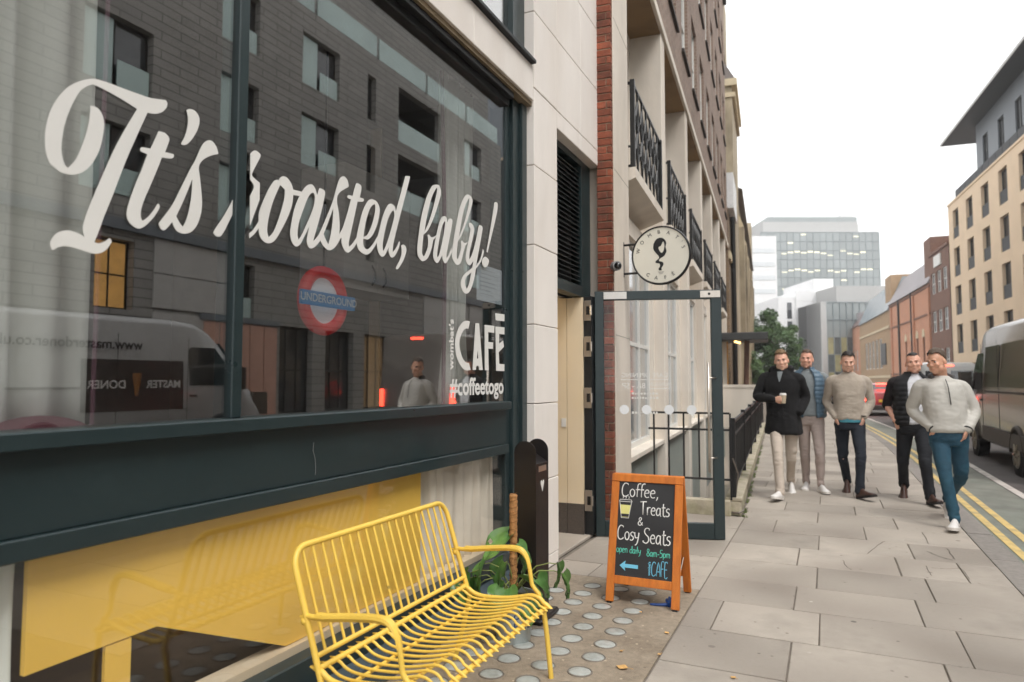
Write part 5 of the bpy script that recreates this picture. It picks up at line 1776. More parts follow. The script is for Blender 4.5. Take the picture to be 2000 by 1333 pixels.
def house(label, s0, s1, eave, m, wins, roof=None, ridge=0, depth=9, name='brick_house', frame=None, pane=None):
    h = thing(name, label, 'house', RP + d5 * s1, RA5)
    L_ = s1 - s0
    ops_ = [(L_ - (b - s0), L_ - (a - s0), z0, z1) for a, b, z0, z1 in wins]
    wall_with_openings(0, L_, 0, eave, ops_, depth=.2, x=0).build('wall', m, h)
    MB().box(-depth, 0, -.01, .0, 0, eave).box(-depth, -.3, 0, L_, 0, eave - .05).build('side_wall', m, h)
    for o_ in ops_:
        window(h, *o_, -.1, frame or M_wframe, pane or M_pglass, 2, 2, .09, .06, sill=.06)
    if roof:
        MB().prism([(-depth, eave), (.25, eave), (-1.6, ridge), (-depth, ridge)], 0, L_, 'y').build('roof', roof, h)
    else:
        MB().box(-depth, .12, 0, L_, eave, eave + .25).build('parapet', m, h)
    return h


hb = house('narrow dark red brick house with white windows beside the beige block', -.6, 6.6, 13.3, M_dkb,
           [(a, a + 1.5, z, z + 2.0) for z in (9.6, 6.0, 2.4) for a in (.3, 2.4, 4.5)])
MB().box(-.3, .12, 2.2, 4.6, 12.0, 13.0).build('white_panel', M_wframe, hb)
MB().box(-6, -1.5, 2, 4, 13.5, 15.2).build('chimney', M_dkb, hb)
ho = house('orange brick hall with grey mansard roof and four slim arched windows', 6.7, 28.2, 10.9, M_orange,
           [(a, a + .9, 3.4, 5.9) for a in (9.5, 12.4, 15.3, 18.2)], M_mansard, 14.2, frame=M_dkb, pane=M_dglass)
for a in (9.5, 12.4, 15.3, 18.2):
    yl = 21.5 - (a - 6.7) - .9
    MB().prism([(yl - .1, 5.9), (yl + 1.0, 5.9), (yl + .95, 6.3), (yl + .45, 6.75), (yl - .05, 6.3)], .0, .06, 'x').build('arch_head', M_tan_l, ho)
MB().tube([(.1, 6.2, 0), (.1, 6.2, 11)], .12, 8).build('drainpipe', M_black, ho)
MB().box(-3, -.2, 18.6, 21.4, 10.9, 15.4).build('roof_stair', M_dkb, ho)
for zz, hh in ((10.55, .22), (7.9, .16), (2.2, .2)):
    MB().box(.002, .09, 0, 21.5, zz, zz + hh).build('string_course', M_dkb, ho)
for yv in (1.2, 13.8, 20.9):
    MB().box(.002, .16, yv, yv + .55, 0, 10.5).build('pilaster', M_orange, ho)
MB().tube([(.12, 13.2, 0), (.12, 13.2, 10.9)], .08, 8).build('drainpipe', M_black, ho)
h3 = house('tan brick terrace with sloping glass roof lights and a black vent panel', 28.4, 55.2, 10.4, M_tanb,
           [(34.5 + 3.2 * k, 36.8 + 3.2 * k, 3.2, 7.2) for k in range(5)], mat('glass_roof', srgb(150, 160, 166), 0.2, var=0.2, vscale=0.6), 14.6)
MB().box(.0, .12, 20.5, 24.0, 3.6, 6.4).build('vent_panel', M_black, h3)
MB().box(.0, .10, 0, 26.8, 8.2, 8.5).build('string_course', M_tan_l, h3)
MB().box(.0, .10, 0, 26.8, 1.9, 2.2).build('string_course', M_tan_l, h3)
MB().box(-4, -.3, 22.5, 26.6, 10.4, 14.9).build('gable', M_tanb, h3)
h4 = house('farthest orange brick terrace with brown slate mansards along the bend', 55.4, 84, 10.6, M_orange,
           [(58 + 4 * k, 60 + 4 * k, 3.2, 6.6) for k in range(6)], mat('brown_slate', srgb(120, 100, 96), 0.7, var=0.2, vscale=0.5), 13.4)
for k in range(4):
    MB().box(-2.2, -.4, 3 + 6.5 * k, 5 + 6.5 * k, 10.7, 13.0).build('dormer', M_mansard, h4)

# frontal blocks on the skyline: local +x faces the camera side, local y runs to the right
FZ = R(-65.2)
M_white_b = mat('white_cladding', srgb(226, 226, 226), 0.6, var=0.03, vscale=0.3)
M_curtain_g = mat('blue_grey_glazing', srgb(138, 146, 146), 0.3, var=0.10, vscale=0.12, spec=0.8, rnd=0.10)
M_curtain_l = mat('lit_glazing', srgb(190, 190, 170), 0.2, var=0.1, vscale=0.2, emis=(1.0, .9, .62), estr=0.75, rnd=0.1)
M_mull = mat('pale_mullion', srgb(128, 138, 142), 0.5)
M_pent = mat('penthouse_grey', srgb(176, 176, 174), 0.7)

tw = thing('office_tower', 'tall glass office tower with lit ceilings rising behind the white block', 'building', (-19.34, 241.35, 0), FZ)
W_, TOP = 39.8, 51.5
MB().box(-28, -.4, 0, W_, 0, TOP).build('core', M_pent, tw)
random.seed(5)
nx, nz = 18, 14
cw, chh = W_ / nx, 3.05
pa = MB().box(-.2, -.1, .09, cw - .09, .12, chh - .14)
pa, pbm = pa.mesh('pane', M_curtain_g), None
pl2 = MB().box(-.2, -.1, .09, cw - .09, .12, chh - .14).mesh('pane', M_curtain_g)
lt_me = MB().box(-.09, -.06, .2, cw - .2, chh - .95, chh - .45).mesh('ceiling_light', M_curtain_l)
for j in range(nz):
    zz = TOP - (j + 1) * chh
    for i in range(nx):
        o = put('pane', pa, tw, (0, i * cw, zz))
        lit = (j in (2, 4, 6, 8) and 2 < i < 17 and random.random() < .85) or random.random() < .03
        if lit:
            q = put('ceiling_light', lt_me, o)
            q.scale = (1, 1, random.uniform(.5, 1.1))
            q.location = (0, 0, random.uniform(.0, .5))
mb = MB()
for i in range(nx + 1):
    mb.box(-.35, .05, i * cw - .08, i * cw + .08, 0, TOP)
for j in range(nz + 1):
    mb.box(-.35, .02, 0, W_, TOP - j * chh - .10, TOP - j * chh + .10)
mb.build('curtain_wall_grid', M_mull, tw)
MB().box(-26, -2, 1.5, W_ - 6, TOP, 55.5).build('plant_storey', M_pent, tw)
MB().box(-25, -3, 3.5, 34, 55.5, 57.4).build('roof_glazing', M_curtain_g, tw)
MB().box(-20, -4, 29, 33.5, 52, 58.4).build('lift_overrun', M_white_b, tw)
MB().box(-20, -2, W_ - 6, W_ + .6, 40, 54.5).build('side_fin', M_white_b, tw)
for yv in (6.5, 31):
    MB().tube([(-6, yv, 55), (-6, yv, 60.2)], .35, 8).build('flue', M_white_b, tw)
pb = thing('pale_slab_block', 'plain pale slab building between the church and the glass tower', 'building', (-20.8, 214, 0), FZ)
MB().box(-20, 0, 0, 8.5, 0, 45).build('wall', M_white_b, pb)
for j in range(10):
    MB().box(.0, .12, .6, 7.9, 3 + j * 4.1, 4.4 + j * 4.1).build('window_band', mat('faint_glazing', srgb(206, 210, 212), 0.3), pb)

wb_ = thing('white_block', 'white rendered stepped block with a slit of windows at the end of the street', 'building', (-8.19, 138.63, 0), FZ)
MB().box(-14, 0, 0, 3.2, 0, 17.4).build('lower_wall', M_white_b, wb_)
MB().box(-14, .3, 3.21, 6.6, 0, 18.6).build('wall', M_white_b, wb_)
MB().box(-14, .32, 6.61, 10.4, 0, 20.9).build('tall_wall', M_white_b, wb_)
for j in range(4):
    MB().box(.0, .05, 1.6, 2.5, 2.5 + j * 3.6, 5.6 + j * 3.6).build('slit_window', M_dglass, wb_)
for j in range(5):
    MB().box(.3, .308, 3.21, 10.4, 3.0 + j * 3.4, 3.06 + j * 3.4).build('panel_joint', M_pent, wb_)
gb = thing('glass_office_block', 'lower glass office block with lit windows right of the white block', 'building', (-.8, 131.15, 0), FZ)
MB().box(-14, -.3, 0, 12.5, 0, 15.3).build('core', M_darkframe, gb)
MB().box(-14, -1.5, 3.5, 13.5, 15.3, 18.4).build('plant_storey', M_pent, gb)
MB().box(-6, .02, 0, 1.0, 0, 15.4).build('end_pier', M_pent, gb)
gp = MB().box(-.2, -.1, .06, 1.10, .08, 3.0).mesh('pane', mat('shop_dim_glazing', srgb(84, 92, 92), .15, var=.3, vscale=.5))
gp2 = MB().box(-.2, -.1, .06, 1.10, .08, 3.0).mesh('pane', M_curtain_g)
gp3 = MB().box(-.2, -.1, .06, 1.10, .08, 3.0).mesh('pane', mat('warm_lit_glazing', srgb(120, 116, 92), 0.3, emis=(.9, .78, .3), estr=0.10, var=0.5, vscale=0.6))
for j in range(5):
    for i in range(10):
        put('pane', gp3 if (j < 2 and random.random() < .6) or (j == 2 and random.random() < .4) else (gp2 if j > 2 else gp), gb, (0, 1.0 + i * 1.16, j * 3.06))
mb = MB()
for i in range(11):
    mb.box(-.3, .05, 1.0 + i * 1.16 - .05, 1.0 + i * 1.16 + .05, 0, 15.3)
for j in range(6):
    mb.box(-.3, .03, 1.0, 12.6, j * 3.06 - .06, j * 3.06 + .06)
mb.build('curtain_wall_grid', M_mull, gb)
# far low terrace closing the view at street level
ft = thing('end_terrace', 'low grey building closing the end of the street behind the walking men', 'building', (2.5, 150, 0), FZ)
MB().box(-8, 0, -6, 26, 0, 9).build('wall', M_pent, ft)

# ------------------------------------------------------------------ street tree
M_fol = mat('tree_foliage', srgb(66, 92, 52), 0.7, var=0.35, vscale=1.2, tint=srgb(96, 120, 66), tfac=0.6, tscale=1.0)
M_bark = mat('bark', srgb(88, 76, 64), 0.9, var=0.3, vscale=8)


def tree(label, loc, H, rad, seed, n=5200, ls=.16, group=None):
    random.seed(seed)
    t = thing('street_tree', label, 'tree', loc, 0, group)
    mb = MB()
    mb.tube([(0, 0, 0), (.03, .02, H * .25), (-.02, .05, H * .5), (.03, 0, H * .8)], [.16, .13, .09, .03], 10)
    tips = []
    for k in range(22):
        a = k * 2.4
        z0 = H * random.uniform(.22, .75)
        rr_ = rad * random.uniform(.55, .95) * math.sin(math.pi * min(1, (1 - z0 / H) * .9 + .18)) ** .6
        p1 = Vector((math.cos(a) * rr_, math.sin(a) * rr_, z0 + random.uniform(.2, .9)))
        mb.tube([(0, 0, z0), p1 * .5 + Vector((0, 0, z0 * .5 + .1)), p1], [.05, .03, .012], 6)
        tips.append(p1)
    mb.build('trunk', M_bark, t, smooth=True)
    cl = []
    for p in tips:
        cl.append((p, rad * random.uniform(.28, .46)))
    for k in range(16):
        z = H * random.uniform(.3, .98)
        rr_ = rad * (1 - ((z / H - .52) / .55) ** 2) * random.uniform(.2, .95)
        a = random.uniform(0, 6.28)
        cl.append((Vector((math.cos(a) * rr_, math.sin(a) * rr_, z)), rad * random.uniform(.2, .4)))
    lf = MB()
    for _ in range(n):
        c, r = random.choice(cl)
        d = Vector((random.gauss(0, 1), random.gauss(0, 1), random.gauss(0, 1))).normalized() * r * random.random() ** .4
        p = c + Vector((d.x, d.y, d.z * .75))
        u = Vector((random.gauss(0, 1), random.gauss(0, 1), random.gauss(0, .6))).normalized()
        v = u.orthogonal().normalized()
        s = ls * random.uniform(.5, 1.2)
        lf.quad(p - u * s, p - v * s * .5, p + u * s, p + v * s * .5)
    lf.build('crown', M_fol, t, fix=False)
    return t


tree('leafy green street tree beside the white block beyond the church', (-3.75, 58.5, 0), 7.2, 2.2, 3, 11000, .15)
tree('lower bushy tree by the church, left of the tallest tree', (-6.6, 61.5, 0), 5.0, 1.6, 9, 4000, .15)
tree('small dark tree at the foot of the church wall behind the black coat', (-4.6, 47.5, 0), 3.4, 1.0, 14, 2500, .11)

# ------------------------------------------------------------------ vehicles
M_tyre = mat('tyre_rubber', srgb(28, 28, 29), 0.85, var=0.15, vscale=20)
M_rim = mat('wheel_rim', srgb(150, 142, 130), 0.35, metal=0.8)
M_carglass = mat('vehicle_glass', srgb(34, 36, 38), 0.05, spec=0.9, coat=1.0)
M_trim = mat('grey_cladding', srgb(66, 60, 56), 0.6, var=0.08)
M_tail = mat('tail_lamp', srgb(190, 24, 20), 0.3, emis=(1.0, .06, .03), estr=7.0)
M_plate = mat('number_plate', srgb(226, 196, 60), 0.5)


def wheel_tree(par, x, y, r, w, side):
    o = MB().tube([(x - w / 2, y, r), (x - w / 2 + .02, y, r), (x + w / 2 - .02, y, r), (x + w / 2, y, r)], [r - .03, r, r, r - .03], 28).build('wheel', M_tyre, par, smooth=40)
    xs = x + side * (w / 2 + .002)
    rm_ = MB().disc((xs - side * .01, y, r), r * .64, 'x', .03, 24)
    for k in range(6):
        a = k * math.pi / 3
        rm_.box(xs - .004 + side * .012, xs + .004 + side * .012, y - .03, y + .03, r - .03, r + .03)
        rm_.tube([(xs + side * .012, y + .06 * math.cos(a), r + .06 * math.sin(a)), (xs + side * .008, y + r * .58 * math.cos(a), r + r * .58 * math.sin(a))], [.03, .02], 6)
    rm_.build('rim', M_rim, o, smooth=40)
    return o


def body_ring(y, zb, zt, w, wt, r=.12):
    zm = zb + (zt - zb) * .42
    half = [(w - .05, zb), (w, zb + .08), (w, zm), (wt, max(zm + .02, zt - r)), (wt - r * .35, zt - r * .35), (wt - r, zt)]
    return [(x, y, z) for x, z in half] + [(-x, y, z) for x, z in half[::-1]]


def van(label, loc, rz, paint, sc=1.0, cat='van', extra=None, lights=True):
    v = thing('parked_van' if extra else 'van', label, cat, loc, rz)
    v.scale = (sc, sc, sc)
    st = [(-2.96, .52, 2.44, .93, .84), (-2.93, .40, 2.55, .97, .88), (-2.6, .36, 2.60, .985, .89), (.6, .36, 2.63, .985, .89), (1.15, .36, 2.60, .985, .885), (1.5, .36, 2.46, .985, .86), (1.78, .36, 2.24, .985, .84),
          (2.05, .36, 1.95, .98, .84), (2.35, .36, 1.58, .975, .86), (2.52, .36, 1.36, .965, .88), (2.75, .36, 1.24, .945, .85), (2.90, .38, 1.08, .90, .80), (2.97, .42, .86, .85, .76)]
    MB().loft([body_ring(*s_) for s_ in st]).build('body', paint, v, smooth=38)
    # glazing, slightly proud of the shell
    scr = MB()
    scr.quad((-.76, 1.84, 2.21), (.76, 1.84, 2.21), (.80, 2.40, 1.55), (-.80, 2.40, 1.55))
    scr.v = [(x, y + .03, z + .025) for x, y, z in scr.v]
    scr.build('windscreen', M_carglass, v, fix=False)
    for s in (-1, 1):
        m_ = MB()
        m_.quad((s * .978, .98, 1.38), (s * .975, 2.15, 1.38), (s * .955, 2.06, 1.60), (s * .905, 1.62, 2.12), (s * .905, .98, 2.12))
        m_.v = [(x + s * .012, y, z) for x, y, z in m_.v]
        m_.build('door_window', M_carglass, v, fix=False)
        MB().box(s * .982, s * 1.012, -2.80, .86 if extra else .90, .44, .66, b=.01).build('side_cladding', M_trim, v)
        if not extra:
            for ya, yb in ((-2.62, -.60), (-.44, .80)):
                q = MB()
                q.quad((s * .976, ya, 1.44), (s * .976, yb, 1.44), (s * .914, yb, 2.22), (s * .914, ya, 2.22))
                q.v = [(x + s * .010, y, z) for x, y, z in q.v]
                q.build('side_window', mat('bronze_tinted_glass', srgb(62, 52, 44), .12, spec=.6), v, fix=False)
        MB().box(s * .985, s * .997, -2.3, .70, 1.33, 1.37).build('slide_rail', M_trim, v)
        MB().box(s * .986, s * .990, .925, .935, .5, 2.3).build('door_gap', M_tyre, v)
        MB().box(s * .986, s * .990, -.52, -.51, .5, 2.3).build('door_gap', M_tyre, v)
        MB().box(s * .986, s * 1.005, .98, 1.14, 1.16, 1.20).build('door_handle', M_trim, v)
        mr_ = MB().box(s * 1.0, s * 1.20, 1.95, 2.08, 1.38, 1.66, b=.03).build('wing_mirror', M_trim, v)
        for yv in (-1.75, 1.78):
            ar = MB().tube([(s * .99, yv + .43 * math.cos(a), .36 + .43 * math.sin(a)) for a in [i * math.pi / 12 for i in range(13)]], .035, 6)
            ar.build('wheel_arch', M_trim, v, smooth=True)
            MB().disc((s * .975, yv, .37), .41, 'x', .03, 24).build('wheel_well', M_tyre, v)
            wheel_tree(v, s * .89, yv, .34, .22, s)
        MB().box(s * .86, s * .955, -2.985, -2.93, 1.0, 1.38, b=.01).build('tail_lamp', M_tail if lights else mat('tail_off', srgb(140, 26, 24), .3), v)
        MB().box(s * .58, s * .90, 2.80, 2.94, .88, 1.08, b=.03).build('headlamp', M_rim, v)
    for s in (-1, 1):
        q = MB()
        q.quad((s * .06, -2.975, 1.55), (s * .78, -2.975, 1.55), (s * .76, -2.965, 2.28), (s * .06, -2.965, 2.28))
        if extra != 'doner' and sc < 1:
            q.build('rear_window', M_carglass, v, fix=False)
    MB().box(-.15, .15, -2.97, -2.93, 2.45, 2.50).build('brake_lamp', M_tail if lights else MATS['tail_off'], v)
    MB().box(-.26, .26, -2.985, -2.97, .80, .92).build('number_plate', M_plate, v)
    MB().box(-.95, .95, -3.05, -2.90, .38, .56, b=.03).build('rear_bumper', M_trim, v)
    MB().box(-.93, .93, 2.72, 3.03, .34, .62, b=.06).build('front_bumper', M_trim, v)
    MB().box(-.55, .55, 2.90, 2.985, .68, .98, b=.02).build('grille', M_tyre, v)
    return v


M_vbrown = mat('silver_paint', srgb(150, 143, 136), 0.22, metal=0.55, var=0.03, coat=0.3, spec=0.5)
M_vwhite = mat('white_van_paint', srgb(178, 178, 176), 0.3, var=0.03, coat=0.5)
van('grey metallic high-roof van in the near traffic lane', (3.78, 15.45, -.1), 0, M_vbrown)
van('white van with lit tail lamp ahead of the grey metallic van', (3.30, 27.0, -.1), R(1.5), M_vwhite, .82)
dv = van('white delivery van with kebab lettering parked across the road', (8.65, 8.9, -.1), 0, M_vwhite, 1.06, extra='doner', lights=False)
m_ = MB()
m_.quad((-.986, .84, .94), (-.986, -1.14, .94), (-.955, -1.14, 1.84), (-.955, .84, 1.84))
m_.v = [(x - .012, y, z) for x, y, z in m_.v]
m_.build('side_panel', mat('dark_side_panel', srgb(70, 64, 60), .3), dv, fix=False)
for s, y, z, size, m in (('MASTER', .40, 1.40, .20, M_vinyl), ('DONER', -.70, 1.40, .20, M_vinyl), ('www.masterdoner.co.uk', -1.25, 2.10, .24, M_black)):
    me = text_mesh(s, size, .001, bold=.004)
    me.transform(on_plane((-1.006 + .025 * (z > 2), y, z), (0, -1, 0), (.03, 0, 1)))
    put('van_lettering', setmat(me, m), dv)
MB().tube([(-1.01, -.15, 1.20), (-1.0, -.15, 1.60)], [.03, .08], 8).build('kebab_emblem', mat('kebab_brown', srgb(150, 100, 50), .7), dv)


def car(label, loc, rz, paint):
    v = thing('car', label, 'car', loc, rz)
    st = [(-2.0, .45, .80, .76, .70), (-1.96, .32, 1.02, .84, .78), (-1.7, .26, 1.14, .88, .80), (-1.35, .26, 1.40, .885, .60), (-.9, .26, 1.46, .89, .60), (.1, .26, 1.46, .89, .60), (.55, .26, 1.30, .89, .66), (1.0, .26, 1.02, .89, .80), (1.6, .28, .92, .87, .78), (1.95, .34, .74, .80, .70)]
    MB().loft([body_ring(*s_, r=.10) for s_ in st]).build('body', paint, v, smooth=40)
    q = MB()
    q.quad((-.58, -1.66, 1.10), (.58, -1.66, 1.10), (.50, -1.40, 1.36), (-.50, -1.40, 1.36))
    q.v = [(x, y - .03, z + .03) for x, y, z in q.v]
    q.build('rear_window', M_carglass, v, fix=False)
    for s in (-1, 1):
        q = MB()
        q.quad((s * .86, -1.2, 1.0), (s * .86, .85, 1.0), (s * .66, .35, 1.36), (s * .63, -1.1, 1.38))
        q.v = [(x + s * .03, y, z) for x, y, z in q.v]
        q.build('side_window', M_carglass, v, fix=False)
        MB().box(s * .56, s * .84, -2.02, -1.90, .80, .98, b=.03).build('tail_lamp', M_tail, v)
        for yv in (-1.25, 1.28):
            wheel_tree(v, s * .80, yv, .31, .2, s)
    MB().box(-.3, .3, -1.52, -1.47, 1.41, 1.45).build('brake_lamp', M_tail, v)
    MB().box(-.26, .26, -2.03, -2.0, .62, .73).build('number_plate', M_plate, v)
    MB().box(-.84, .84, -2.06, -1.92, .28, .50, b=.04).build('bumper', M_trim, v)
    return v


car('red hatchback with lit brake lamps behind the men on the road', (2.15, 36.5, -.1), R(4), mat('red_paint', srgb(150, 28, 34), .3, coat=.8))
car('dark car in the queue farther down the road', (.9, 48.5, -.1), R(4.4), mat('dark_blue_paint', srgb(40, 46, 60), .3, coat=.8))

# ------------------------------------------------------------------ building across the road (mirrored in the shop glass)
M_clad = brickmat('dark_cladding', srgb(160, 158, 152), srgb(148, 146, 141), srgb(104, 102, 98), 1.3, .27, .022, var=0.1, rough=.7, bump=.3)
M_tealpan = mat('teal_glass_panel', srgb(196, 218, 214), 0.25, var=0.1, vscale=0.5)
M_amber = mat('amber_lit_room', srgb(200, 150, 80), 0.6, emis=(1.0, .55, .16), estr=0.30, var=0.5, vscale=1.5)
db = thing('dark_clad_building', 'dark grey clad apartment building across the road reflected in the shop window', 'building', (13.1, 36, 0), R(180))
ops = []
typ = []
for zz, hh in ((12.5, 1.95), (9.45, 1.95), (6.5, 1.95)):
    for Y0, Y1 in ((5.2, 7.2), (11.0, 13.0), (15.4, 17.0), (19.1, 21.2), (23.0, 23.6), (31.5, 33.4)):
        ops.append((36 - Y1, 36 - Y0, zz, zz + hh))
        typ.append('w')
for zz in (9.2, 12.3):
    ops.append((36 - 29.0, 36 - 25.3, zz, zz + 2.5))
    typ.append('b')
for Y0, Y1, a in ((11.5, 12.6, 1), (15.4, 17.0, 0), (5.2, 6.6, 0)):
    ops.append((36 - Y1, 36 - Y0, 3.4, 5.3))
    typ.append('a' if a else 'w')
for Y0 in (18.2, 20.6, 23.0, 25.4):
    ops.append((36 - Y0 - 1.7, 36 - Y0, .3, 3.4))
    typ.append('s')
wall_with_openings(0, 48, 0, 15.4, ops, depth=.35, x=0).build('wall', M_clad, db)
for o_, t in zip(ops, typ):
    if t == 'w':
        w = window(db, *o_, -.25, M_darkframe, M_dglass, 2, 1, .06, .06)
        h = o_[3] - o_[2]
        wd = o_[1] - o_[0]
        if wd > 1:
            MB().box(-.20, -.16, o_[0] + wd * .55, o_[1] - .04, o_[2] + .05, o_[3] - .05).build('teal_shutter', M_tealpan, db)
            MB().box(-.12, -.09, o_[0] + .05, o_[0] + wd * .5, o_[2] + .05, o_[2] + .8).build('glass_guard', M_tealpan, db)
    elif t == 'b':
        MB().box(-2.2, -2.0, o_[0], o_[1], o_[2], o_[3]).box(-2.2, -.35, o_[0], o_[1], o_[3], o_[3] + .1).build('loggia_back', M_darkframe, db)
        MB().box(-.1, -.06, o_[0], o_[1], o_[2], o_[2] + 1.0).build('glass_guard', M_tealpan, db)
    elif t == 'a':
        window(db, *o_, -.25, M_darkframe, M_amber, 2, 2, .06, .06)
    else:
        window(db, *o_, -.25, M_darkframe, mat('dim_shop', srgb(110, 92, 66), .5, emis=(1.0, .6, .25), estr=.10, var=.6, vscale=1.2) if o_[0] < 13 else M_dglass, 3, 2, .08, .06)
MB().box(-10, -2.3, 0, 48, 0, 15.4).build('core', M_darkframe, db)
MB().box(-.0, .15, 0, 48, 5.55, 5.85).build('podium_band', M_zinc, db)
M_pod = mat('podium_panel_grey', srgb(190, 188, 184), .6, var=.06)
for a_, b_ in ((.3, 2.0), (2.2, 4.0), (4.2, 6.0), (6.2, 8.5), (19.6, 22.8), (28.6, 30.0)):
    for zz in (.35, 1.4, 2.45, 3.55, 4.55):
        MB().box(.004, .05, a_, b_, zz, zz + .97).build('podium_panel', M_pod, db)
MB().box(-2.5, -.9, 0, 48, 15.4, 18.6).build('top_storey', M_clad, db)
for k in range(12):
    MB().box(-.25, -.2, .1 + k * 4, 3.9 + k * 4, 15.42, 16.5).build('glass_balustrade', M_tealpan, db)

M_terra = mat('terracotta_standin', srgb(206, 160, 140), .6, var=.12, vscale=1.2)  # added panels, standing in for a blurred pinkish vehicle mirrored in the glass
for k in range(5):
    MB().box(.004, .07, 18.0 + k * .62, 18.58 + k * .62, .3, 3.3).build('vehicle_standin_panel', M_terra, db)
MB().box(.004, .12, 17.9, 21.2, 3.34, 3.52).build('standin_fascia', M_zinc, db)

# ------------------------------------------------------------------ people
def remesh(mb, voxel, smooth=4, name='part', wrinkle=0.0, wscale=9.0, seed=0, sfac=0.5, wdir=(1, 1, .5), zones=None):
    """closed lofts -> one continuous skin"""
    me = mb.mesh('tmp')
    o = bpy.data.objects.new('tmp', me)
    col.objects.link(o)
    m = o.modifiers.new('r', 'REMESH')
    m.mode = 'VOXEL'
    m.voxel_size = voxel
    s_ = o.modifiers.new('s', 'SMOOTH')
    s_.iterations = smooth
    s_.factor = sfac
    me2 = eval_mesh(o)
    bpy.data.meshes.remove(me)
    me2.name = name
    if wrinkle:
        n = len(me2.vertices)
        off = Vector((seed * 3.7, seed * 1.3, seed * 2.1))
        nv = [v.normal.copy() for v in me2.vertices]
        for v, nn in zip(me2.vertices, nv):
            p = Vector((v.co.x * wdir[0], v.co.y * wdir[1], v.co.z * wdir[2])) * wscale + off
            w = noise.noise(p)
            w2 = noise.noise(p * 2.3 + Vector((5, 1, 2)))
            w3 = noise.noise(Vector((p.x * 1.6 + p.z * .8, p.y * 1.6, p.z * 3.2)) + Vector((2, 7, 1)))
            rdg = w * .9 + w2 * .25 + (.35 - abs(w3)) * .9
            amp = 1.0
            if zones:
                amp = .45
                for zc, zw, za in zones:
                    amp += za * math.exp(-((v.co.z - zc) / zw) ** 2)
            v.co += nn * (rdg * wrinkle * amp)
    me2.materials.clear()
    me2.shade_smooth()
    return me2


def ring(c, rx, ry, ax, ay, n=16, p=2.0):
    out = []
    for i in range(n):
        t = 2 * math.pi * i / n
        ct, st = math.cos(t), math.sin(t)
        a = math.copysign(abs(ct) ** (2 / p), ct)
        b = math.copysign(abs(st) ** (2 / p), st)
        out.append(tuple(Vector(c) + ax * (a * rx) + ay * (b * ry)))
    return out


def limb(mb, pts, rs, n=14, cap_round=True):
    """tapered round limb through smoothed points"""
    P = [Vector(p) for p in pts]
    out, rr_ = [], []
    k = len(P)
    for i in range(k - 1):
        p0 = P[max(0, i - 1)]
        p1, p2 = P[i], P[i + 1]
        p3 = P[min(k - 1, i + 2)]
        for q in range(5):
            t = q / 5
            a = .5 * ((2 * p1) + (p2 - p0) * t + (2 * p0 - 5 * p1 + 4 * p2 - p3) * t * t + (3 * p1 - p0 - 3 * p2 + p3) * t ** 3)
            out.append(a)
            rr_.append(rs[i] * (1 - t) + rs[i + 1] * t)
    out.append(P[-1])
    rr_.append(rs[-1])
    if cap_round:
        d0 = (out[0] - out[1]).normalized()
        d1 = (out[-1] - out[-2]).normalized()
        out = [out[0] + d0 * rr_[0] * .7] + out + [out[-1] + d1 * rr_[-1] * .7]
        rr_ = [rr_[0] * .45] + rr_ + [rr_[-1] * .45]
    mb.tube(out, rr_, n)


M_skin = [mat('skin_%s' % k, c, .5, var=.08, vscale=25, sss=.12, tint=t, tfac=.5, tscale=9) for k, c, t in
          (('fair', srgb(232, 184, 160), srgb(226, 160, 138)), ('ruddy', srgb(228, 174, 150), srgb(218, 146, 126)), ('warm', srgb(222, 170, 142), srgb(206, 142, 118)))]
M_eyew = mat('eye_white', srgb(206, 200, 194), .3)
M_iris = mat('iris_dark', srgb(40, 32, 28), .2)
M_lip = mat('lip', srgb(196, 124, 112), .5)


def make_head(P, mb, hc, Hm, girth=1.0):
    """adds head shapes into the body collection; hc head centre, Hm 3x3 head frame (x=right, y=forward, z=up)"""
    def T(x, y, z):
        return hc + Hm @ Vector((x, y, z))
    g_ = girth
    mb.ell(T(0, -.012, .035), .078 * g_, .098, .092, 20, 14, Hm)           # skull
    mb.ell(T(0, .018, -.015), .068 * g_, .078, .090, 20, 14, Hm)           # face
    mb.ell(T(0, .040, -.068), .050 * g_, .050, .048, 16, 12, Hm)           # jaw
    mb.ell(T(0, .070, -.094), .024 * g_, .020, .020, 12, 8, Hm)            # chin
    for s in (-1, 1):
        mb.ell(T(s * .047 * g_, .030, -.060), .024, .040, .040, 12, 8, Hm)  # jaw corner
        mb.ell(T(s * .040, .074, -.018), .024, .018, .022, 12, 8, Hm)      # cheek
        mb.ell(T(s * .081 * g_, -.008, -.010), .009, .020, .031, 12, 8, Hm)  # ear
        mb.ell(T(s * .032, .088, .030), .026, .010, .010, 12, 8, Hm)       # brow
    # nose
    mb.loft([ring(T(0, .086, .022), .009, .008, Hm @ Vector((1, 0, 0)), Hm @ Vector((0, 1, 0)), 10),
             ring(T(0, .100, -.005), .011, .012, Hm @ Vector((1, 0, 0)), Hm @ Vector((0, 1, 0)), 10),
             ring(T(0, .106, -.022), .017, .014, Hm @ Vector((1, 0, 0)), Hm @ Vector((0, 1, 0)), 10),
             ring(T(0, .094, -.034), .013, .008, Hm @ Vector((1, 0, 0)), Hm @ Vector((0, 1, 0)), 10)])
    # lips
    mb.ell(T(0, .090, -.053), .024, .010, .0055, 12, 8, Hm)
    mb.ell(T(0, .089, -.063), .020, .010, .006, 12, 8, Hm)


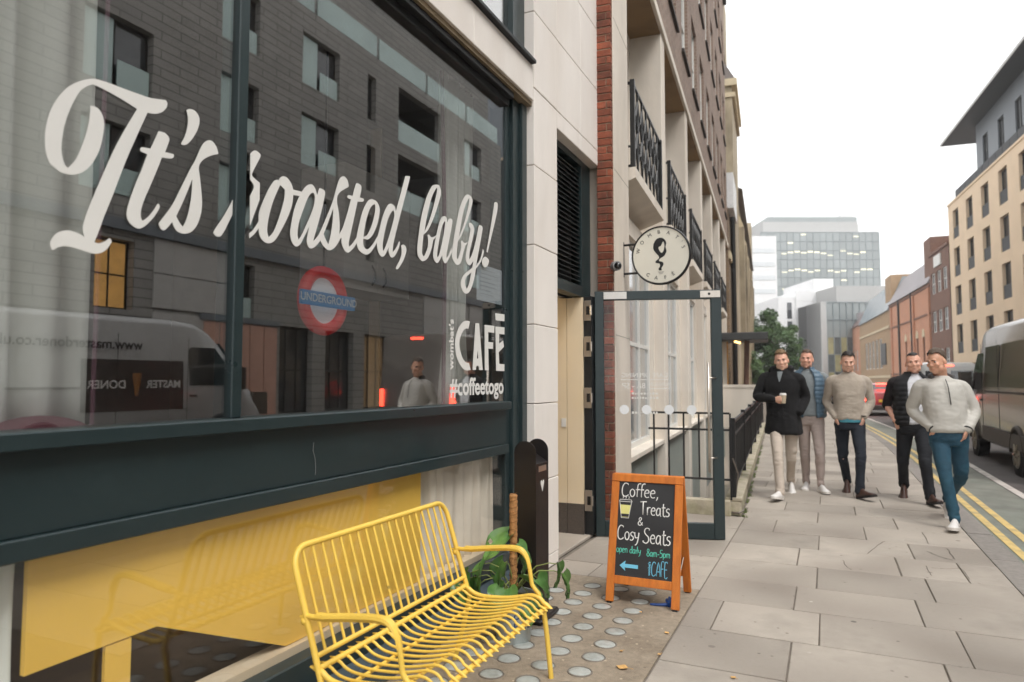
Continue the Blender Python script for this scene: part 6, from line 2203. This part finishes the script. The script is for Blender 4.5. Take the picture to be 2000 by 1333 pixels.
def face_details(root, hc, Hm, hairm, brow, beard=0.0):
    def T(x, y, z):
        return hc + Hm @ Vector((x, y, z))
    for s in (-1, 1):
        e = MB().ell(T(s * .032, .074, .014), .0125, .012, .0095, 12, 8, Hm).build('eye', M_eyew, root, smooth=True)
        MB().ell(T(s * .032, .0845, .0135), .0062, .004, .0062, 10, 6, Hm).build('iris', M_iris, root, smooth=True)
        MB().tube([T(s * .012, .097, .030), T(s * .032, .0985, .036), T(s * .052, .085, .031)], [.0034, .0040, .002], 6).build('eyebrow', brow, root, smooth=True)
    MB().tube([T(-.017, .0935, -.0605), T(0, .1003, -.0578), T(.017, .0935, -.0605)], [.0014, .0026, .0014], 6).build('mouth', M_lip, root, smooth=True)


def hair_shape(root, hc, Hm, m, style, seed):
    """cropped hair: a cap hugging the skull, longer on top, with tufts"""
    random.seed(seed)
    bm = bmesh.new()
    bmesh.ops.create_icosphere(bm, subdivisions=5, radius=1)
    dele = []
    for v in bm.verts:
        x, y, z = v.co
        # hairline: higher over the brow, down to the nape behind, sideburns at the ear
        line = .66 if y > .45 else (.66 - (0.45 - y) * 1.45 if y > -.3 else -.42)
        line += .05 * noise.noise(v.co * 7)
        line = max(line, -.42)
        line += .05 * math.sin(9 * x) * .4 + (style.get('recede', 0) * max(0, abs(x) - .25) if y > .3 else 0)
        if z < line - .06:
            dele.append(v)
    bmesh.ops.delete(bm, geom=dele, context='VERTS')
    for v in bm.verts:
        x, y, z = v.co
        top = max(0, z)
        n1 = noise.noise(Vector((x * 6, y * 3.0, z * 5)) + Vector((seed, 0, 0)))
        n2 = noise.noise(Vector((x * 14, y * 6, z * 11)) + Vector((seed, 3, 0)))
        thick = style['side'] * .5 + (style['top'] - style['side'] * .5) * top ** 1.6
        thick += style['quiff'] * max(0, y) * top ** 1.2
        f = thick * (1 + .35 * n1 + .30 * n2)
        edge = 1.0
        v.co = Vector((x * (.0775 + f), y * (.0985 + f * .8) - .012, z * (.0915 + f) + .035))
    geo = bmesh.ops.solidify(bm, geom=bm.faces[:], thickness=.003)
    mb = MB()
    mb.addbm(bm, Matrix.Translation(hc) @ Hm.to_4x4())
    return mb.build('hair', m, root, smooth=True)


def frame_from(fwd_yaw, pitch=0.0, roll=0.0):
    """head frame: yaw measured so that 0 faces -Y"""
    return (Matrix.Rotation(math.pi + fwd_yaw, 3, 'Z') @ Matrix.Rotation(pitch, 3, 'X') @ Matrix.Rotation(roll, 3, 'Y'))


def shoe(root, heel, yaw, m, sole, L_=.295, pitch=0.0, boot=False):
    """shoe with sole; heel point on the ground, yaw 0 points to -Y"""
    T = Matrix.Translation(heel) @ Matrix.Rotation(math.pi + yaw, 4, 'Z') @ Matrix.Rotation(pitch, 4, 'X')
    st = [(-.035, .030, .060), (-.03, .036, .085), (.0, .040, .098 if not boot else .13), (.05, .041, .105 if not boot else .15), (.10, .042, .092), (.15, .047, .070), (.20, .050, .055), (.24, .044, .045), (.262, .026, .034)]
    rings_ = []
    for y, w, h in st:
        rings_.append([(w * math.cos(t) * (1 if math.sin(t) < .2 else .86), y, .022 + max(0, math.sin(t)) * (h - .022) + min(0, math.sin(t)) * .004) for t in [2 * math.pi * i / 16 for i in range(16)]])
    up_ = MB().loft(rings_).xf(T).build('shoe', m, root, smooth=True)
    out = [(0, -.045), (.030, -.035), (.042, .0), (.040, .07), (.050, .15), (.053, .20), (.044, .25), (.020, .272), (0, .276)]
    poly = out + [(-x, y) for x, y in out[::-1][1:-1]]
    MB().prism(poly, 0.0, .026, 'z').xf(T).build('sole', sole, up_)
    return up_


def hand(mb, wrist, direc, palm_n, side, curl=.9, spread=.1, s=1.0, thumb_in=.6):
    """palm, four unequal bent fingers and a thumb leaving the side of the palm"""
    d = Vector(direc).normalized()
    pn = Vector(palm_n)
    pn = (pn - d * pn.dot(d)).normalized()       # palm normal (inner side)
    x = d.cross(pn).normalized() * side          # towards the thumb side
    w = Vector(wrist)
    rings_ = []
    for t, wd, th in ((-.02, .024, .020), (.02, .030, .018), (.05, .040, .017), (.085, .042, .015), (.10, .038, .013)):
        rings_.append(ring(w + d * t * s, wd * s, th * s, x, pn, 12))
    mb.loft(rings_)
    for k, (off, L_, r) in enumerate(((.030, .074, .0088), (.010, .082, .0092), (-.011, .076, .0088), (-.030, .060, .0078))):
        b = w + d * .088 * s + x * off * s
        a = 0.25 * curl
        pts = [b]
        cur = b
        for q, f in enumerate((.45, .32, .23)):
            a += curl * (.55, .65, .5)[q]
            dv = (d * math.cos(a) + pn * math.sin(a) + x * off * spread * 6).normalized()
            cur = cur + dv * L_ * f * s
            pts.append(cur)
        limb(mb, pts, [r * s, r * .98 * s, r * .9 * s, r * .78 * s], 8)
    b = w + d * .028 * s + x * .030 * s + pn * .006
    t1 = b + (d * .5 + x * .6 + pn * thumb_in).normalized() * .036 * s
    t2 = t1 + (d * .8 + x * .1 + pn * thumb_in).normalized() * .030 * s
    t3 = t2 + (d * .8 - x * .15 + pn * thumb_in).normalized() * .022 * s
    limb(mb, [b, t1, t2, t3], [.014 * s, .0115 * s, .010 * s, .008 * s], 8)


M_white_shoe = mat('white_trainer', srgb(226, 222, 218), .6, var=.05, vscale=20)
M_white_sole = mat('white_sole', srgb(214, 208, 200), .7)
M_brown_boot = mat('brown_leather', srgb(70, 46, 36), .42, var=.2, vscale=18)
M_dark_sole = mat('dark_sole', srgb(34, 28, 26), .8)


TORSO = {}


def person(S):
    P = {k: Vector(v) for k, v in S['J'].items()}
    base = Vector(((P['anl'].x + P['anr'].x) / 2, (P['anl'].y + P['anr'].y) / 2, 0))
    for k in P:
        P[k] = P[k] - base
    root = thing('person', S['label'], 'person', base, 0, 'men walking along the pavement')
    sd = S['seed']
    g_ = S.get('girth', 1.0)
    Hm = frame_from(*S['head'])
    up_ = Vector((0, 0, 1))
    htop, chin = P['ht'], P['ch']
    hc = Vector(((htop.x + chin.x) / 2, (htop.y + chin.y) / 2 - .01, chin.z + .118))
    shx = (P['shr'] - P['shl'])
    ax = Vector((shx.x, shx.y, 0)).normalized()
    ay = Vector((ax.y, -ax.x, 0))
    if ay.y > 0:
        ay = -ay
    neck = (P['shl'] + P['shr']) / 2
    pel = (P['hpl'] + P['hpr']) / 2
    sw = shx.length / 2
    # ---- body: one continuous skin
    mb = MB()
    make_head(P, mb, hc, Hm, S.get('face', 1.0))
    limb(mb, [neck + Vector((0, .03, -.05)), neck + Vector((0, .02, .06)), hc + Hm @ Vector((0, -.02, -.06))], [.080 * g_, .062 * g_, .062 * g_], 16)
    tor = [(pel + up_ * -.02, .150 * g_, .105), (pel.lerp(neck, .25), .145 * g_, .10 * g_), (pel.lerp(neck, .55), .155 * g_, .105 * g_), (pel.lerp(neck, .82), sw * .80, .100), (neck + up_ * -.02, sw * .55, .070), (neck + up_ * .03, .06, .05)]
    mb.loft([ring(c, a, b, ax, ay, 18, 2.4) for c, a, b in tor])
    for q in 'lr':
        limb(mb, [P['sh' + q].lerp(neck, .35) + up_ * -.05, P['sh' + q].lerp(P['el' + q], .2) + up_ * -.015, P['sh' + q].lerp(P['el' + q], .5), P['el' + q], P['el' + q].lerp(P['wr' + q], .45), P['wr' + q]], [.036, .040, .042, .038, .036, .027], 12)
        limb(mb, [P['hp' + q], P['hp' + q].lerp(P['kn' + q], .5), P['kn' + q], P['kn' + q].lerp(P['an' + q], .4), P['an' + q]], [.085, .068, .052, .052, .036], 12)
    for q, (direc, pn, side, curl, th) in S['hands'].items():
        hand(mb, P['wr' + q], direc, pn, side, curl, thumb_in=th)
    me = remesh(mb, .0068, 2, 'body', sfac=.4)
    # sculpt eye sockets
    Hi = Hm.inverted()
    for v in me.vertices:
        l = Hi @ (v.co - hc)
        if l.y > .04:
            for s in (-1, 1):
                d2 = ((l.x - s * .032) / .017) ** 2 + ((l.z - .013) / .012) ** 2
                v.co -= Hm @ Vector((0, 1, 0)) * (.006 * math.exp(-d2))
            v.co -= Hm @ Vector((0, 1, 0)) * (.003 * math.exp(-((l.x / .02) ** 2 + ((l.z + .058) / .0025) ** 2)))
    me.materials.append(S['skin'])
    body = put('body', me, root)
    face_details(body, hc, Hm, S['hairm'], S['brow'])
    hair_shape(root, hc, Hm, S['hairm'], S['hair'], sd)
    # ---- trousers
    tr = MB()
    wst = pel + up_ * .10
    tr.loft([ring(wst, .165 * g_, .125 * g_, ax, ay, 18, 2.3), ring(pel + up_ * .0, .178 * g_, .130 * g_, ax, ay, 18, 2.3), ring(pel + up_ * -.09, .172 * g_, .118, ax, ay, 18, 2.4)])
    tf = S.get('tfit', 1.0)
    for q in 'lr':
        a, k, n_ = P['hp' + q], P['kn' + q], P['an' + q]
        limb(tr, [a + up_ * -.02, a.lerp(k, .4), k, k.lerp(n_, .45), n_ + up_ * S.get('cuff', -.02)], [.094 * tf, .082 * tf, .061 * tf, .055 * tf, S.get('hem', .056) * .86], 16)
    me = remesh(tr, .011, 3, 'trousers', S.get('twr', .008), 9, sd, wdir=(1, 1, 1.5), zones=((.50, .10, 1.0), (.14, .09, 1.3), (.86, .08, .9)))
    me.materials.append(S['trm'])
    put('trousers', me, root)
    # ---- top
    top = MB()
    hem = S['hemz'] - base.z
    lean = pel.copy()
    hp = Vector((lean.x, lean.y, hem))
    b_ = S.get('belly', 1.0)
    fl = S.get('flare', 1.0)
    bulk = S.get('bulk', 1.0)
    torso = [(hp + up_ * -.0, .178 * g_ * fl, .128 * b_ * fl), (hp + up_ * .03, .186 * g_ * fl, .140 * b_ * fl)]
    for t, a, b in ((.35, .176 * g_ * bulk, .138 * b_ * bulk), (.6, .182 * g_ * bulk, .136 * bulk), (.78, sw * .98 * bulk, .128 * bulk), (.90, sw * .93 * bulk, .112 * bulk), (.965, sw * .78, .098), (1.01, .135, .090), (1.05, .090, .078), (1.085, .074, .070)):
        c = hp.lerp(neck + up_ * .012, t)
        torso.append((c, a, b))
    top.loft([ring(c, a, b, ax, ay, 20, 2.5) for c, a, b in torso])
    se = S.get('sleeve', (1, 1))
    slv = MB() if S.get('sleevem') else top
    for q, e in zip('lr', se):
        a, k, n_ = P['sh' + q], P['el' + q], P['wr' + q]
        sf = S.get('sfit', 1.0)
        end = k.lerp(n_, e)
        ain = a.lerp(Vector((neck.x, neck.y, a.z)), .35)
        pts = [ain + up_ * -.030, a.lerp(k, .14) + up_ * -.012, a.lerp(k, .5), k, k.lerp(end, .6), end]
        limb(slv, pts, [.058, .060 * sf ** .5, .060 * sf, .055 * sf, .050 * sf, .041 * sf], 14)
    if S.get('collar'):
        for zz, rr_ in ((.02, .088), (.05, .085)):
            pass
        top.tube([neck + ax * (S['collar'] * math.cos(t)) + ay * (S['collar'] * .85 * math.sin(t)) + up_ * (S.get('colz', .035) - .012 * math.sin(t)) for t in [2 * math.pi * i / 20 for i in range(20)]], S.get('colr', .016), 8, closed=True)
    if S.get('hood'):
        for a_ in range(-8, 9):
            t = math.pi / 2 + a_ * .19
            p = neck + ax * (.115 * math.cos(t)) - ay * (.10 * math.sin(t) - .01) + up_ * (.055 + .02 * math.sin(t))
            top.ell(p, .042, .042, .048, 10, 8)
    me = remesh(top, .0105, 3, S['topname'], S.get('wr', .008) * 1.0, S.get('wrs', 9) * 1.15, sd + 5, wdir=(1.0, 1.0, 1.0), zones=((hem + .06, .08, .9), (hem + .28, .12, .8), (hem + .5, .1, .2)))
    me.materials.append(S['topm'])
    t_ = put(S['topname'], me, root)
    if S.get('sleevem'):
        me = remesh(slv, .0105, 3, 'sleeves', .006, 10, sd + 9)
        me.materials.append(S['sleevem'])
        put('sleeves', me, root)
    TORSO[sd] = torso
    # shoes
    for q in 'lr':
        hx_ = P['an' + q]
        yaw, lift, pit = S['feet'][q]
        heel = Vector((hx_.x, hx_.y, lift))
        shoe(root, heel, yaw, S['shoem'], S['solem'], pitch=pit, boot=S.get('boot', False))
    return root, P, base, hc, Hm, ax, ay, neck, pel, t_


def gilet(root, torso, ax, ay, m, gap):
    """open padded gilet: two quilted half shells hugging the torso, with a stand collar"""
    for s in (-1, 1):
        mb = MB()
        N, Kz = 14, 56
        grid = []
        z0, z1 = torso[0][0].z - .01, torso[-1][0].z + .02
        for j in range(Kz + 1):
            z = z0 + (z1 - z0) * j / Kz
            i = 0
            while i < len(torso) - 2 and torso[i + 1][0].z < z:
                i += 1
            c0, a0, b0 = torso[i]
            c1, a1, b1 = torso[i + 1]
            f = max(0, min(1.1, (z - c0.z) / max(1e-6, c1.z - c0.z)))
            c, a_, b_ = c0.lerp(c1, f), a0 + (a1 - a0) * f, b0 + (b1 - b0) * f
            puff = .010 + .010 * abs(math.sin(math.pi * (z - z0) / .058)) ** .6
            row = []
            g2 = gap + .10 * noise.noise(Vector((z * 5, s, gap * 9)))
            for q in range(N + 1):
                t = math.pi / 2 - s * (g2 + (2.5 - g2) * q / N)
                ct, st = math.cos(t), math.sin(t)
                aa = math.copysign(abs(ct) ** .8, ct) * (a_ + puff)
                bb = math.copysign(abs(st) ** .8, st) * (b_ + puff)
                row.append(Vector((c.x, c.y, z)) + ax * aa + ay * bb)
            grid.append(row)
        for j in range(Kz):
            for q in range(N):
                mb.quad(grid[j][q], grid[j][q + 1], grid[j + 1][q + 1], grid[j + 1][q])
        o = mb.build('gilet', m, root, fix=False)
        bm = bmesh.new()
        bm.from_mesh(o.data)
        bmesh.ops.remove_doubles(bm, verts=bm.verts[:], dist=1e-5)
        bm.to_mesh(o.data)
        bm.free()
        o.data.shade_smooth()
        so = o.modifiers.new('thickness', 'SOLIDIFY')
        so.thickness = .012
        so.offset = 0


def front_patch(root, P0, ax, ay, pts, m, name, depth, r=None):
    """strip of cloth laid on the chest; pts (u across, z, halfwidth) relative to P0"""
    mb = MB()
    L_, Rr = [], []
    for u, z, hw, dd in pts:
        c = P0 + ax * u + Vector((0, 0, z)) + ay * dd
        L_.append(c - ax * hw)
        Rr.append(c + ax * hw)
    for i in range(len(pts) - 1):
        mb.quad(L_[i], Rr[i], Rr[i + 1], L_[i + 1])
    o = mb.build(name, m, root, fix=False)
    so = o.modifiers.new('thickness', 'SOLIDIFY')
    so.thickness = .004
    so.offset = 0
    return o


M_blackcoat = mat('black_wool', srgb(17, 16, 18), .92, var=.10, vscale=20, bump=.15, bscale=180)
M_creampants = mat('cream_cotton', srgb(196, 182, 168), .85, var=.06, vscale=8, bump=.1, bscale=150)
M_greysweat = mat('grey_sweats', srgb(172, 156, 148), .9, var=.06, vscale=8, bump=.15, bscale=150)
M_greytee = mat('grey_jersey', srgb(126, 132, 134), .9, var=.06, vscale=8)
M_bluevest = mat('blue_quilt', srgb(84, 108, 126), .5, var=.10, vscale=5)
M_knit = mat('oatmeal_knit', srgb(172, 160, 146), .92, var=.06, vscale=10, bump=.3, bscale=220, sheen=.2)
M_navy = mat('navy_denim', srgb(28, 34, 44), .85, var=.16, vscale=8, bump=.12, bscale=180)
M_teal_shirt = mat('teal_shirt', srgb(70, 140, 156), .8, var=.06)
M_gilet = mat('black_gilet', srgb(20, 20, 24), .8, var=.12, vscale=6)
M_whitetee = mat('white_tee', srgb(216, 216, 220), .85, var=.04)
M_blackjean = mat('black_denim', srgb(26, 28, 34), .85, var=.14, vscale=8)
M_shell = mat('stone_windbreaker', srgb(190, 186, 178), .6, var=.05, vscale=6)
M_tealjean = mat('teal_denim', srgb(30, 66, 84), .82, var=.22, vscale=7, bump=.12, bscale=180, tint=srgb(46, 92, 110), tfac=.6, tscale=5)
M_hair_b = mat('hair_dark_blond', srgb(116, 92, 64), .7, var=.3, vscale=60, stretch=(1, 3, 1))
M_hair_br = mat('hair_brown', srgb(80, 62, 48), .7, var=.3, vscale=60)
M_hair_d = mat('hair_dark', srgb(36, 28, 24), .6, var=.3, vscale=60)
M_hair_g = mat('hair_greying', srgb(84, 70, 58), .7, var=.35, vscale=70)
M_paper = mat('cup_paper', srgb(196, 178, 152), .7)

J = {
    'p1': {'ht': (-0.523, 9.35, 1.879), 'ch': (-0.538, 9.33, 1.590), 'shl': (-0.730, 9.41, 1.550), 'shr': (-0.338, 9.30, 1.535), 'ell': (-0.830, 9.36, 1.255), 'wrl': (-0.615, 9.11, 1.225), 'elr': (-0.262, 9.40, 1.250), 'wrr': (-0.330, 9.26, 1.05), 'hpl': (-0.615, 9.36, 0.945), 'hpr': (-0.435, 9.36, 0.945), 'knl': (-0.585, 9.10, 0.515), 'knr': (-0.450, 9.45, 0.480), 'anl': (-0.560, 9.00, 0.10), 'anr': (-0.480, 9.84, 0.15)},
    'p2': {'ht': (-0.251, 10.05, 1.895), 'ch': (-0.257, 10.03, 1.625), 'shl': (-0.450, 10.06, 1.56), 'shr': (-0.060, 10.06, 1.555), 'ell': (-0.530, 10.10, 1.26), 'wrl': (-0.400, 9.98, 1.03), 'elr': (-0.010, 10.10, 1.265), 'wrr': (-0.070, 9.98, 1.03), 'hpl': (-0.315, 10.05, 0.96), 'hpr': (-0.150, 10.05, 0.96), 'knl': (-0.305, 10.05, 0.50), 'knr': (-0.120, 9.86, 0.53), 'anl': (-0.299, 10.15, 0.10), 'anr': (-0.120, 9.90, 0.11)},
    'p3': {'ht': (0.233, 9.8, 1.864), 'ch': (0.240, 9.77, 1.575), 'shl': (0.042, 9.77, 1.512), 'shr': (0.438, 9.87, 1.502), 'ell': (-0.020, 9.88, 1.185), 'wrl': (0.075, 9.715, 0.985), 'elr': (0.492, 9.88, 1.19), 'wrr': (0.402, 9.715, 0.995), 'hpl': (0.150, 9.8, 0.925), 'hpr': (0.328, 9.8, 0.925), 'knl': (0.150, 9.86, 0.475), 'knr': (0.345, 9.56, 0.51), 'anl': (0.200, 10.16, 0.15), 'anr': (0.322, 9.50, 0.10)},
    'p4': {'ht': (0.96, 9.65, 1.843), 'ch': (0.946, 9.62, 1.55), 'shl': (0.740, 9.62, 1.490), 'shr': (1.150, 9.72, 1.480), 'ell': (0.662, 9.74, 1.160), 'wrl': (0.735, 9.58, 0.965), 'elr': (1.215, 9.74, 1.165), 'wrr': (1.125, 9.58, 0.965), 'hpl': (0.846, 9.65, 0.905), 'hpr': (1.026, 9.65, 0.905), 'knl': (0.812, 9.70, 0.48), 'knr': (1.020, 9.42, 0.50), 'anl': (0.840, 10.02, 0.15), 'anr': (1.050, 9.38, 0.10)},
    'p5': {'ht': (1.035, 8.25, 1.798), 'ch': (1.010, 8.20, 1.53), 'shl': (0.872, 8.22, 1.455), 'shr': (1.240, 8.33, 1.445), 'ell': (0.800, 8.32, 1.145), 'wrl': (0.965, 8.15, 0.965), 'elr': (1.345, 8.32, 1.150), 'wrr': (1.255, 8.16, 0.965), 'hpl': (1.022, 8.25, 0.885), 'hpr': (1.185, 8.25, 0.885), 'knl': (1.035, 8.03, 0.515), 'knr': (1.205, 8.29, 0.49), 'anl': (1.098, 7.97, 0.10), 'anr': (1.135, 8.74, 0.19)},
}
down_in = lambda s: (Vector((s * .30, .10, -1)), Vector((s * .8, .35, 0)))
HP = {}
for q, s in (('l', 1), ('r', -1)):
    d_, n_ = down_in(s)
    HP[q] = (d_, n_, -s, .35, .3)

r1 = person(dict(J=J['p1'], label='man in a long black coat and cream trousers carrying a takeaway coffee cup', seed=1, skin=M_skin[0], hairm=M_hair_b, brow=M_hair_br, head=(R(2), R(-7), R(5)),
                 hair=dict(side=.004, top=.024, quiff=.020), trm=M_creampants, hem=.058, topname='coat', topm=M_blackcoat, hemz=.78, flare=1.22, bulk=1.10, belly=1.1, sfit=1.10, wr=.006, wrs=7,
                 hood=True, shoem=M_white_shoe, solem=M_white_sole, feet={'l': (R(-16), .012, R(10)), 'r': (R(8), .05, R(-24))},
                 hands={'l': (Vector((.92, -.38, .06)), Vector((.35, .75, .1)), -1, .95, .7)}))
root, P, base, hc, Hm, ax, ay, neck, pel, top1 = r1
# takeaway cup held in the hand: a thing of its own
cx = P['wrl'] + base + Vector((.105, -.012, .012))
cup = thing('takeaway_cup', 'paper takeaway coffee cup with white lid held by the man in black', 'cup', cx + Vector((0, 0, -.06)))
n = 20
cr = lambda r, z: [(r * math.cos(2 * math.pi * i / n), r * math.sin(2 * math.pi * i / n), z) for i in range(n)]
MB().loft([cr(.028, 0), cr(.039, .10)]).build('cup_body', M_paper, cup, smooth=40)
MB().loft([cr(.041, .099), cr(.042, .106), cr(.038, .110), cr(.037, .122), cr(.030, .126)]).build('lid', M_white_shoe, cup, smooth=40)
mb = MB()
mb.tube([neck + Vector((.0, 0, -.02)) + ay * .115 + ax * .012, neck + ay * .155 + ax * .018 + Vector((0, 0, -.16))], .004, 6)
front_patch(root, neck, ax, ay, [(.01, .03, .035, .088), (.015, -.04, .022, .125), (.02, -.10, .004, .150)], M_greytee, 'undershirt', 0)
front_patch(root, pel, ax, ay, [(.06, -.15, .004, .1765), (.055, .1, .004, .180), (.045, .3, .004, .172), (.03, .42, .004, .160)], mat('coat_placket', srgb(14, 14, 15), .8), 'placket', 0)

r2 = person(dict(J=J['p2'], label='man in blue quilted gilet over grey top and pale jogging trousers behind the black coat', seed=2, skin=M_skin[1], hairm=M_hair_br, brow=M_hair_br, head=(R(-6), R(-3), R(-3)), hair=dict(side=.004, top=.014, quiff=.010),
                 trm=M_greysweat, tfit=1.04, hem=.05, cuff=-.03, topname='sweatshirt', topm=M_greytee, hemz=.98, shoem=M_white_shoe, solem=M_white_sole, feet={'l': (R(-4), .0, 0), 'r': (R(18), .0, R(4))}, hands={'l': HP['l'], 'r': HP['r']}, collar=.075, colz=.02))
root, P, base, hc, Hm, ax, ay, neck, pel, top2 = r2
gilet(root, TORSO[2], ax, ay, M_bluevest, .36)

r3 = person(dict(J=J['p3'], label='man in an oatmeal jumper over a teal shirt and dark jeans, middle of the group', seed=3, skin=M_skin[0], hairm=M_hair_d, brow=M_hair_d, head=(R(6), R(-14), R(-2)), hair=dict(side=.004, top=.022, quiff=.022),
                 trm=M_navy, hem=.06, topname='jumper', topm=M_knit, hemz=.95, bulk=1.02, sfit=.97, wr=.007, wrs=8, shoem=M_brown_boot, solem=M_dark_sole, boot=True, feet={'l': (R(-6), .05, R(-20)), 'r': (R(38), .01, R(14))}, hands={'l': HP['l'], 'r': HP['r']}, collar=.072, colz=.025))
root, P, base, hc, Hm, ax, ay, neck, pel, top3 = r3
mb = MB()
hp = Vector((pel.x, pel.y, .955))
mb.loft([ring(hp + Vector((0, 0, -.026)), .165, .137, ax, ay, 20, 2.4), ring(hp + Vector((0, 0, .03)), .172, .140, ax, ay, 20, 2.4)])
mb.build('shirt_tail', M_teal_shirt, root, smooth=50)
MB().tube([P['wrr'] + Vector((0, 0, .02)) + Vector((.031 * math.cos(t), .031 * math.sin(t), .004 * math.sin(t))) for t in [i * math.pi / 8 for i in range(16)]], .007, 6, closed=True).build('watch', M_black, root)

r4 = person(dict(J=J['p4'], label='man in a black padded gilet over white tee with sleeves pushed up', seed=4, skin=M_skin[1], hairm=M_hair_d, brow=M_hair_d, face=1.06, head=(R(-4), R(-2), R(3)), hair=dict(side=.003, top=.010, quiff=.004, recede=.25), girth=1.08, belly=1.1,
                 trm=M_blackjean, tfit=1.08, hem=.066, topname='tee_shirt', topm=M_whitetee, sleevem=mat('black_sleeve', srgb(26, 20, 23), .85), hemz=.93, bulk=1.03, sleeve=(.12, .12), shoem=M_brown_boot, solem=M_dark_sole, boot=True, feet={'l': (R(-8), .05, R(-20)), 'r': (R(16), .01, R(12))}, hands={'l': HP['l'], 'r': HP['r']}))
root, P, base, hc, Hm, ax, ay, neck, pel, top4 = r4
gilet(root, TORSO[4], ax, ay, M_gilet, .42)

r5 = person(dict(J=J['p5'], label='man in a pale half-zip windbreaker and teal jeans nearest the kerb, glancing aside', seed=5, skin=M_skin[2], hairm=M_hair_g, brow=M_hair_d, head=(R(-40), R(-12), R(4)), hair=dict(side=.006, top=.020, quiff=.014), girth=1.04,
                 trm=M_tealjean, tfit=1.02, hem=.058, twr=.008, topname='windbreaker', topm=M_shell, hemz=.93, flare=1.02, bulk=1.05, belly=1.06, sfit=1.08, wr=.006, wrs=7, shoem=M_white_shoe, solem=M_white_sole, feet={'l': (R(-14), .008, R(6)), 'r': (R(2), .09, R(-34))},
                 hands={'l': (Vector((.35, .05, -.9)), Vector((.3, .9, 0)), -1, .4, .3), 'r': HP['r']}))
root, P, base, hc, Hm, ax, ay, neck, pel, top5 = r5
mb = MB()
for a_ in range(-9, 10):
    t = math.pi / 2 + a_ * .2
    p = neck + ax * (.098 * math.cos(t)) - ay * (.088 * math.sin(t) - .012) + Vector((0, 0, .045 + .018 * math.sin(t)))
    mb.ell(p, .026, .026, .030, 10, 8)
me = remesh(mb, .010, 2, 'hood', .004, 12, 3)
me.materials.append(mat('charcoal_hood', srgb(74, 72, 72), .7, var=.15, vscale=12))
put('hood', me, root)
front_patch(root, neck, ax, ay, [(-.005, .02, .004, .118), (.0, -.05, .004, .154), (.006, -.13, .004, .165), (.012, -.20, .004, .168), (.016, -.235, .004, .169)], M_black, 'zip', 0)
for q, s in (('l', -1), ('r', 1)):
    c_ = P['wr' + q]
    dv = (P['wr' + q] - P['el' + q]).normalized()
    u_ = dv.orthogonal().normalized()
    w_ = dv.cross(u_)
    MB().tube([c_ - dv * .005 + (u_ * math.cos(t) + w_ * math.sin(t)) * .043 for t in [i * math.pi / 8 for i in range(16)]], .009, 6, closed=True).build('cuff', M_black, root, smooth=True)

# ------------------------------------------------------------------ the damp air: far things fade towards the white sky
hz = MB().box(-100, 110, -40, 300, -4.2, 64).build('haze', None)
hz['kind'] = 'stuff'
hm_ = bpy.data.materials.new('damp_air')
hm_.use_nodes = True
nt = hm_.node_tree
nt.nodes.clear()
ho_ = nt.nodes.new('ShaderNodeOutputMaterial')
pv = nt.nodes.new('ShaderNodeVolumePrincipled')
pv.inputs['Color'].default_value = (.96, .97, .98, 1)
pv.inputs['Density'].default_value = 0.0011
nt.links.new(pv.outputs[0], ho_.inputs['Volume'])
hz.data.materials.clear()
hz.data.materials.append(hm_)
